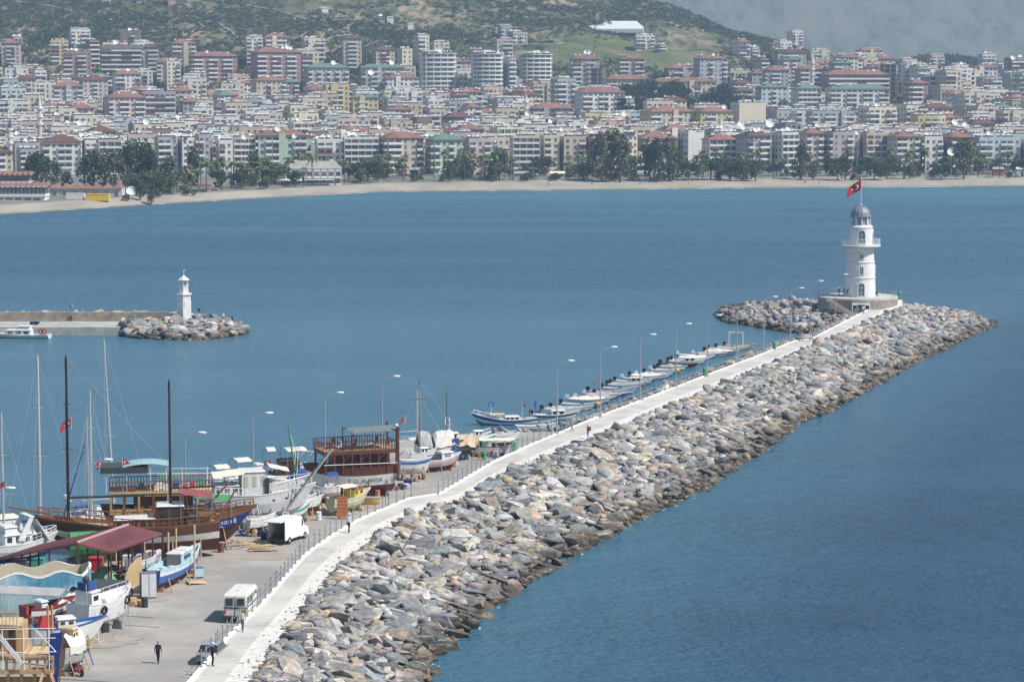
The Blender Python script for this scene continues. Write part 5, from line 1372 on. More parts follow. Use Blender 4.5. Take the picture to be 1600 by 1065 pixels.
# ------------------------------------------------------------------ boats
WOOD = mat('varnished_wood', (.20, .088, .04), .45, .25, 1.5, streak=.15); MASTD = mat('mast_dark', (.022, .015, .013), .6, .2, 2); DWOOD = mat('dark_wood', (.085, .035, .022), .5, .2, 1.5)
RAWW = mat('raw_timber', (.46, .30, .15), .8, .22, 1.5, streak=.15); PALEW = mat('pale_timber', (.55, .42, .25), .85, .2, 2)
HWHITE = mat('hull_white', (.70, .70, .68), .4, .08, 1.2, streak=.18); HGREY = mat('hull_grey', (.60, .61, .62), .5, .1, 1, streak=.12)
ANTIF = mat('antifouling_red', (.16, .055, .045), .85, .25, 1, streak=.2); BROWNB = mat('bottom_brown', (.085, .04, .035), .8, .25, 1)
NAVY = mat('navy_blue', (.015, .035, .20), .5, .15, 1.2); BLUEH = mat('hull_blue', (.05, .14, .42), .5, .2, 1.2, streak=.25); LBLUE = mat('pale_blue_paint', (.40, .60, .66), .6, .12, 1.5, streak=.1)
TEAL = mat('teal_canvas', (.26, .42, .43), .85, .08, 1); DGREY = mat('dark_canvas', (.05, .055, .06), .85, .15, 2); MGREY = mat('grey_canvas', (.36, .36, .35), .85, .12, 1.5)
MARC = mat('maroon_canvas', (.25, .065, .075), .8, .12, 1); BLUEC = mat('blue_canvas', (.03, .075, .24), .85, .2, 1.5); GRNP = mat('green_paint', (.06, .28, .10), .6, .15, 1.5)
YELH = mat('hull_cream', (.56, .52, .37), .6, .12, 1.2, streak=.15); YELC = mat('cabin_yellow', (.68, .50, .10), .6, .1, 1); PINKH = mat('hull_pinkish', (.48, .36, .34), .6, .15, 1.2, streak=.2)
MARH = mat('maroon_hull', (.20, .04, .045), .6, .15, 1.2); GREENH = mat('sea_green', (.07, .30, .24), .6, .1, 1.5); ORNG = mat('orange_board', (.48, .17, .08), .8, .2, 1.5); TARP = mat('tarp_pale', (.58, .56, .52), .9, .12, 1.5, bump=.5); TARPB = mat('tarp_beige', (.50, .40, .27), .9, .12, 1.5, bump=.4)
REDC = mat('red_cloth', (.42, .03, .035), .8, .15, 2); SKINM = mat('skin', (.42, .26, .18), .6, .05)

class Boat:
    def __init__(s, name, label, stern, bow, z=0.0, B=None, H=(1.0, .8, 1.3), keel=.35, mats=None, rake=.6, tw=.75, lift=-.35, cat='boat', group=None, rows=(.10, .32, .62), deck=True, deckm=None, deckin=.3, L=None):
        a, b = P(*stern, z), P(*bow, z); s.L = L or (b-a).length; s.th = math.atan2(b.y-a.y, b.x-a.x); c = (a+b)/2
        s.B = B or s.L*.3; s.H = H; s.rake = rake; s.tw = tw; s.keel = keel; s.lift = lift
        s.t = thing(name, label, cat, (c.x, c.y, z+lift), s.th, group); s.z0 = z
        rail, side, stripe, bottom = mats or (HWHITE, HWHITE, HWHITE, ANTIF); s.rows = rows
        n = 16; mb = MB(); M_ = [rail, stripe, side, bottom, bottom]
        secs = [s.section(i/n) for i in range(n+1)]
        m_ = len(secs[0])
        for k in range(m_-1):
            mb.use(M_[k])
            for sg in (1, -1):
                vs = [(x, y*sg, z_) for sec in secs for x, y, z_ in (sec[k], sec[k+1])]
                fs = [(2*i, 2*i+1, 2*i+3, 2*i+2) if sg < 0 else (2*i+2, 2*i+3, 2*i+1, 2*i) for i in range(n)]
                mb.add(vs, fs)
        mb.use(side); st = secs[0]; mb.add([p for p in st]+[(x, -y, z_) for x, y, z_ in st[::-1][1:]], [tuple(range(2*m_-1))][::1])
        mb.use(rail)          # rail cap with thickness and an inner face
        for sg in (1, -1):
            vs = []
            for i in range(n+1):
                x, y, z_ = secs[i][0]; yi = max(0, y-.14); vs += [(x, (y+.03)*sg, z_+.05), (x-(.1 if i == n else 0), yi*sg, z_+.05), (x-(.1 if i == n else 0), yi*sg, z_-deckin), (x, (y+.03)*sg, z_-.03)]
            for i in range(n):
                for q in ((0, 1), (1, 2), (3, 0)): f = (4*i+q[0], 4*i+q[1], 4*i+4+q[1], 4*i+4+q[0]); mb.add([], []); mb.f.append([len(mb.v)+j for j in (f if sg > 0 else f[::-1])]); mb.m.append(mb.cur)
            mb.v += [tuple(v) for v in vs]
        mb.build('hull', s.t, fix=False)
        if deck:
            mb = MB().use(deckm or HWHITE); vs = []
            for i in range(n+1): x, y, z_ = secs[i][0]; yi = max(0.01, y-.1); vs += [(x, yi, z_-deckin), (x, -yi, z_-deckin)]
            mb.add(vs, [(2*i, 2*i+1, 2*i+3, 2*i+2) for i in range(n)]); mb.build('deck', s.t)
        s.deckin = deckin
    def f(s, u): return (1-abs((u-.42)/.585)**2.3)**.85 if u > .42 else s.tw+(1-s.tw)*(1-((.42-u)/.42)**2)
    def sheer(s, u):
        Hs, Hm, Hb = s.H; z = Hm+(Hs-Hm)*max(0, (.45-u)/.45)**2+(Hb-Hm)*max(0, (u-.45)/.55)**2.0
        x = -s.L/2+s.L*u+s.rake*max(0, (u-.6)/.4)**2
        return (x, s.B/2*s.f(u), z)
    def section(s, u):
        x, b, zs = s.sheer(u); k0 = .05+max(0, (u-.86)/.14)**1.6*s.H[2]*.25; kx = x-s.rake*max(0, (u-.6)/.4)**2*1.0
        out = []
        for q, bf in ((0, 1), (s.rows[0], .99), (s.rows[1], .96), (s.rows[2], .82), (.88, .38), (1, .0)):
            z = zs+(k0-zs)*q; out.append((kx+(x-kx)*(1-q)**1.2, b*bf*(1-.35*max(0, (u-.6)/.4)*q), z))
        return out
    def deckz(s, u): return s.sheer(u)[2]-s.deckin
    def X(s, u): return s.sheer(u)[0]
    def side(s, u, q, sg):
        """a point on the outer hull between the rows, q 0 at the rail 1 at the keel"""
        sec = s.section(u); qs = (0, s.rows[0], s.rows[1], s.rows[2], .88, 1)
        for k in range(5):
            if q <= qs[k+1]: t = (q-qs[k])/(qs[k+1]-qs[k]); a, b = Vector(sec[k]), Vector(sec[k+1]); p = a.lerp(b, t); return Vector((p.x, p.y*sg, p.z))
    def cabin(s, u0, u1, wf, h, m_, name='cabin', win=3, roofm=None, z=None, winm=None, over=.12, slope=.12, label=None, wh=.4):
        x0, x1 = s.X(u0), s.X(u1); w_ = s.B*wf/2; z = s.deckz((u0+u1)/2) if z is None else z
        mb = MB().use(m_); sl_ = slope*h; mb.add([(x0, -w_, z-.1), (x1, -w_*.9, z-.1), (x1, w_*.9, z-.1), (x0, w_, z-.1), (x0+sl_*.3, -w_*.92, z+h), (x1-sl_*2, -w_*.83, z+h), (x1-sl_*2, w_*.83, z+h), (x0+sl_*.3, w_*.92, z+h)], [(0, 3, 2, 1), (4, 5, 6, 7), (0, 1, 5, 4), (1, 2, 6, 5), (2, 3, 7, 6), (3, 0, 4, 7)])
        c = mb.build(name, s.t, label=label)
        mb = MB().use(roofm or m_); mb.add([(x0+sl_*.3-over, -w_*.92-over, z+h), (x1-sl_*2+over, -w_*.83-over, z+h), (x1-sl_*2+over, w_*.83+over, z+h), (x0+sl_*.3-over, w_*.92+over, z+h), (x0, -w_*.88, z+h+.12), (x1-sl_*2, -w_*.78, z+h+.12), (x1-sl_*2, w_*.78, z+h+.12), (x0, w_*.88, z+h+.12)], [(0, 3, 2, 1), (4, 5, 6, 7), (0, 1, 5, 4), (1, 2, 6, 5), (2, 3, 7, 6), (3, 0, 4, 7)]); mb.build('cabin_roof', s.t)
        for k in range(win):
            for sg in (1, -1):
                a, b = (k+.22)/win, (k+.80)/win; mb = MB().use(winm or GLASS); xa, xb = x0+(x1-sl_*2-x0)*a+sl_*.2, x0+(x1-sl_*2-x0)*b; wa, wb = w_*(1-.1*a), w_*(1-.1*b); z0_, z1_ = z+h*(.62-wh/2), z+h*(.62+wh/2); q0, q1 = 1-.08*(.62-wh/2), 1-.08*(.62+wh/2)
                o = .025; mb.add([(xa, sg*(wa*q0+o), z0_), (xb, sg*(wb*q0+o), z0_), (xb, sg*(wb*q1+o), z1_), (xa, sg*(wa*q1+o), z1_)], [(0, 1, 2, 3)]); mb.build('window', c)
        if win:
            mb = MB().use(winm or GLASS); xq = lambda t: x1-sl_*2*t+.02; mb.add([(xq(.4), -w_*.7, z+h*.42), (xq(.4), w_*.7, z+h*.42), (xq(.85), w_*.68, z+h*.85), (xq(.85), -w_*.68, z+h*.85)], [(0, 1, 2, 3)]); mb.build('windscreen', c)
        return c
    def rails(s, u0, u1, h, m_, n=14, r_=.03, mid=True, name='railing', sides=(1, -1)):
        for sg in sides:
            mb = MB().use(m_); pr = None
            for k in range(n+1):
                x, y, z = s.sheer(u0+(u1-u0)*k/n); p = Vector((x, sg*max(0, y-.06), z+.03)); q = p+Vector((0, 0, h)); mb.tube(p, q, r_, r_, 5)
                if pr: mb.tube(pr, q, r_*1.2, r_*1.2, 5); mid and mb.tube(pr-Vector((0, 0, h*.5)), q-Vector((0, 0, h*.5)), r_*.6, r_*.6, 4)
                pr = q
            mb.build(name, s.t)
    def mast(s, u, h, r_, m_, name='mast', lean=0, stays=True, spread=0, sm=GREYM, base=None):
        x = s.X(u); z = s.deckz(u) if base is None else base; top = Vector((x+lean, 0, z+h)); mb = MB().use(m_); mb.tube((x, 0, z), top, r_, r_*.72, 8); mb.tube(top, top+Vector((0, 0, .35)), r_*.35, r_*.2, 5)
        if spread:
            for q in ((.45, 1), (.72, .75)): p = Vector((x, 0, z)).lerp(top, q[0]); mb.tube(p-Vector((0, spread*q[1], 0)), p+Vector((0, spread*q[1], 0)), r_*.25, r_*.25, 4); mb.tube(p-Vector((spread*.55*q[1], 0, 0)), p+Vector((spread*.55*q[1], 0, 0)), r_*.22, r_*.22, 4)
        o = mb.build(name, s.t)
        if stays:
            mb = MB().use(sm)
            for p in (s.sheer(.99), s.sheer(.01), s.sheer(max(.05, u-.12)), s.sheer(min(.9, u+.02))):
                for sg in (1, -1): mb.tube(top, (p[0], p[1]*sg, p[2]), .012, .012, 3)
            mb.build('rigging', s.t, kind='stuff')
        return top
    def outboard(s, m_=None, tilt=.6):
        x, y, z = s.sheer(0); mb = MB().use(m_ or BLACK); M = Matrix.Translation((x-.15, 0, z)) @ Matrix.Rotation(tilt, 4, 'Y')
        mb.box((-.15, 0, .30), (.62, .36, .46), M=M, top=(.75, .8)); mb.box((-.1, 0, -.25), (.16, .12, .7), M=M); mb.box((-.2, 0, -.62), (.5, .1, .12), M=M); mb.box((-.45, 0, -.62), (.05, .32, .32), M=M); mb.build('outboard_motor', s.t)
    def props(s, n=4, r_=.06, m_=None, label=None):
        """timber props and keel blocks the hull stands on: a thing of its own"""
        t = thing('boat_cradle', label or 'timber blocks and props holding up the '+' '.join(s.t['label'].split()[:8]), 'boat cradle', s.t.location, s.th); t.location.z = s.z0; m_ = m_ or RAWW
        for k in range(n):
            u = .12+.7*k/(n-1); x = s.X(u); b = s.B/2*s.f(u)
            mb = MB().use(m_); mb.box((x, 0, s.lift/2), (.35, .9, max(.1, s.lift+.04))); mb.build('block', t)
            for sg in (1, -1): mb = MB().use(m_); q = s.side(u, .5, sg); mb.tube((x, sg*(b+.35), 0), (q.x, q.y+sg*.03, q.z+s.lift), r_, r_, 5); mb.build('prop', t)
    def awning(s, u0, u1, w_, h, m_, posts=True, crown=.2, name='awning', sag=0.05, z=None, pm=GREYM, label=None, tilt=0.0, npost=3):
        x0, x1 = s.X(u0), s.X(u1); z = s.deckz((u0+u1)/2) if z is None else z; n = 6; g = [[(x0+(x1-x0)*i/n, w_/2*(j/3-1), z+h+crown*(1-(j/3-1)**2)-sag*math.sin(PI*i/n*2)**2+tilt*(i/n-.5)) for j in range(7)] for i in range(n+1)]
        mb = MB().use(m_); mb.sheet(g, .05); mb.build(name, s.t, label=label, fix=True)
        if posts:
            for k in range(npost):
                x = x0+(x1-x0)*k/(npost-1)
                for sg in (1, -1): mb = MB().use(pm); mb.tube((x, sg*w_*.48, z), (x, sg*w_*.48, z+h+tilt*(k/(npost-1)-.5)), .03, .03, 5); mb.build('awning_post', s.t)
def text_on(boat, s_, size, u, q, sg, m_, du=.05, name='lettering', ext=.01):
    """painted lettering lying on the flank of a hull"""
    a, b = boat.side(u, q, sg), boat.side(u+du, q, sg); c = boat.side(u, q-.12, sg)
    if sg > 0: a, b = b, a; 
    ex = (b-a).normalized(); up_ = (c-boat.side(u, q, sg)).normalized(); nz = ex.cross(up_).normalized(); up_ = nz.cross(ex)
    if nz.y*sg < 0: nz = -nz
    cu = bpy.data.curves.new(name, 'FONT'); cu.body = s_; cu.size = size; cu.align_x = 'CENTER'; cu.align_y = 'CENTER'; cu.extrude = .003; cu.materials.append(m_)
    tmp = bpy.data.objects.new('tmp', cu); COL.objects.link(tmp); bpy.context.view_layer.update(); me = bpy.data.meshes.new_from_object(tmp.evaluated_get(bpy.context.evaluated_depsgraph_get())); bpy.data.objects.remove(tmp)
    if not me.materials: me.materials.append(m_)
    o = bpy.data.objects.new(name, me); COL.objects.link(o); o.parent = boat.t
    M = Matrix((( ex.x, up_.x, nz.x, 0), (ex.y, up_.y, nz.y, 0), (ex.z, up_.z, nz.z, 0), (0, 0, 0, 1))); mid_p = boat.side(u+du/2, q, sg)+nz*.05
    M.translation = mid_p; o.matrix_local = M
    return o
PAINTD = mat('paint_dark', (.02, .02, .025), .6, 0); PAINTW = mat('paint_letter_white', (.78, .78, .75), .6, 0)

# --- brown gulet with two masts, bow to the left
b = Boat('gulet', 'long brown wooden gulet with two dark masts propped behind the maroon shed roof', (342, 868), (92, 876), QZ, B=4.3, H=(3.0, 2.6, 3.8), mats=(WOOD, HWHITE, DWOOD, ANTIF), rake=2.6, tw=.62, lift=.55, rows=(.06, .34, .56), deckm=PALEW, deckin=.35, cat='sailing boat')
b.rails(.02, .97, .75, WOOD, 26, .045); b.props(5)
b.cabin(.40, .66, .62, .95, WOOD, win=5, roofm=HWHITE, label='long low deckhouse with white roof'); b.cabin(.22, .42, .62, 2.1, DWOOD, name='wheelhouse', win=2, roofm=HWHITE, wh=.5)
b.cabin(.05, .20, .6, .9, WOOD, name='aft_cabin', win=2)
zt = b.deckz(.2); b.awning(.04, .24, 2.8, 2.9, MARC, crown=.35, label='maroon canvas awning over the stern', tilt=.5)
b.mast(.86, 15.2, .15, MASTD, spread=.9); b.mast(.30, 13.4, .14, MASTD)
mb = MB().use(MASTD); x = b.X(.86); mb.tube((x, 0, zt+2.9), (b.X(.46), 0, zt+2.9), .10, .09, 6); x = b.X(.30); mb.tube((x, 0, zt+3.5), (b.X(.02), 0, zt+3.6), .10, .09, 6); mb.build('boom', b.t)
mb = MB().use(WOOD); p = b.sheer(.985); mb.tube((p[0]-1.5, 0, p[2]+.1), (p[0]+2.3, 0, p[2]+.85), .12, .07, 6); mb.build('bowsprit', b.t)
mb = MB().use(WOOD); mb.tube((b.X(.03), 1.4, zt+.3), (b.X(.03)-1.9, 1.2, zt+3.3), .1, .08, 6); mb.build('davit', b.t)
GUL = b
# --- boat with blue bow flank, bow to the right, lettered
b = Boat('gulet', 'wooden boat with navy blue lettered bow standing behind the brown gulet stern', (232, 858), (368, 854), QZ, B=3.4, H=(2.9, 2.6, 3.5), mats=(WOOD, BROWNB, NAVY, BROWNB), rake=2.1, tw=.7, lift=.5, rows=(.20, .50, .52), deckm=PALEW, cat='sailing boat')
b.rails(.3, .98, .6, WOOD, 14, .04, sides=(1, -1)); b.props(4); b.cabin(.45, .75, .6, 1.0, WOOD, win=3)
text_on(b, 'DENIZ KIZI 5', .42, .70, .34, -1, PAINTW, .16); text_on(b, 'ALANYA', .2, .70, .46, -1, PAINTW, .16)
mb = MB().use(PAINTW); p = b.side(.90, .33, -1); mb.torus((p.x, p.y-.05, p.z), .11, .025, 'y', 10, 4); mb.tube((p.x, p.y-.05, p.z-.3), (p.x, p.y-.05, p.z+.3), .022, .022, 4); mb.tube((p.x-.2, p.y-.05, p.z-.2), (p.x+.2, p.y-.05, p.z-.2), .022, .022, 4); mb.build('anchor_emblem', b.t)
mb = MB().use(WOOD); mb.tube((b.X(.60), -.8, b.deckz(.6)+.6), (b.X(.60)+2.6, -1.2, b.deckz(.6)+3.4), .10, .08, 6); mb.build('spar', b.t)
b.awning(.52, .85, 2.4, 1.9, GRNP, crown=.25, tilt=-.3, label='green cloth awning')
# --- two-deck wooden boat with teal awning
b = Boat('tour_boat', 'two deck wooden boat with teal awning standing behind the brown gulet', (335, 838), (170, 842), QZ, B=3.6, H=(2.8, 2.6, 3.1), mats=(WOOD, DWOOD, DWOOD, BROWNB), rake=.8, tw=.85, lift=.3, deckm=PALEW)
zd = b.deckz(.5); mb = MB().use(PALEW); xs_ = (b.X(.02), b.X(.93)); mb.b2(xs_[0], xs_[1], -1.7, 1.7, zd+2.0, zd+2.15); mb.build('upper_deck', b.t)
for k in range(8):
    for sg in (1, -1): mb = MB().use(RAWW if k % 2 else WOOD); x = xs_[0]+(xs_[1]-xs_[0])*k/7; mb.box((x-(.12 if k == 7 else -.12 if k == 0 else 0), 1.6*sg, zd+1.0), (.22, .14, 2.0)); mb.build('pillar', b.t)
mb = MB().use(RAWW); [mb.b2(xs_[0], xs_[1], 1.55*sg-.06, 1.55*sg+.06, z, z+.5) for sg in (1, -1) for z in (zd, zd+1.72)]; mb.use(WOOD); mb.b2(b.X(.2), b.X(.75), -1.2, 1.2, zd, zd+1.7); mb.build('saloon', b.t)
mb = MB().use(WOOD)
for k in range(34):
    x = xs_[0]+(xs_[1]-xs_[0])*k/33
    for sg in (1, -1): mb.box((x, 1.62*sg, zd+2.65), (.07, .06, 1.0))
mb.b2(xs_[0], xs_[1], 1.58, 1.68, zd+3.12, zd+3.2); mb.b2(xs_[0], xs_[1], -1.68, -1.58, zd+3.12, zd+3.2); mb.build('railing', b.t)
mb = MB().use(DGREY); mb.b2(b.X(.62), b.X(.99), -1.75, 1.75, zd+4.0, zd+4.55); mb.build('awning_band', b.t)
mb = MB().use(TEAL); x0, x1 = b.X(.40), b.X(.83); n = 5; mb.sheet([[(x0+(x1-x0)*i/n, 1.75*(j/3-1), zd+4.55+.45*math.sin(PI*(i+.7)/(n+1.4))-.12*(j/3-1)**2) for j in range(7)] for i in range(n+1)], .06); mb.build('awning', b.t, label='teal canvas awning', fix=True)
mb = MB().use(STEEL)
for u in (.06, .3, .45, .6, .8, .95):
    for sg in (1, -1): mb.tube((b.X(u), 1.6*sg, zd+2.1), (b.X(u), 1.6*sg, zd+4.5 if u > .38 else zd+4.0), .035, .035, 5)
for sg in (1, -1): mb.tube((b.X(.03), 1.6*sg, zd+3.8), (b.X(.97), 1.6*sg, zd+4.0), .03, .03, 5)
mb.build('awning_post', b.t); r = random.Random(4)
for k in range(9):
    mb = MB().use(r.choice((NAVY, GRNP, HWHITE, REDC, BLUEH, WOOD))); mb.box((b.X(.12+.08*k), r.uniform(-1, 1), zd+2.4), (r.uniform(.4, .8), .5, .5)); mb.build('deck_locker', b.t)
b.props(4)
# --- white gulet
b = Boat('gulet', 'big white gulet with white deckhouse and raised grey bowsprit plank on stands', (326, 828), (474, 822), QZ, B=4.0, H=(2.6, 2.3, 3.1), mats=(HWHITE, HGREY, HGREY, HGREY), rake=1.3, tw=.7, lift=1.25, rows=(.05, .4, .8), deckm=HWHITE, cat='sailing boat'); WG = b
zd = b.deckz(.5); b.cabin(.33, .66, .68, 2.5, HGREY, name='deckhouse', win=3, winm=mat('window_cream', (.42, .39, .30), .6, .15, 2), wh=.42, roofm=TARP)
mb = MB().use(GLASS); mb.b2(b.X(.60)-.2, b.X(.60)+.2, -b.B*.34-.02, -b.B*.34+.1, zd+.1, zd+1.9); mb.build('door', b.t)
b.cabin(.05, .34, .66, 1.1, HGREY, name='aft_cabin', win=3, wh=.3); b.rails(.62, .97, .95, STEEL, 10, .035); b.rails(.02, .33, .7, STEEL, 8, .03)
mb = MB().use(HWHITE)
for k in range(7): x = b.X(.66+.035*k); mb.box((x, -b.B*.33, zd+.75), (.08, .06, 1.5))
mb.b2(b.X(.66), b.X(.89), -b.B*.33-.03, -b.B*.33+.03, zd+.72, zd+.8); mb.b2(b.X(.66), b.X(.89), -b.B*.33-.03, -b.B*.33+.03, zd+1.45, zd+1.53); mb.build('window_grid', b.t)
b.awning(.03, .36, 3.4, 2.2, CREAM, crown=.3, tilt=.3); b.awning(.62, .80, 3.0, 2.6, TARP, crown=.15, tilt=-.5, posts=False, label='pale canvas flap')
mb = MB().use(mat('weathered_plank', (.38, .36, .33), .85, .2, 1.5)); p = b.sheer(.93); M = Matrix.Translation((p[0]-.6, -.3, p[2]-.3)) @ Matrix.Rotation(-R(52), 4, 'Y'); mb.box((1.6, -.9, 0), (6.6, .8, .14), M=M)
for k in range(9): mb.box((-1.3+k*.72, -.9, .1), (.08, .8, .08), M=M)
mb.build('bowsprit', b.t)
for k in range(6): mb = MB().use(GREYM); x = b.X(.12+.13*k); q = b.side(.12+.13*k, .6, -1); mb.tube((q.x-.5, q.y-.7, -1.25), (q.x, q.y, q.z), .05, .05, 5); mb.tube((q.x+.5, q.y-.7, -1.25), (q.x, q.y, q.z), .05, .05, 5); mb.build('steel_prop', b.t)
mb = MB().use(BLACK)
for u in (.2, .42, .66, .78, .86): q = b.side(u, .28, -1); mb.box((q.x, q.y-.0, q.z), (.32, .08, .12))
mb.build('porthole', b.t)
# --- double-deck maroon tour boat, stern to the right
MARW = mat('maroon_wood', (.105, .034, .026), .55, .2, 1.5)
b = Boat('tour_boat', 'double deck maroon wooden excursion boat with grey awning standing on the quay', (612, 772), (486, 779), QZ, B=4.3, H=(3.1, 2.9, 3.5), mats=(MARW, HWHITE, MARW, MARH), rake=.9, tw=.9, lift=.35, rows=(.10, .28, .66), deckm=PALEW); TB = b
# flank: white band low, as in the picture
zd = b.deckz(.4); hw = b.B/2-.1; xa, xb = b.X(.0), b.X(.86); d2 = zd+2.15
mb = MB().use(MARW); mb.b2(xa-.15, xb, -hw-.05, hw+.05, d2-.32, d2); mb.use(RAWW); mb.b2(xa, xb-.1, -hw+.1, hw-.1, d2, d2+.04); mb.build('upper_deck', b.t)
for k in range(9):
    for sg in (1, -1): mb = MB().use(MARW); x = xa+.1+(xb-xa-.3)*k/8; mb.box((x, hw*sg, (zd-.1+d2-.3)/2), (.16, .14, d2-.3-zd+.1)); k % 2 == 0 and mb.tube((x-.8, hw*sg, d2-.3), (x, hw*sg, d2-1.0), .05, .05, 4); mb.build('pillar', b.t)
mb = MB().use(DWOOD); mb.b2(xa+.6, xb-1.4, -1.3, 1.3, zd, zd+1.75); mb.build('saloon', b.t)  # solid dark box added so the space between the decks looks shaded
mb = MB().use(STEEL); [mb.tube((xa, hw*sg+sg*.08, zd+.75), (xb, hw*sg+sg*.08, zd+.85), .04, .04, 5) for sg in (1, -1)]; mb.build('side_rail', b.t)
mb = MB().use(MARW)
for k in range(28):
    x = xa+(xb-xa)*k/27
    for sg in (1, -1): mb.box((x, hw*sg, d2+.5), (.07, .06, 1.0))
for sg in (1, -1): mb.b2(xa, xb, hw*sg-.05, hw*sg+.05, d2+1.0, d2+1.08); mb.b2(xa, xb, hw*sg-.03, hw*sg+.03, d2+.45, d2+.5)
for y in np.linspace(-hw, hw, 9): mb.box((xb, y, d2+.5), (.06, .07, 1.0)); mb.box((xa, y, d2+.5), (.06, .07, 1.0))
mb.build('railing', b.t)
r = random.Random(9)
for k in range(16):
    mb = MB().use(r.choice((MARW, DWOOD, DGREY, MARH, HWHITE))); x = r.uniform(xa+.8, xb-1.0); y = r.uniform(-1.4, 1.4); z = d2+.04 if k % 2 else zd+.0; mb.box((x, y, z+.45), (.5, .5, .1)); mb.box((x-.22, y, z+.75), (.08, .5, .6)); mb.box((x, y, z+.2), (.1, .1, .4)); mb.build('bench', b.t)
mb = MB().use(mat('awning_slate', (.15, .18, .18), .8, .1, 1)); x0, x1 = xa-.1, xa+(xb-xa)*.62; g = [[(x0+(x1-x0)*i/6, 1.9*(j/3-1), d2+2.3-.15*(j/3-1)**2*2-.1*i/6) for j in range(7)] for i in range(7)]; mb.sheet(g, .05); mb.build('awning', b.t, label='slate grey canvas awning', fix=True)
for k in range(5):
    for sg in (1, -1): mb = MB().use(MARW if k in (0, 4) else GREYM); x = x0+.1+(x1-x0-.2)*k/4; mb.tube((x, 1.85*sg, d2), (x, 1.85*sg, d2+2.2), .05 if k else .09, .05 if k else .09, 5); mb.build('awning_post', b.t)
for sg in (1, -1): mb = MB().use(MARW); mb.box((xa-.1, hw*sg, (zd+d2+2.4)/2-.6), (.26, .2, d2+2.4-zd+1.2)); mb.build('stern_post', b.t)
mb = MB().use(HWHITE); mb.sphere((xa, hw*.9, d2+2.5), .22, 8); mb.build('lamp', b.t)
text_on(b, 'T GL.ALANYA ..  116 1', .62, .22, .46, 1, PAINTD, .1)
b.props(4, m_=MARW)
# --- generic small craft -------------------------------------------------
def small(kind, stern, bow, label, z=0.0, mats=None, lift=-.3, H=None, extra=(), name='motorboat', B=None, rake=.5, tw=.8, group=None, deckm=None, cat='boat'):
    b = Boat(name, label, stern, bow, z, B=B, H=H or (.95, .85, 1.15), mats=mats or (HWHITE, HWHITE, HWHITE, HGREY), rake=rake, tw=tw, lift=lift, group=group, deckm=deckm or HWHITE, deckin=.18, cat=cat)
    L_ = b.L
    if 'out' in extra: b.outboard(BLACK, .5)
    if 'outw' in extra: b.outboard(HWHITE, .3)
    if 'cab' in extra: b.cabin(.45, .78, .68, .7, HWHITE, win=2, wh=.45)
    if 'cabaft' in extra: b.cabin(.15, .45, .66, 1.3, HWHITE, win=2, wh=.4)
    if 'scr' in extra:
        mb = MB().use(GLASS); x = b.X(.55); w_ = b.B*.33; z_ = b.deckz(.55); mb.add([(x, -w_, z_), (x+.35, -w_*.8, z_), (x+.35, w_*.8, z_), (x, w_, z_), (x-.35, -w_*.9, z_+.5), (x-.1, -w_*.7, z_+.5), (x-.1, w_*.7, z_+.5), (x-.35, w_*.9, z_+.5)], [(0, 1, 5, 4), (1, 2, 6, 5), (2, 3, 7, 6), (4, 5, 6, 7), (3, 0, 4, 7)]); mb.build('windscreen', b.t)
    if 'cover' in extra or 'covg' in extra:
        n = 8; mb = MB().use(CREAM if 'cover' in extra else MGREY); g = []
        for i in range(n+1):
            u = .03+.85*i/n; x, y, z_ = b.sheer(u); g.append([(x, (y+.05)*(j/3-1), z_+.08+(.42+.12*math.sin(i*2.1))*(1-abs(j/3-1))**.8*math.sin(PI*(i+.6)/(n+1.2))) for j in range(7)])
        mb.sheet(g, .03); mb.build('cover', b.t, fix=True)
    if 'bench' in extra:
        for u in (.2, .45, .68): mb = MB().use(PALEW); x, y, z_ = b.sheer(u); mb.b2(x-.15, x+.15, -y+.12, y-.12, z_-.16, z_-.08); mb.build('bench', b.t)
        mb = MB().use(DGREY); mb.b2(b.X(.12), b.X(.8), -b.B*.3, b.B*.3, b.deckz(.4)+.002, b.deckz(.4)+.02); mb.build('cockpit_floor', b.t)
    if 'bim' in extra: b.awning(.15, .62, b.B*.85, 1.7, CREAM, crown=.18)
    if 'rail' in extra: b.rails(.6, .97, .45, STEEL, 6, .02, mid=False)
    if 'fend' in extra: mb = MB().use(YEL); p = b.sheer(.9); mb.sphere((p[0], -p[1]-.1, p[2]-.1), .32, 8); mb.build('fender', b.t)
    return b
BL = (HWHITE, HWHITE, HWHITE, ANTIF); BK = (HWHITE, DGREY, HWHITE, HGREY)
b = small('x', (838, 662), (746, 664), 'white fishing boat with navy stripe and high prow heading the moored row', mats=(HWHITE, HWHITE, NAVY, GREENH), H=(1.2, 1.0, 2.0), rake=.9, tw=.5, extra=('rail',), name='fishing_boat', cat='fishing boat', B=2.3)
b.cabin(.3, .55, .55, .55, HWHITE, win=3, roofm=CREAM); b.awning(.55, .78, 1.4, .8, PALEW, crown=.1)
mb = MB().use(STEEL); mb.tube((b.X(.75), 0, 1), (b.X(.75), 0, 3.0), .04, .04, 5); mb.use(BLUEH); mb.torus((b.X(.75), 0, 3.1), .3, .1, 'y', 12, 5); mb.build('net_roller', b.t)
mb = MB().use(BLUEH); mb.tube((b.X(.02), 0, 1), (b.X(.02), 0, 3.4), .05, .05, 5); mb.box((b.X(.02), 0, 2.9), (.3, .08, .9)); mb.build('flag_staff', b.t)
small('x', (832, 656), (897, 655), 'white cuddy boat with dark stripe beside the navy striped fishing boat', mats=(HWHITE, HWHITE, DGREY, HGREY), extra=('cab', 'out', 'scr'), H=(1.1, 1.0, 1.4))
small('x', (806, 672), (866, 670), 'flat white skiff nearest the kerb before the fishing boat', extra=('bench', 'rail'))
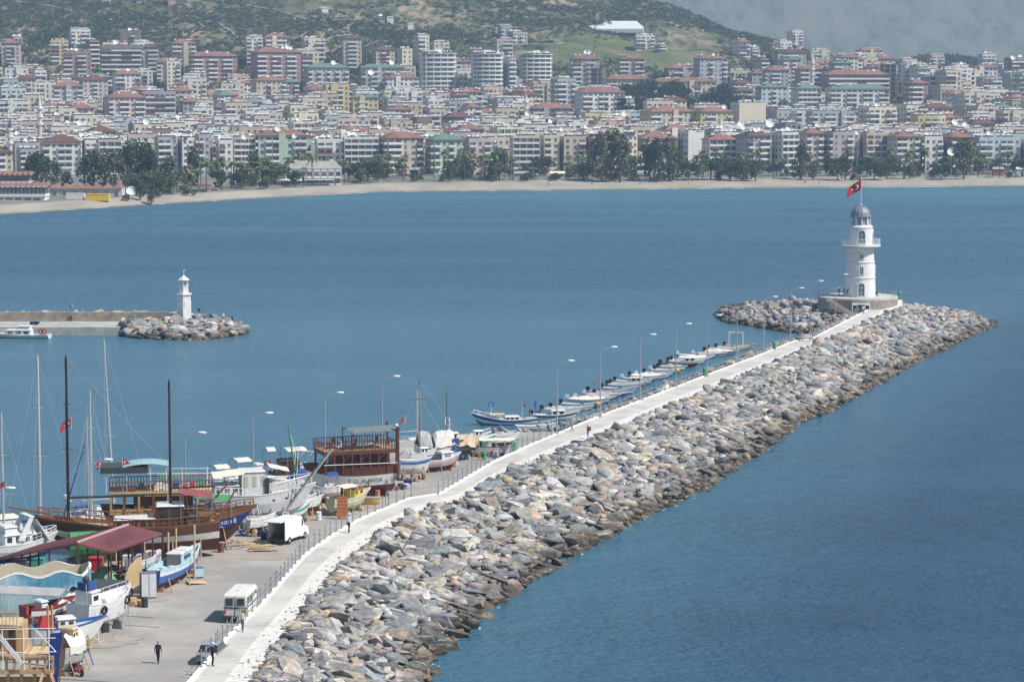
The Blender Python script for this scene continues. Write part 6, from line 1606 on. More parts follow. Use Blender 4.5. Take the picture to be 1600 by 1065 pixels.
small('x', (755, 690), (821, 691), 'white motorboat under a cream cover, first afloat past the quay', mats=(HWHITE, CREAM, CREAM, HGREY), extra=('cover', 'out', 'cab'), H=(1.3, 1.1, 1.5))
small('x', (848, 646), (905, 645), 'grey covered boat behind the white cuddy boat', extra=('covg', 'out'))
MG = 'small motorboats moored along the breakwater'
moor = [(878, 636, 937, 637, ('out', 'fend', 'scr'), BL, 'white boat with a round yellow fender at its bow'),
        (888, 629, 950, 630, ('outw', 'cover'), BL, 'cream decked boat right behind the yellow fender one'),
        (915, 622, 968, 623, ('outw', 'covg'), BK, 'low boat with grey cover left of the second lamp'),
        (920, 616, 976, 617, ('out', 'bim2', 'bench'), BL, 'white boat with a small red bimini'),
        (942, 611, 993, 612, ('out', 'scr'), (HWHITE, LBLUE, HWHITE, HGREY), 'white boat with pale blue stripe past the red bimini'),
        (950, 606, 1000, 607, ('out', 'bench'), (HWHITE, MARH, HWHITE, HGREY), 'white boat with a dark red stripe'),
        (962, 600, 1015, 601, ('out', 'cab'), BL, 'white cuddy boat left of the third lamp'),
        (974, 596, 1025, 597, ('outw', 'bench'), BK, 'open white boat touching the third lamp pole'),
        (985, 592, 1037, 593, ('out', 'scr', 'cover'), BL, 'white boat with a folded white sail cover'),
        (1008, 587, 1050, 588, ('out', 'bench'), BL, 'plain white boat between third and fourth lamps'),
        (1018, 583, 1060, 584, ('outw', 'fend'), BL, 'white boat with a yellow fender near the fourth lamp'),
        (1030, 578, 1070, 579, ('out', 'covg'), (HWHITE, DGREY, HWHITE, HGREY), 'black trimmed white boat at the fourth lamp'),
        (1033, 573, 1086, 575, ('out', 'bench'), (WOOD, MARH, MARH, HGREY), 'dark red hulled boat with white gunwale'),
        (1045, 569, 1098, 569, ('out', 'cab'), BL, 'sleek white boat beyond the dark red one'),
        (1058, 564, 1110, 564, ('out', 'cover'), BK, 'white boat with cream cover left of the fifth lamp'),
        (1060, 559, 1116, 559, ('outw', 'scr'), BL, 'long white boat under the fifth lamp'),
        (1102, 553, 1148, 555, ('out', 'cover'), (CREAM, CREAM, CREAM, HGREY), 'cream covered boat right of the fifth lamp'),
        (1108, 549, 1155, 549, ('out', 'bench'), (HWHITE, YELC, HWHITE, HGREY), 'white and yellow boat behind the cream covered one'),
        (1133, 544, 1176, 545, ('out', 'bench', 'gantry'), (YELC, HWHITE, HWHITE, HGREY), 'bright yellow boat with a white tube frame, last in the row')]
for x0, y0, x1, y1, ex, mt, lb in moor:
    b = small('x', (x0, y0), (x1, y1), lb, extra=ex, mats=mt, group=MG, H=(.9, .8, 1.15))
    if 'bim2' in ex: b.awning(.12, .3, 1.3, 1.8, MARC, crown=.1)
    if 'gantry' in ex:
        mb = MB().use(STEEL)
        for sg in (1, -1):
            for u in (.15, .65): mb.tube((b.X(u), .7*sg, .6), (b.X(u), .7*sg, 3.1), .04, .04, 5)
            mb.tube((b.X(.15), .7*sg, 3.1), (b.X(.65), .7*sg, 3.1), .04, .04, 5)
        mb.tube((b.X(.15), -.7, 3.1), (b.X(.15), .7, 3.1), .04, .04, 5); mb.build('frame', b.t)
for k, (x0, y0, x1, lb) in enumerate([(862, 641, 922, 'low grey boat half behind the grey covered one'), (901, 626, 958, 'narrow white boat between the cream decked and grey covered ones'), (930, 619, 984, 'slim boat right behind the red bimini'), (955, 603, 1007, 'small boat squeezed left of the third lamp boats'), (996, 590, 1044, 'small boat with a dark cockpit past the sail covered one'), (1024, 581, 1066, 'little white boat just before the fourth lamp'), (1050, 566, 1104, 'white boat tight beside the sleek one'), (1085, 557, 1132, 'short white boat left of the cream covered one'), (1120, 546, 1166, 'white boat left of the bright yellow one')]):
    small('x', (x0, y0), (x1, y0), lb, extra=(('out', 'bench'), ('outw', 'covg'), ('out', 'scr'))[k % 3], mats=(BL, BK, (HWHITE, BLUEH, BLUEH, HGREY), (HWHITE, HGREY, DGREY, DGREY))[k % 4], group=MG, H=(.8, .75, 1.0))
b = small('x', (1072, 603), (1040, 606), 'white dinghy pulled up against the kerb by the fourth lamp', z=1.1, lift=0, name='dinghy', extra=('bench',)); b.t.rotation_euler.x = .12
# boats standing on the quay, right part
def land(stern, bow, label, mats, lift=.35, **k):
    b = small('x', stern, bow, label, z=QZ, lift=lift, mats=mats, **k); b.props(3, .045); return b
b = land((650, 722), (712, 720), 'covered white sailing boat with pale tarps and three bare masts', (WOOD, HWHITE, HWHITE, MARH), H=(1.8, 1.6, 2.1), B=3.2, name='sailing_boat', rake=1.0); b.mast(.1, 7.5, .1, mat('spar_brown', (.14, .10, .07), .6, .2), stays=True); b.mast(.75, 6.2, .08, MATS['spar_brown'], stays=False)
mb = MB().use(MATS['spar_brown']); x = b.X(.1); z_ = b.deckz(.1)+5.4; mb.tube((x-1.0, 0, z_), (x+1.0, 0, z_+.1), .07, .07, 5); mb.build('crosstree', b.t)
for u0, u1, m_ in ((.04, .36, MGREY), (.42, .86, TARP)):
    mb = MB().use(m_); g = []
    for i in range(7):
        u = u0+(u1-u0)*i/6; x, y, z_ = b.sheer(u); hgt = 1.7*min(1, .75+.5*math.sin(PI*i/6)); g.append([(x+.05*math.sin(j*2.), (y+.1)*q, z_-.1+hgt*(1-abs(q)**2.2)+.05*math.sin(j*3+i*2)) for j, q in enumerate((-1, -.92, -.6, 0, .6, .92, 1))])
    mb.sheet(g, .04); mb.build('tarp', b.t, fix=True)
b = land((655, 738), (712, 733), 'pinkish wooden boat with small white cabin beside the striped hull', (HWHITE, PINKH, PINKH, ANTIF), H=(1.3, 1.2, 1.8), rake=.7, B=2.2, lift=.15); b.cabin(.55, .85, .6, .8, HWHITE, win=1, wh=.4, winm=mat('window_grey', (.2, .22, .24), .4, .1)); mb = MB().use(DGREY); mb.b2(b.X(.3), b.X(.55), -.65, .65, b.deckz(.4), b.deckz(.4)+.6); mb.build('engine_cover', b.t)
b = land((625, 750), (668, 748), 'white hull with two blue stripes propped beside the excursion boat', (HWHITE, HGREY, BLUEH, HGREY), H=(1.7, 1.6, 1.9), rake=.6, lift=.6)
b = land((690, 708), (735, 705), 'white workboat with a tall white frame behind the tarps', (HWHITE, HWHITE, HWHITE, GREENH), H=(1.5, 1.3, 1.8), lift=.3); mb = MB().use(STEEL); x = b.X(.2)
for y in (-.6, .6): mb.tube((x, y, 1), (x, y, 3.9), .07, .07, 5)
mb.tube((x, -.6, 3.9), (x, .6, 3.9), .07, .07, 5); mb.box((x, 0, 2.6), (.1, 1.2, .9)); mb.build('frame', b.t); b.cabin(.35, .6, .6, .9, HWHITE, win=1)
b = land((705, 714), (765, 708), 'open boat with sea green flank right of the tarps', (HWHITE, GREENH, GREENH, HGREY), H=(1.4, 1.3, 1.8), rake=1.0, lift=.5)
b = land((742, 713), (798, 712), 'boat under a long cream awning at the end of the quay', (HWHITE, HWHITE, HGREY, HGREY), H=(1.0, .9, 1.2), lift=.1); b.awning(.1, .98, 1.9, 1.2, CREAM, crown=.1, npost=5)
b = land((528, 791), (482, 794), 'white boat with a pink stripe and brown bottom behind the orange board', (HWHITE, PINKH, HWHITE, BROWNB), H=(1.9, 1.8, 2.3), rake=.8, lift=.4, B=2.4); b.awning(.05, .4, 2.0, 1.4, BLUEC, crown=.2, label='dark blue canvas')
b = land((516, 806), (568, 796), 'cream fishing boat with a yellow cabin beside the orange board', (YELH, YELH, YELH, YELH), H=(1.5, 1.35, 1.9), rake=1.1, lift=.3, B=2.3, name='fishing_boat', cat='fishing boat', tw=.55); b.cabin(.58, .84, .6, .8, YELC, win=2, winm=BROWNB, wh=.35, roofm=WOOD); b.awning(.2, .62, 1.9, 1.35, CREAM, crown=.12, pm=YELC)
b = land((548, 774), (578, 771), 'small cream hull half hidden behind the yellow cabin', (YELH, YELH, YELH, BROWNB), H=(1.2, 1.1, 1.6), lift=.3)
b = small('x', (560, 788), (593, 789), 'yellow and grey flat skiff lying on the quay', z=QZ, lift=0, mats=(HGREY, YEL, YEL, YEL), H=(.8, .8, .9), name='skiff', extra=('bench',), rake=.2)
b = land((440, 822), (480, 812), 'small white boat with a green flank behind the white van', (HWHITE, HWHITE, GREENH, GREENH), H=(1.3, 1.2, 1.7), rake=.8); b.rails(.1, .9, .5, STEEL, 8, .02); b.cabin(.3, .55, .6, .7, BLUEC, win=0)
b = land((455, 800), (496, 794), 'white open boat under the raised bowsprit plank', (HWHITE, HWHITE, YELH, ANTIF), H=(1.2, 1.1, 1.7), rake=.8)
for s0, s1, lb, mt, ex in (((388, 838), (425, 832), 'small white boat lying in front of the white gulet stern', BL, ('bench',)), ((500, 776), (532, 774), 'white boat under the blue canvas left of the yellow cabin', (HWHITE, HWHITE, BLUEH, ANTIF), ('cab',)), ((640, 730), (676, 727), 'small white boat between the striped hull and the tarps', BL, ('cab',)), ((722, 702), (762, 699), 'white boat half behind the beige tarp shelter', (HWHITE, HGREY, NAVY, ANTIF), ('cab', 'rail')), ((768, 702), (806, 700), 'small boat behind the long cream awning', BL, ('covg',)), ((470, 806), (500, 802), 'white dinghy left of the cream fishing boat', BL, ('bench',)), ((208, 905), (246, 893), 'white dinghy beside the shed panel', (HWHITE, LBLUE, HWHITE, ANTIF), ('bench',))): land(s0, s1, lb, mt, H=(1.3, 1.2, 1.6), extra=ex)
small('x', (700, 700), (742, 697), 'white boat afloat just past the workboat frame', mats=(HWHITE, HWHITE, BLUEH, NAVY), extra=('cab', 'out')); small('x', (430, 742), (474, 739), 'white boat afloat behind the large white hull', mats=BL, extra=('cab', 'rail')); small('x', (540, 716), (580, 713), 'white boat afloat behind the excursion boat', mats=BL, extra=('cab', 'rail'), H=(1.3, 1.1, 1.6))
# craft behind the big boats
def cruiser(stern, bow, label, z, lift, bim=True, m=(HWHITE, HWHITE, HWHITE, NAVY), H=(1.6, 1.5, 2.1), B=2.8):
    b = Boat('motor_yacht', label, stern, bow, z, B=B, H=H, mats=m, rake=1.0, tw=.85, lift=lift, deckin=.2, cat='motor yacht')
    b.cabin(.30, .72, .7, 1.0, HWHITE, win=3, wh=.45); b.cabin(.32, .52, .55, .6, HWHITE, name='flybridge', win=0, z=b.deckz(.4)+1.1)
    if bim: b.awning(.12, .5, 2.5, 2.9, CREAM, crown=.25)
    b.rails(.5, .98, .6, STEEL, 8, .025); return b
cruiser((362, 782), (305, 786), 'white motor yacht with long cream bimini left of the white gulet', 0, -.4)
cruiser((395, 770), (335, 775), 'white motor yacht with a low cream roof behind the white gulet', 0, -.4)
cruiser((425, 756), (372, 760), 'small yacht with a green netting rail behind the gulet deckhouse', 0, -.4, False, (HWHITE, HWHITE, GREENH, NAVY), (1.4, 1.3, 1.8), 2.4)
b = Boat('tour_boat', 'dark cabin boat with cream canopies behind the lamp', (478, 752), (410, 756), 0, B=3.2, H=(1.6, 1.5, 2.0), mats=(DWOOD, DWOOD, HWHITE, ANTIF), rake=.8, tw=.9, lift=-.4); b.cabin(.2, .7, .75, 1.8, DWOOD, win=5, wh=.5); b.awning(.05, .5, 3, 3.0, CREAM, crown=.2); b.awning(.72, .86, 2.0, 2.9, CREAM, crown=.3)
mb = MB().use(REDC); mb.torus((b.X(.78), -1.2, 2.6), .32, .09, 'y'); mb.build('lifebuoy', b.t)
b = Boat('motorboat', 'large white hull with red pennant behind the white gulet bow', (474, 775), (408, 778), QZ-1.6, B=3.0, H=(2.6, 2.5, 3.0), mats=(HWHITE, HWHITE, HWHITE, HGREY), rake=1.2, tw=.9, lift=-.4, deckm=HWHITE); mb = MB().use(BLUEC); mb.box((b.X(.05), 0, 2.9), (2.2, 2.8, .8), top=(.6, .8)); mb.build('cover', b.t)
b = Boat('motorboat', 'boat under a dark green canopy behind the teal awning', (308, 800), (250, 803), 0, B=2.6, H=(1.3, 1.2, 1.6), rake=.7, tw=.9, lift=-.4); b.awning(.0, .95, 2.4, 3.6, mat('green_canvas', (.10, .22, .17), .85, .1, 1), crown=.2, npost=4)
# davit frame and green pole left of the excursion boat
t = thing('davit_rack', 'white curved tube frame standing left of the excursion boat', 'frame', P(490, 765, QZ)); mb = MB().use(STEEL); mb.tube((-2, 0, 4.3), (2.2, 0, 4.0), .05, .05, 5)
for k in range(5): x = -1.8+k*.95; mb.path([(x-.5, 0, 3.7), (x-.25, 0, 4.0), (x, 0, 4.22)], .05, 4)
for x in (-1.9, -1.6, 2.1): mb.tube((x-.3, 0, 0), (x, 0, 4.3), .05, .05, 5)
mb.tube((-1.9, 0, 4.2), (-2.4, 0, 6), .04, .04, 4); mb.build('tube_frame', t)
mb = MB().use(GRNP); mb.tube((0, 0, 0), (-1.0, 0, 7.2), .11, .09, 6); o = mb.build('green_spar'); o.location = P(466, 770, QZ); tag(o, 'leaning green spar left of the excursion boat', 'spar')
# yachts in the basin on the left
def yacht(pxm, pytop, stern, bow, label, mm=HWHITE, cover=None, z=0.0, lift=-.6, r_=.11, um=.55, lean=0, sprd=1.1, H=(1.4, 1.3, 1.7)):
    b = Boat('yacht', label, stern, bow, z, B=3.1, H=H, mats=(HWHITE, HWHITE, HWHITE, NAVY), rake=1.1, tw=.6, lift=lift, deckin=.1, cat='sailing yacht')
    b.cabin(.3, .68, .55, .5, HWHITE, win=3, wh=.4)
    M = b.t.matrix_basis; q = Vector((b.t.location.x, b.t.location.y, 0)); base = b.deckz(um)
    X_ = Vector((math.cos(b.th), math.sin(b.th))); bx = q.x+X_.x*b.X(um); by = q.y+X_.y*b.X(um)
    top = ATD(pxm, pytop, by).z-b.t.location.z; b.mast(um, top-base, r_, mm, spread=sprd, lean=lean*math.copysign(1, X_.x))
    mb = MB().use(mm); x = b.X(um); mb.tube((x, 0, base+1.5), (b.X(.08), 0, base+1.4), .07, .06, 6); mb.build('boom', b.t)
    if cover: mb = MB().use(cover); mb.tube((x-.2, 0, base+1.65), (b.X(.1), 0, base+1.55), .2, .12, 7); mb.build('sail_cover', b.t)
    b.rails(.02, .98, .5, STEEL, 12, .015); return b
ALU = mat('mast_alloy', (.55, .55, .54), .4, .08, 2, metal=.3)
b = yacht(10, 648, (-40, 885), (45, 880), 'yacht mast at the left edge, hull cut by the picture edge', ALU)
b = yacht(65, 558, (5, 850), (118, 846), 'yacht with the tallest thick pale mast in the basin', ALU, NAVY, r_=.17, um=.52)
mb = MB().use(STEEL); x = b.X(.9); mb.tube((x, 0, 1), (x-.6, 0, 5.0), .05, .04, 5); mb.use(HWHITE); mb.lathe([(.36, 5.0), (.36, 5.3)], 12, (x-.7, 0, 0)); mb.box((x-.6, 0, 4.7), (.9, .3, .06)); mb.build('radar_mast', b.t)
b = yacht(145, 612, (108, 826), (170, 822), 'white yacht with a blue sail cover and white mast', ALU, BLUEC, um=.58)
b = yacht(138, 655, (100, 836), (178, 833), 'small yacht with a shorter thin mast beside the blue covered one', ALU, BLUEC, um=.5, r_=.07, sprd=.6)
b = yacht(176, 532, (120, 812), (225, 808), 'yacht with the tallest slender leaning mast and a red flag', ALU, um=.56, r_=.10, lean=-.8)
b = yacht(652, 610, (620, 700), (682, 698), 'sailing yacht moored behind the excursion boat stern with a thin mast', ALU, um=.52, r_=.06, sprd=.4)
# furled blue forestay
t = P(90, 820, 2); mb = MB().use(NAVY); mb.tube((0, 0, 0), (3.0, 0, 9.8), .09, .04, 6); o = mb.build('furled_sail'); o.location = P(86, 852, 1.2); tag(o, 'slanting furled dark blue sail between the pale and the dark mast', 'furled sail')
b = cruiser((-30, 858), (62, 850), 'white cabin boat with a cream roof at the left edge of the basin', 0, -.4, False, H=(1.5, 1.4, 1.9), B=3.4); b.cabin(.1, .7, .8, 2.2, HWHITE, name='saloon', win=5, wh=.35, roofm=CREAM)
b = cruiser((-30, 895), (75, 884), 'white motor yacht with a slanted radar arch left of the maroon roof', QZ, .6, False, H=(2.0, 1.9, 2.5), B=3.4); mb = MB().use(HWHITE); x = b.X(.62)
for sg in (1, -1): mb.add([(x-.9, 1.2*sg-.06, 2.2), (x-.2, 1.2*sg-.06, 2.2), (x+.7, 1.1*sg-.06, 4.2), (x+.3, 1.1*sg-.06, 4.2), (x-.9, 1.2*sg+.06, 2.2), (x-.2, 1.2*sg+.06, 2.2), (x+.7, 1.1*sg+.06, 4.2), (x+.3, 1.1*sg+.06, 4.2)], [(0, 1, 2, 3), (7, 6, 5, 4), (0, 4, 5, 1), (1, 5, 6, 2), (2, 6, 7, 3), (3, 7, 4, 0)])
mb.box((x+.5, 0, 4.25), (.5, 2.4, .12)); mb.build('radar_arch', b.t); mb = MB().use(TARP); mb.add([(x+.9, -1.2, 4.1), (x+2.2, -1.3, 2.0), (x+2.2, 1.3, 2.0), (x+.9, 1.2, 4.1), (x+.9, -1.2, 4.0), (x+2.1, -1.3, 1.9), (x+2.1, 1.3, 1.9), (x+.9, 1.2, 4.0)], [(0, 1, 2, 3), (7, 6, 5, 4), (0, 4, 5, 1), (2, 6, 7, 3), (1, 5, 6, 2)]); mb.build('canvas', b.t)
# small mole cabin cruiser and trailer
b = cruiser((78, 528), (-15, 527), 'white cabin cruiser with red ring moored at the small mole', 0, -.3, False, m=(HWHITE, HWHITE, HWHITE, DGREY), H=(1.0, .9, 1.3), B=3.0)
mb = MB().use(REDC)
for dx in (-.5, .1): mb.torus((b.X(.10)+dx, 1.5, 1.6), .42, .1, 'y')
mb.build('lifebuoy', b.t)
t = thing('boat_trailer', 'grey boat trailer parked on the small mole', 'trailer', P(50, 507, 1.5)); mb = MB().use(GREYM); mb.b2(-3.2, 2.5, -.9, -.75, .6, .75); mb.b2(-3.2, 2.5, .75, .9, .6, .75); [mb.b2(x, x+.12, -.9, .9, .6, .7) for x in (-3, -1, 1, 2.3)]; mb.build('frame', t)
for x in (0.1, .9):
    for y in (-1, 1): mb = MB().use(BLACK); mb.tube((x, y-.1, .34), (x, y+.1, .34), .34, .34, 12); mb.build('wheel', t)

# --- small blue and white fishing boat in front of the shed
b = Boat('fishing_boat', 'small pale blue and white fishing boat on props near the shed', (240, 929), (309, 890), QZ, B=2.3, H=(1.75, 1.55, 2.0), mats=(LBLUE, BLUEH, HWHITE, ANTIF), rake=.5, tw=.55, lift=.35, rows=(.16, .30, .66), deckm=LBLUE, deckin=.45, cat='fishing boat')
b.cabin(.46, .74, .6, 1.1, LBLUE, win=1, wh=.3, roofm=HWHITE, slope=.05); mb = MB().use(mat('board_brown', (.22, .18, .14), .8, .15, 2)); x = b.X(.45); mb.b2(x-.03, x+.02, -.6, .6, b.deckz(.45), b.deckz(.45)+1.0); mb.build('cabin_door', b.t)
for u, y in ((.25, .3), (.3, -.4), (.12, .3)): mb = MB().use(HGREY); mb.box((b.X(u), y, b.deckz(u)+.2), (.7, .5, .4)); mb.build('engine_box', b.t)
b.props(3, .06)
for px, py, h_ in ((263, 905, 4.2), (275, 898, 4.2), (304, 908, 5.0)): mb = MB().use(PALEW); mb.tube((0, 0, 0), (.05, 0, h_), .09, .09, 6); o = mb.build('timber_post'); o.location = P(px, py, QZ); tag(o, f"upright timber post {'left of the blue boat cabin' if px == 263 else 'behind the blue boat cabin' if px == 275 else 'at the bow of the blue boat'}", 'post')
# --- white fishing boat with tyres
b = Boat('fishing_boat', 'white fishing boat with tyre fenders and fishing nets propped near the bin', (122, 1000), (196, 978), QZ, B=2.9, H=(2.2, 2.0, 2.6), mats=(HWHITE, HWHITE, HGREY, HGREY), rake=.7, tw=.8, lift=.7, rows=(.12, .3, .7), deckm=HWHITE, deckin=.3, cat='fishing boat')
b.cabin(.12, .36, .6, 1.25, HWHITE, win=1, wh=.3); mb = MB().use(mat('nets', (.38, .30, .20), .95, .35, 4, bump=1)); r = random.Random(2)
for k in range(9): mb.box((b.X(.4+r.uniform(-.05, .1)), r.uniform(-.6, .4), b.deckz(.4)+.25), (.8, .5, .35), rz=r.uniform(0, 3), top=(.4, .5))
mb.build('net_pile', b.t)
mb = MB().use(BLUEC); mb.box((b.X(.2), 0, b.deckz(.2)+1.7), (1.0, 1.1, .6)); mb.build('blue_crate', b.t)
mb = MB().use(GREYM); mb.tube((b.X(.25), 0, 2), (b.X(.25), 0, 4.9), .05, .05, 5); mb.tube((b.X(.02), -.8, 2), (b.X(.02), -.8, 4.2), .05, .05, 5); mb.use(DGREY); mb.sphere((b.X(.02), -.8, 4.2), .3, 8); mb.build('signal_mast', b.t)
for u, sg in ((.25, -1), (.97, -1), (.8, -1)): mb = MB().use(BLACK); q = b.side(u, .18, sg); mb.torus((q.x, q.y-.1, q.z-.1), .27, .1, 'y'); mb.build('tyre_fender', b.t)
b.props(4, .03, GREYM); b.rails(.6, .97, .35, STEEL, 5, .02, mid=False)
# --- boats lower left
b = Boat('fishing_boat', 'white boat with a pale blue rim and small cabin in front of the tyre fendered one', (52, 1022), (150, 1014), QZ, B=2.5, H=(1.9, 1.8, 2.3), mats=(BLUEH, HWHITE, HWHITE, YELH), rake=.9, tw=.6, lift=.3, rows=(.05, .3, .7), deckin=.2, cat='fishing boat'); b.cabin(.38, .68, .55, .75, HWHITE, win=2, wh=.3, winm=BROWNB); mb = MB().use(REDC); mb.box((b.X(.2), 0, 2.2), (1.2, 1.4, .8), top=(.5, .6)); mb.build('cloth_bundle', b.t); b.props(3, .05)
b = Boat('motorboat', 'maroon and grey open boat under the grey awning beside the blue building', (40, 995), (106, 984), QZ, B=2.4, H=(1.9, 1.8, 2.2), mats=(MARH, MARH, HGREY, HGREY), rake=.8, tw=.8, lift=.5, deckm=MARH, deckin=.5); b.props(3, .05); b.cabin(.3, .5, .5, .9, HWHITE, win=0)
b = Boat('fishing_boat', 'weathered grey hull under a cream tarp beside the scooter', (92, 1056), (128, 1042), QZ, B=2.0, H=(1.9, 1.8, 2.1), mats=(PALEW, MGREY, MGREY, MGREY), rake=.4, tw=.6, lift=.2, deckin=.2, cat='fishing boat'); b.props(2, .05)
mb = MB().use(TARP); g = [[(b.X(.1+.75*i/6), (b.sheer(.1+.75*i/6)[1]+.06)*q, b.sheer(.5)[2]+.1+.9*(1-abs(q)**2)-(.5 if abs(q) == 1 else 0)+.08*math.sin(i*2+j)) for j, q in enumerate((-1, -.98, -.5, 0, .5, .98, 1))] for i in range(7)]; mb.sheet(g, .03); mb.build('tarp', b.t, fix=True); b.cabin(.35, .7, .6, 1.5, PALEW, win=2, wh=.35)
# --- timber boat under construction, lower left corner
d = P(40, 1075, QZ); t = thing('boat_under_construction', 'raw timber boat under construction with white railings in the lower left corner', 'boat', (P(92, 1078, QZ).x, P(92, 1078, QZ).y, QZ), R(2)); r = random.Random(3); Lc = 9.0
for z, m_ in ((1.55, RAWW), (2.55, RAWW)):
    mb = MB().use(m_); mb.b2(-Lc, -.3, -.15, 0.1, z-.3, z); mb.build('beam', t)
for k in range(16):
    mb = MB().use(RAWW); x = -.4-k*.55; mb.b2(x-.09, x+.09, -.1, .05, 1.55, 2.25); mb.build('rib', t)
for k in range(30):
    mb = MB().use(PALEW if k % 3 else RAWW); x = -.6-k*.29; mb.b2(x-.13, x+.12, .1+.0, 3.2, 2.5+r.uniform(0, .02), 2.56); mb.build('plank', t)
for x, l in ((-.5, .5), (-1.1, -.3), (-4.6, .4), (-7.2, .3)): mb = MB().use(RAWW); mb.tube((x, -.2, 1.3), (x+l, -.9, 0), .13, .13, 4); mb.build('strut', t)
for k in range(9): mb = MB().use(RAWW); x = -.8-k*.95; mb.b2(x-.12, x+.12, .2, .45, 0, 1.4); mb.build('stanchion', t)
mb = MB().use(RAWW); mb.b2(-Lc, -.5, .5, .62, .2, .9); mb.b2(-Lc, -2.6, .6, 3.2, 2.56, 4.6); mb.build('cabin_wall', t)
mb = MB().use(DWOOD); mb.b2(-6, -5.2, .55, .6, 2.7, 4.3); mb.b2(-3.6, -3.1, .55, .6, 2.7, 4.3); mb.build('opening', t)
mb = MB().use(PALEW); mb.b2(-Lc, -2.9, .0, 3, 4.6, 4.75); mb.build('upper_deck', t)
for k in range(24): mb = MB().use(PALEW); x = -2.9-k*.26; mb.b2(x-.04, x+.04, -.02, .08, 4.75, 5.6); mb.build('baluster', t)
mb = MB().use(RAWW); mb.b2(-Lc, -2.8, -.05, .11, 5.6, 5.74); mb.build('handrail', t)
mb = MB().use(STEEL)
for z in (2.9, 3.9, 4.6): mb.tube((-Lc, -.35, z-.1), (-.1, -.35, z+.02), .035, .035, 5)
for x in (-8, -6, -3.9, -2.4, -.6): mb.tube((x, -.35, 1.6), (x, -.35, 4.6), .035, .035, 5)
mb.tube((-1.6, -.35, 4.6), (-.1, -.35, 2.9), .035, .035, 5); mb.tube((-5.2, -.35, 4.6), (-4.6, -.35, 2.9), .035, .035, 5); mb.build('tube_railing', t)
mb = MB().use(NAVY); mb.add([(-.55, .0, 4.15), (.35, .0, 4.25), (.05, .0, 2.3), (-.1, .0, 0), (-.85, 0, 0), (-.15, 0, 1.7), (-.75, 0, 2.1), (-.55, .12, 4.15), (.35, .12, 4.25), (.05, .12, 2.3), (-.1, .12, 0), (-.85, .12, 0), (-.15, .12, 1.7), (-.75, .12, 2.1)], [(6, 5, 2, 1, 0), (5, 4, 3, 2), (7, 8, 9, 12, 13), (9, 10, 11, 12), (0, 1, 8, 7), (1, 2, 9, 8), (2, 3, 10, 9), (6, 0, 7, 13), (4, 5, 12, 11), (5, 6, 13, 12)]); mb.build('blue_transom', t)
mb = MB().use(WOOD); mb.tube((.42, .06, 4.2), (.12, .06, 2.2), .07, .07, 4); mb.tube((.12, .06, 2.2), (.0, .06, 0), .07, .07, 4); mb.build('transom_edge', t)
mb = MB().use(HWHITE); M = Matrix.Translation((-3.4, -.5, 3.2)) @ Matrix.Rotation(R(52), 4, 'Y'); mb.box((0, 0, 0), (2.9, .1, .3), M=M); o = mb.build('white_plank', None); tag(o, 'white plank leaning across the timber boat in the corner', 'plank'); o.location = t.location
for dx in (0, .55): mb = MB().use(RAWW); mb.tube((0, 0, 0), (0, 0, 4.6), .1, .1, 6); o = mb.build('timber_post'); o.location = P(76+dx*12, 1040, QZ); tag(o, 'upright timber post above the blue transom'+(', right one' if dx else ', left one'), 'post')

# --- maroon roofed shed
t = thing('shed', 'open shed with a maroon sheet metal roof among the boats', 'shed'); ROOFMAR = mat('sheet_maroon', (.20, .075, .085), .5, .14, .7, streak=.1)
A_, B_, C_, D_ = P(120, 848, 5.9), P(200, 820, 6.1), P(254, 833, 5.0), P(173, 861, 4.8); E_, F_ = P(-8, 873, 4.4), P(60, 851, 4.6)
def slab(mb, q, th=.09): mb.add([p for p in q]+[p-Vector((0, 0, th)) for p in q], [(0, 1, 2, 3), (7, 6, 5, 4)]+[(i, i+4, (i+1) % 4+4, (i+1) % 4) for i in range(4)])
mb = MB().use(ROOFMAR); slab(mb, [D_, C_, B_, A_]); mb.build('roof', t, label='right slope of the maroon roof', fix=True); mb = MB().use(ROOFMAR); slab(mb, [A_, B_, F_, E_]); mb.build('roof', t, label='left slope of the maroon roof', fix=True)
mb = MB().use(ROOFMAR)
for k in range(25):
    s_ = k/24; 
    for a, b_ in ((A_.lerp(B_, s_), D_.lerp(C_, s_)), (A_.lerp(B_, s_), E_.lerp(F_, s_))): mb.tube(a+Vector((0, 0, .02)), b_+Vector((0, 0, .02)), .035, .035, 4)
mb.build('roof_rib', t, kind='stuff')
mb = MB().use(mat('ridge_cap', (.42, .27, .27), .6, .1)); mb.tube(A_+Vector((0, 0, .05)), B_+Vector((0, 0, .05)), .13, .13, 6); mb.build('ridge_cap', t)
PM_ = mat('maroon_steel', (.10, .035, .035), .6, .1)
for k in range(6):
    s_ = k/5
    for p in (D_.lerp(C_, s_), A_.lerp(B_, s_), E_.lerp(F_, s_)): mb = MB().use(PM_); mb.box((p.x, p.y, (QZ+p.z)/2), (.14, .14, p.z-QZ-.12)); mb.build('post', t)
for s_ in (.33, .66): p = E_.lerp(A_, s_); mb = MB().use(PM_); mb.box((p.x, p.y+.1, (QZ+p.z)/2), (.14, .14, p.z-QZ-.12)); mb.build('post', t)
mb = MB().use(PM_); [mb.tube(a-Vector((0, 0, .15)), b_-Vector((0, 0, .15)), .06, .06, 4) for a, b_ in ((E_, A_), (A_, D_), (D_, C_), (B_, C_), (F_, B_))]; mb.tube(D_-Vector((0, 0, 1.9)), C_-Vector((0, 0, 1.9)), .05, .05, 4); mb.build('truss', t)
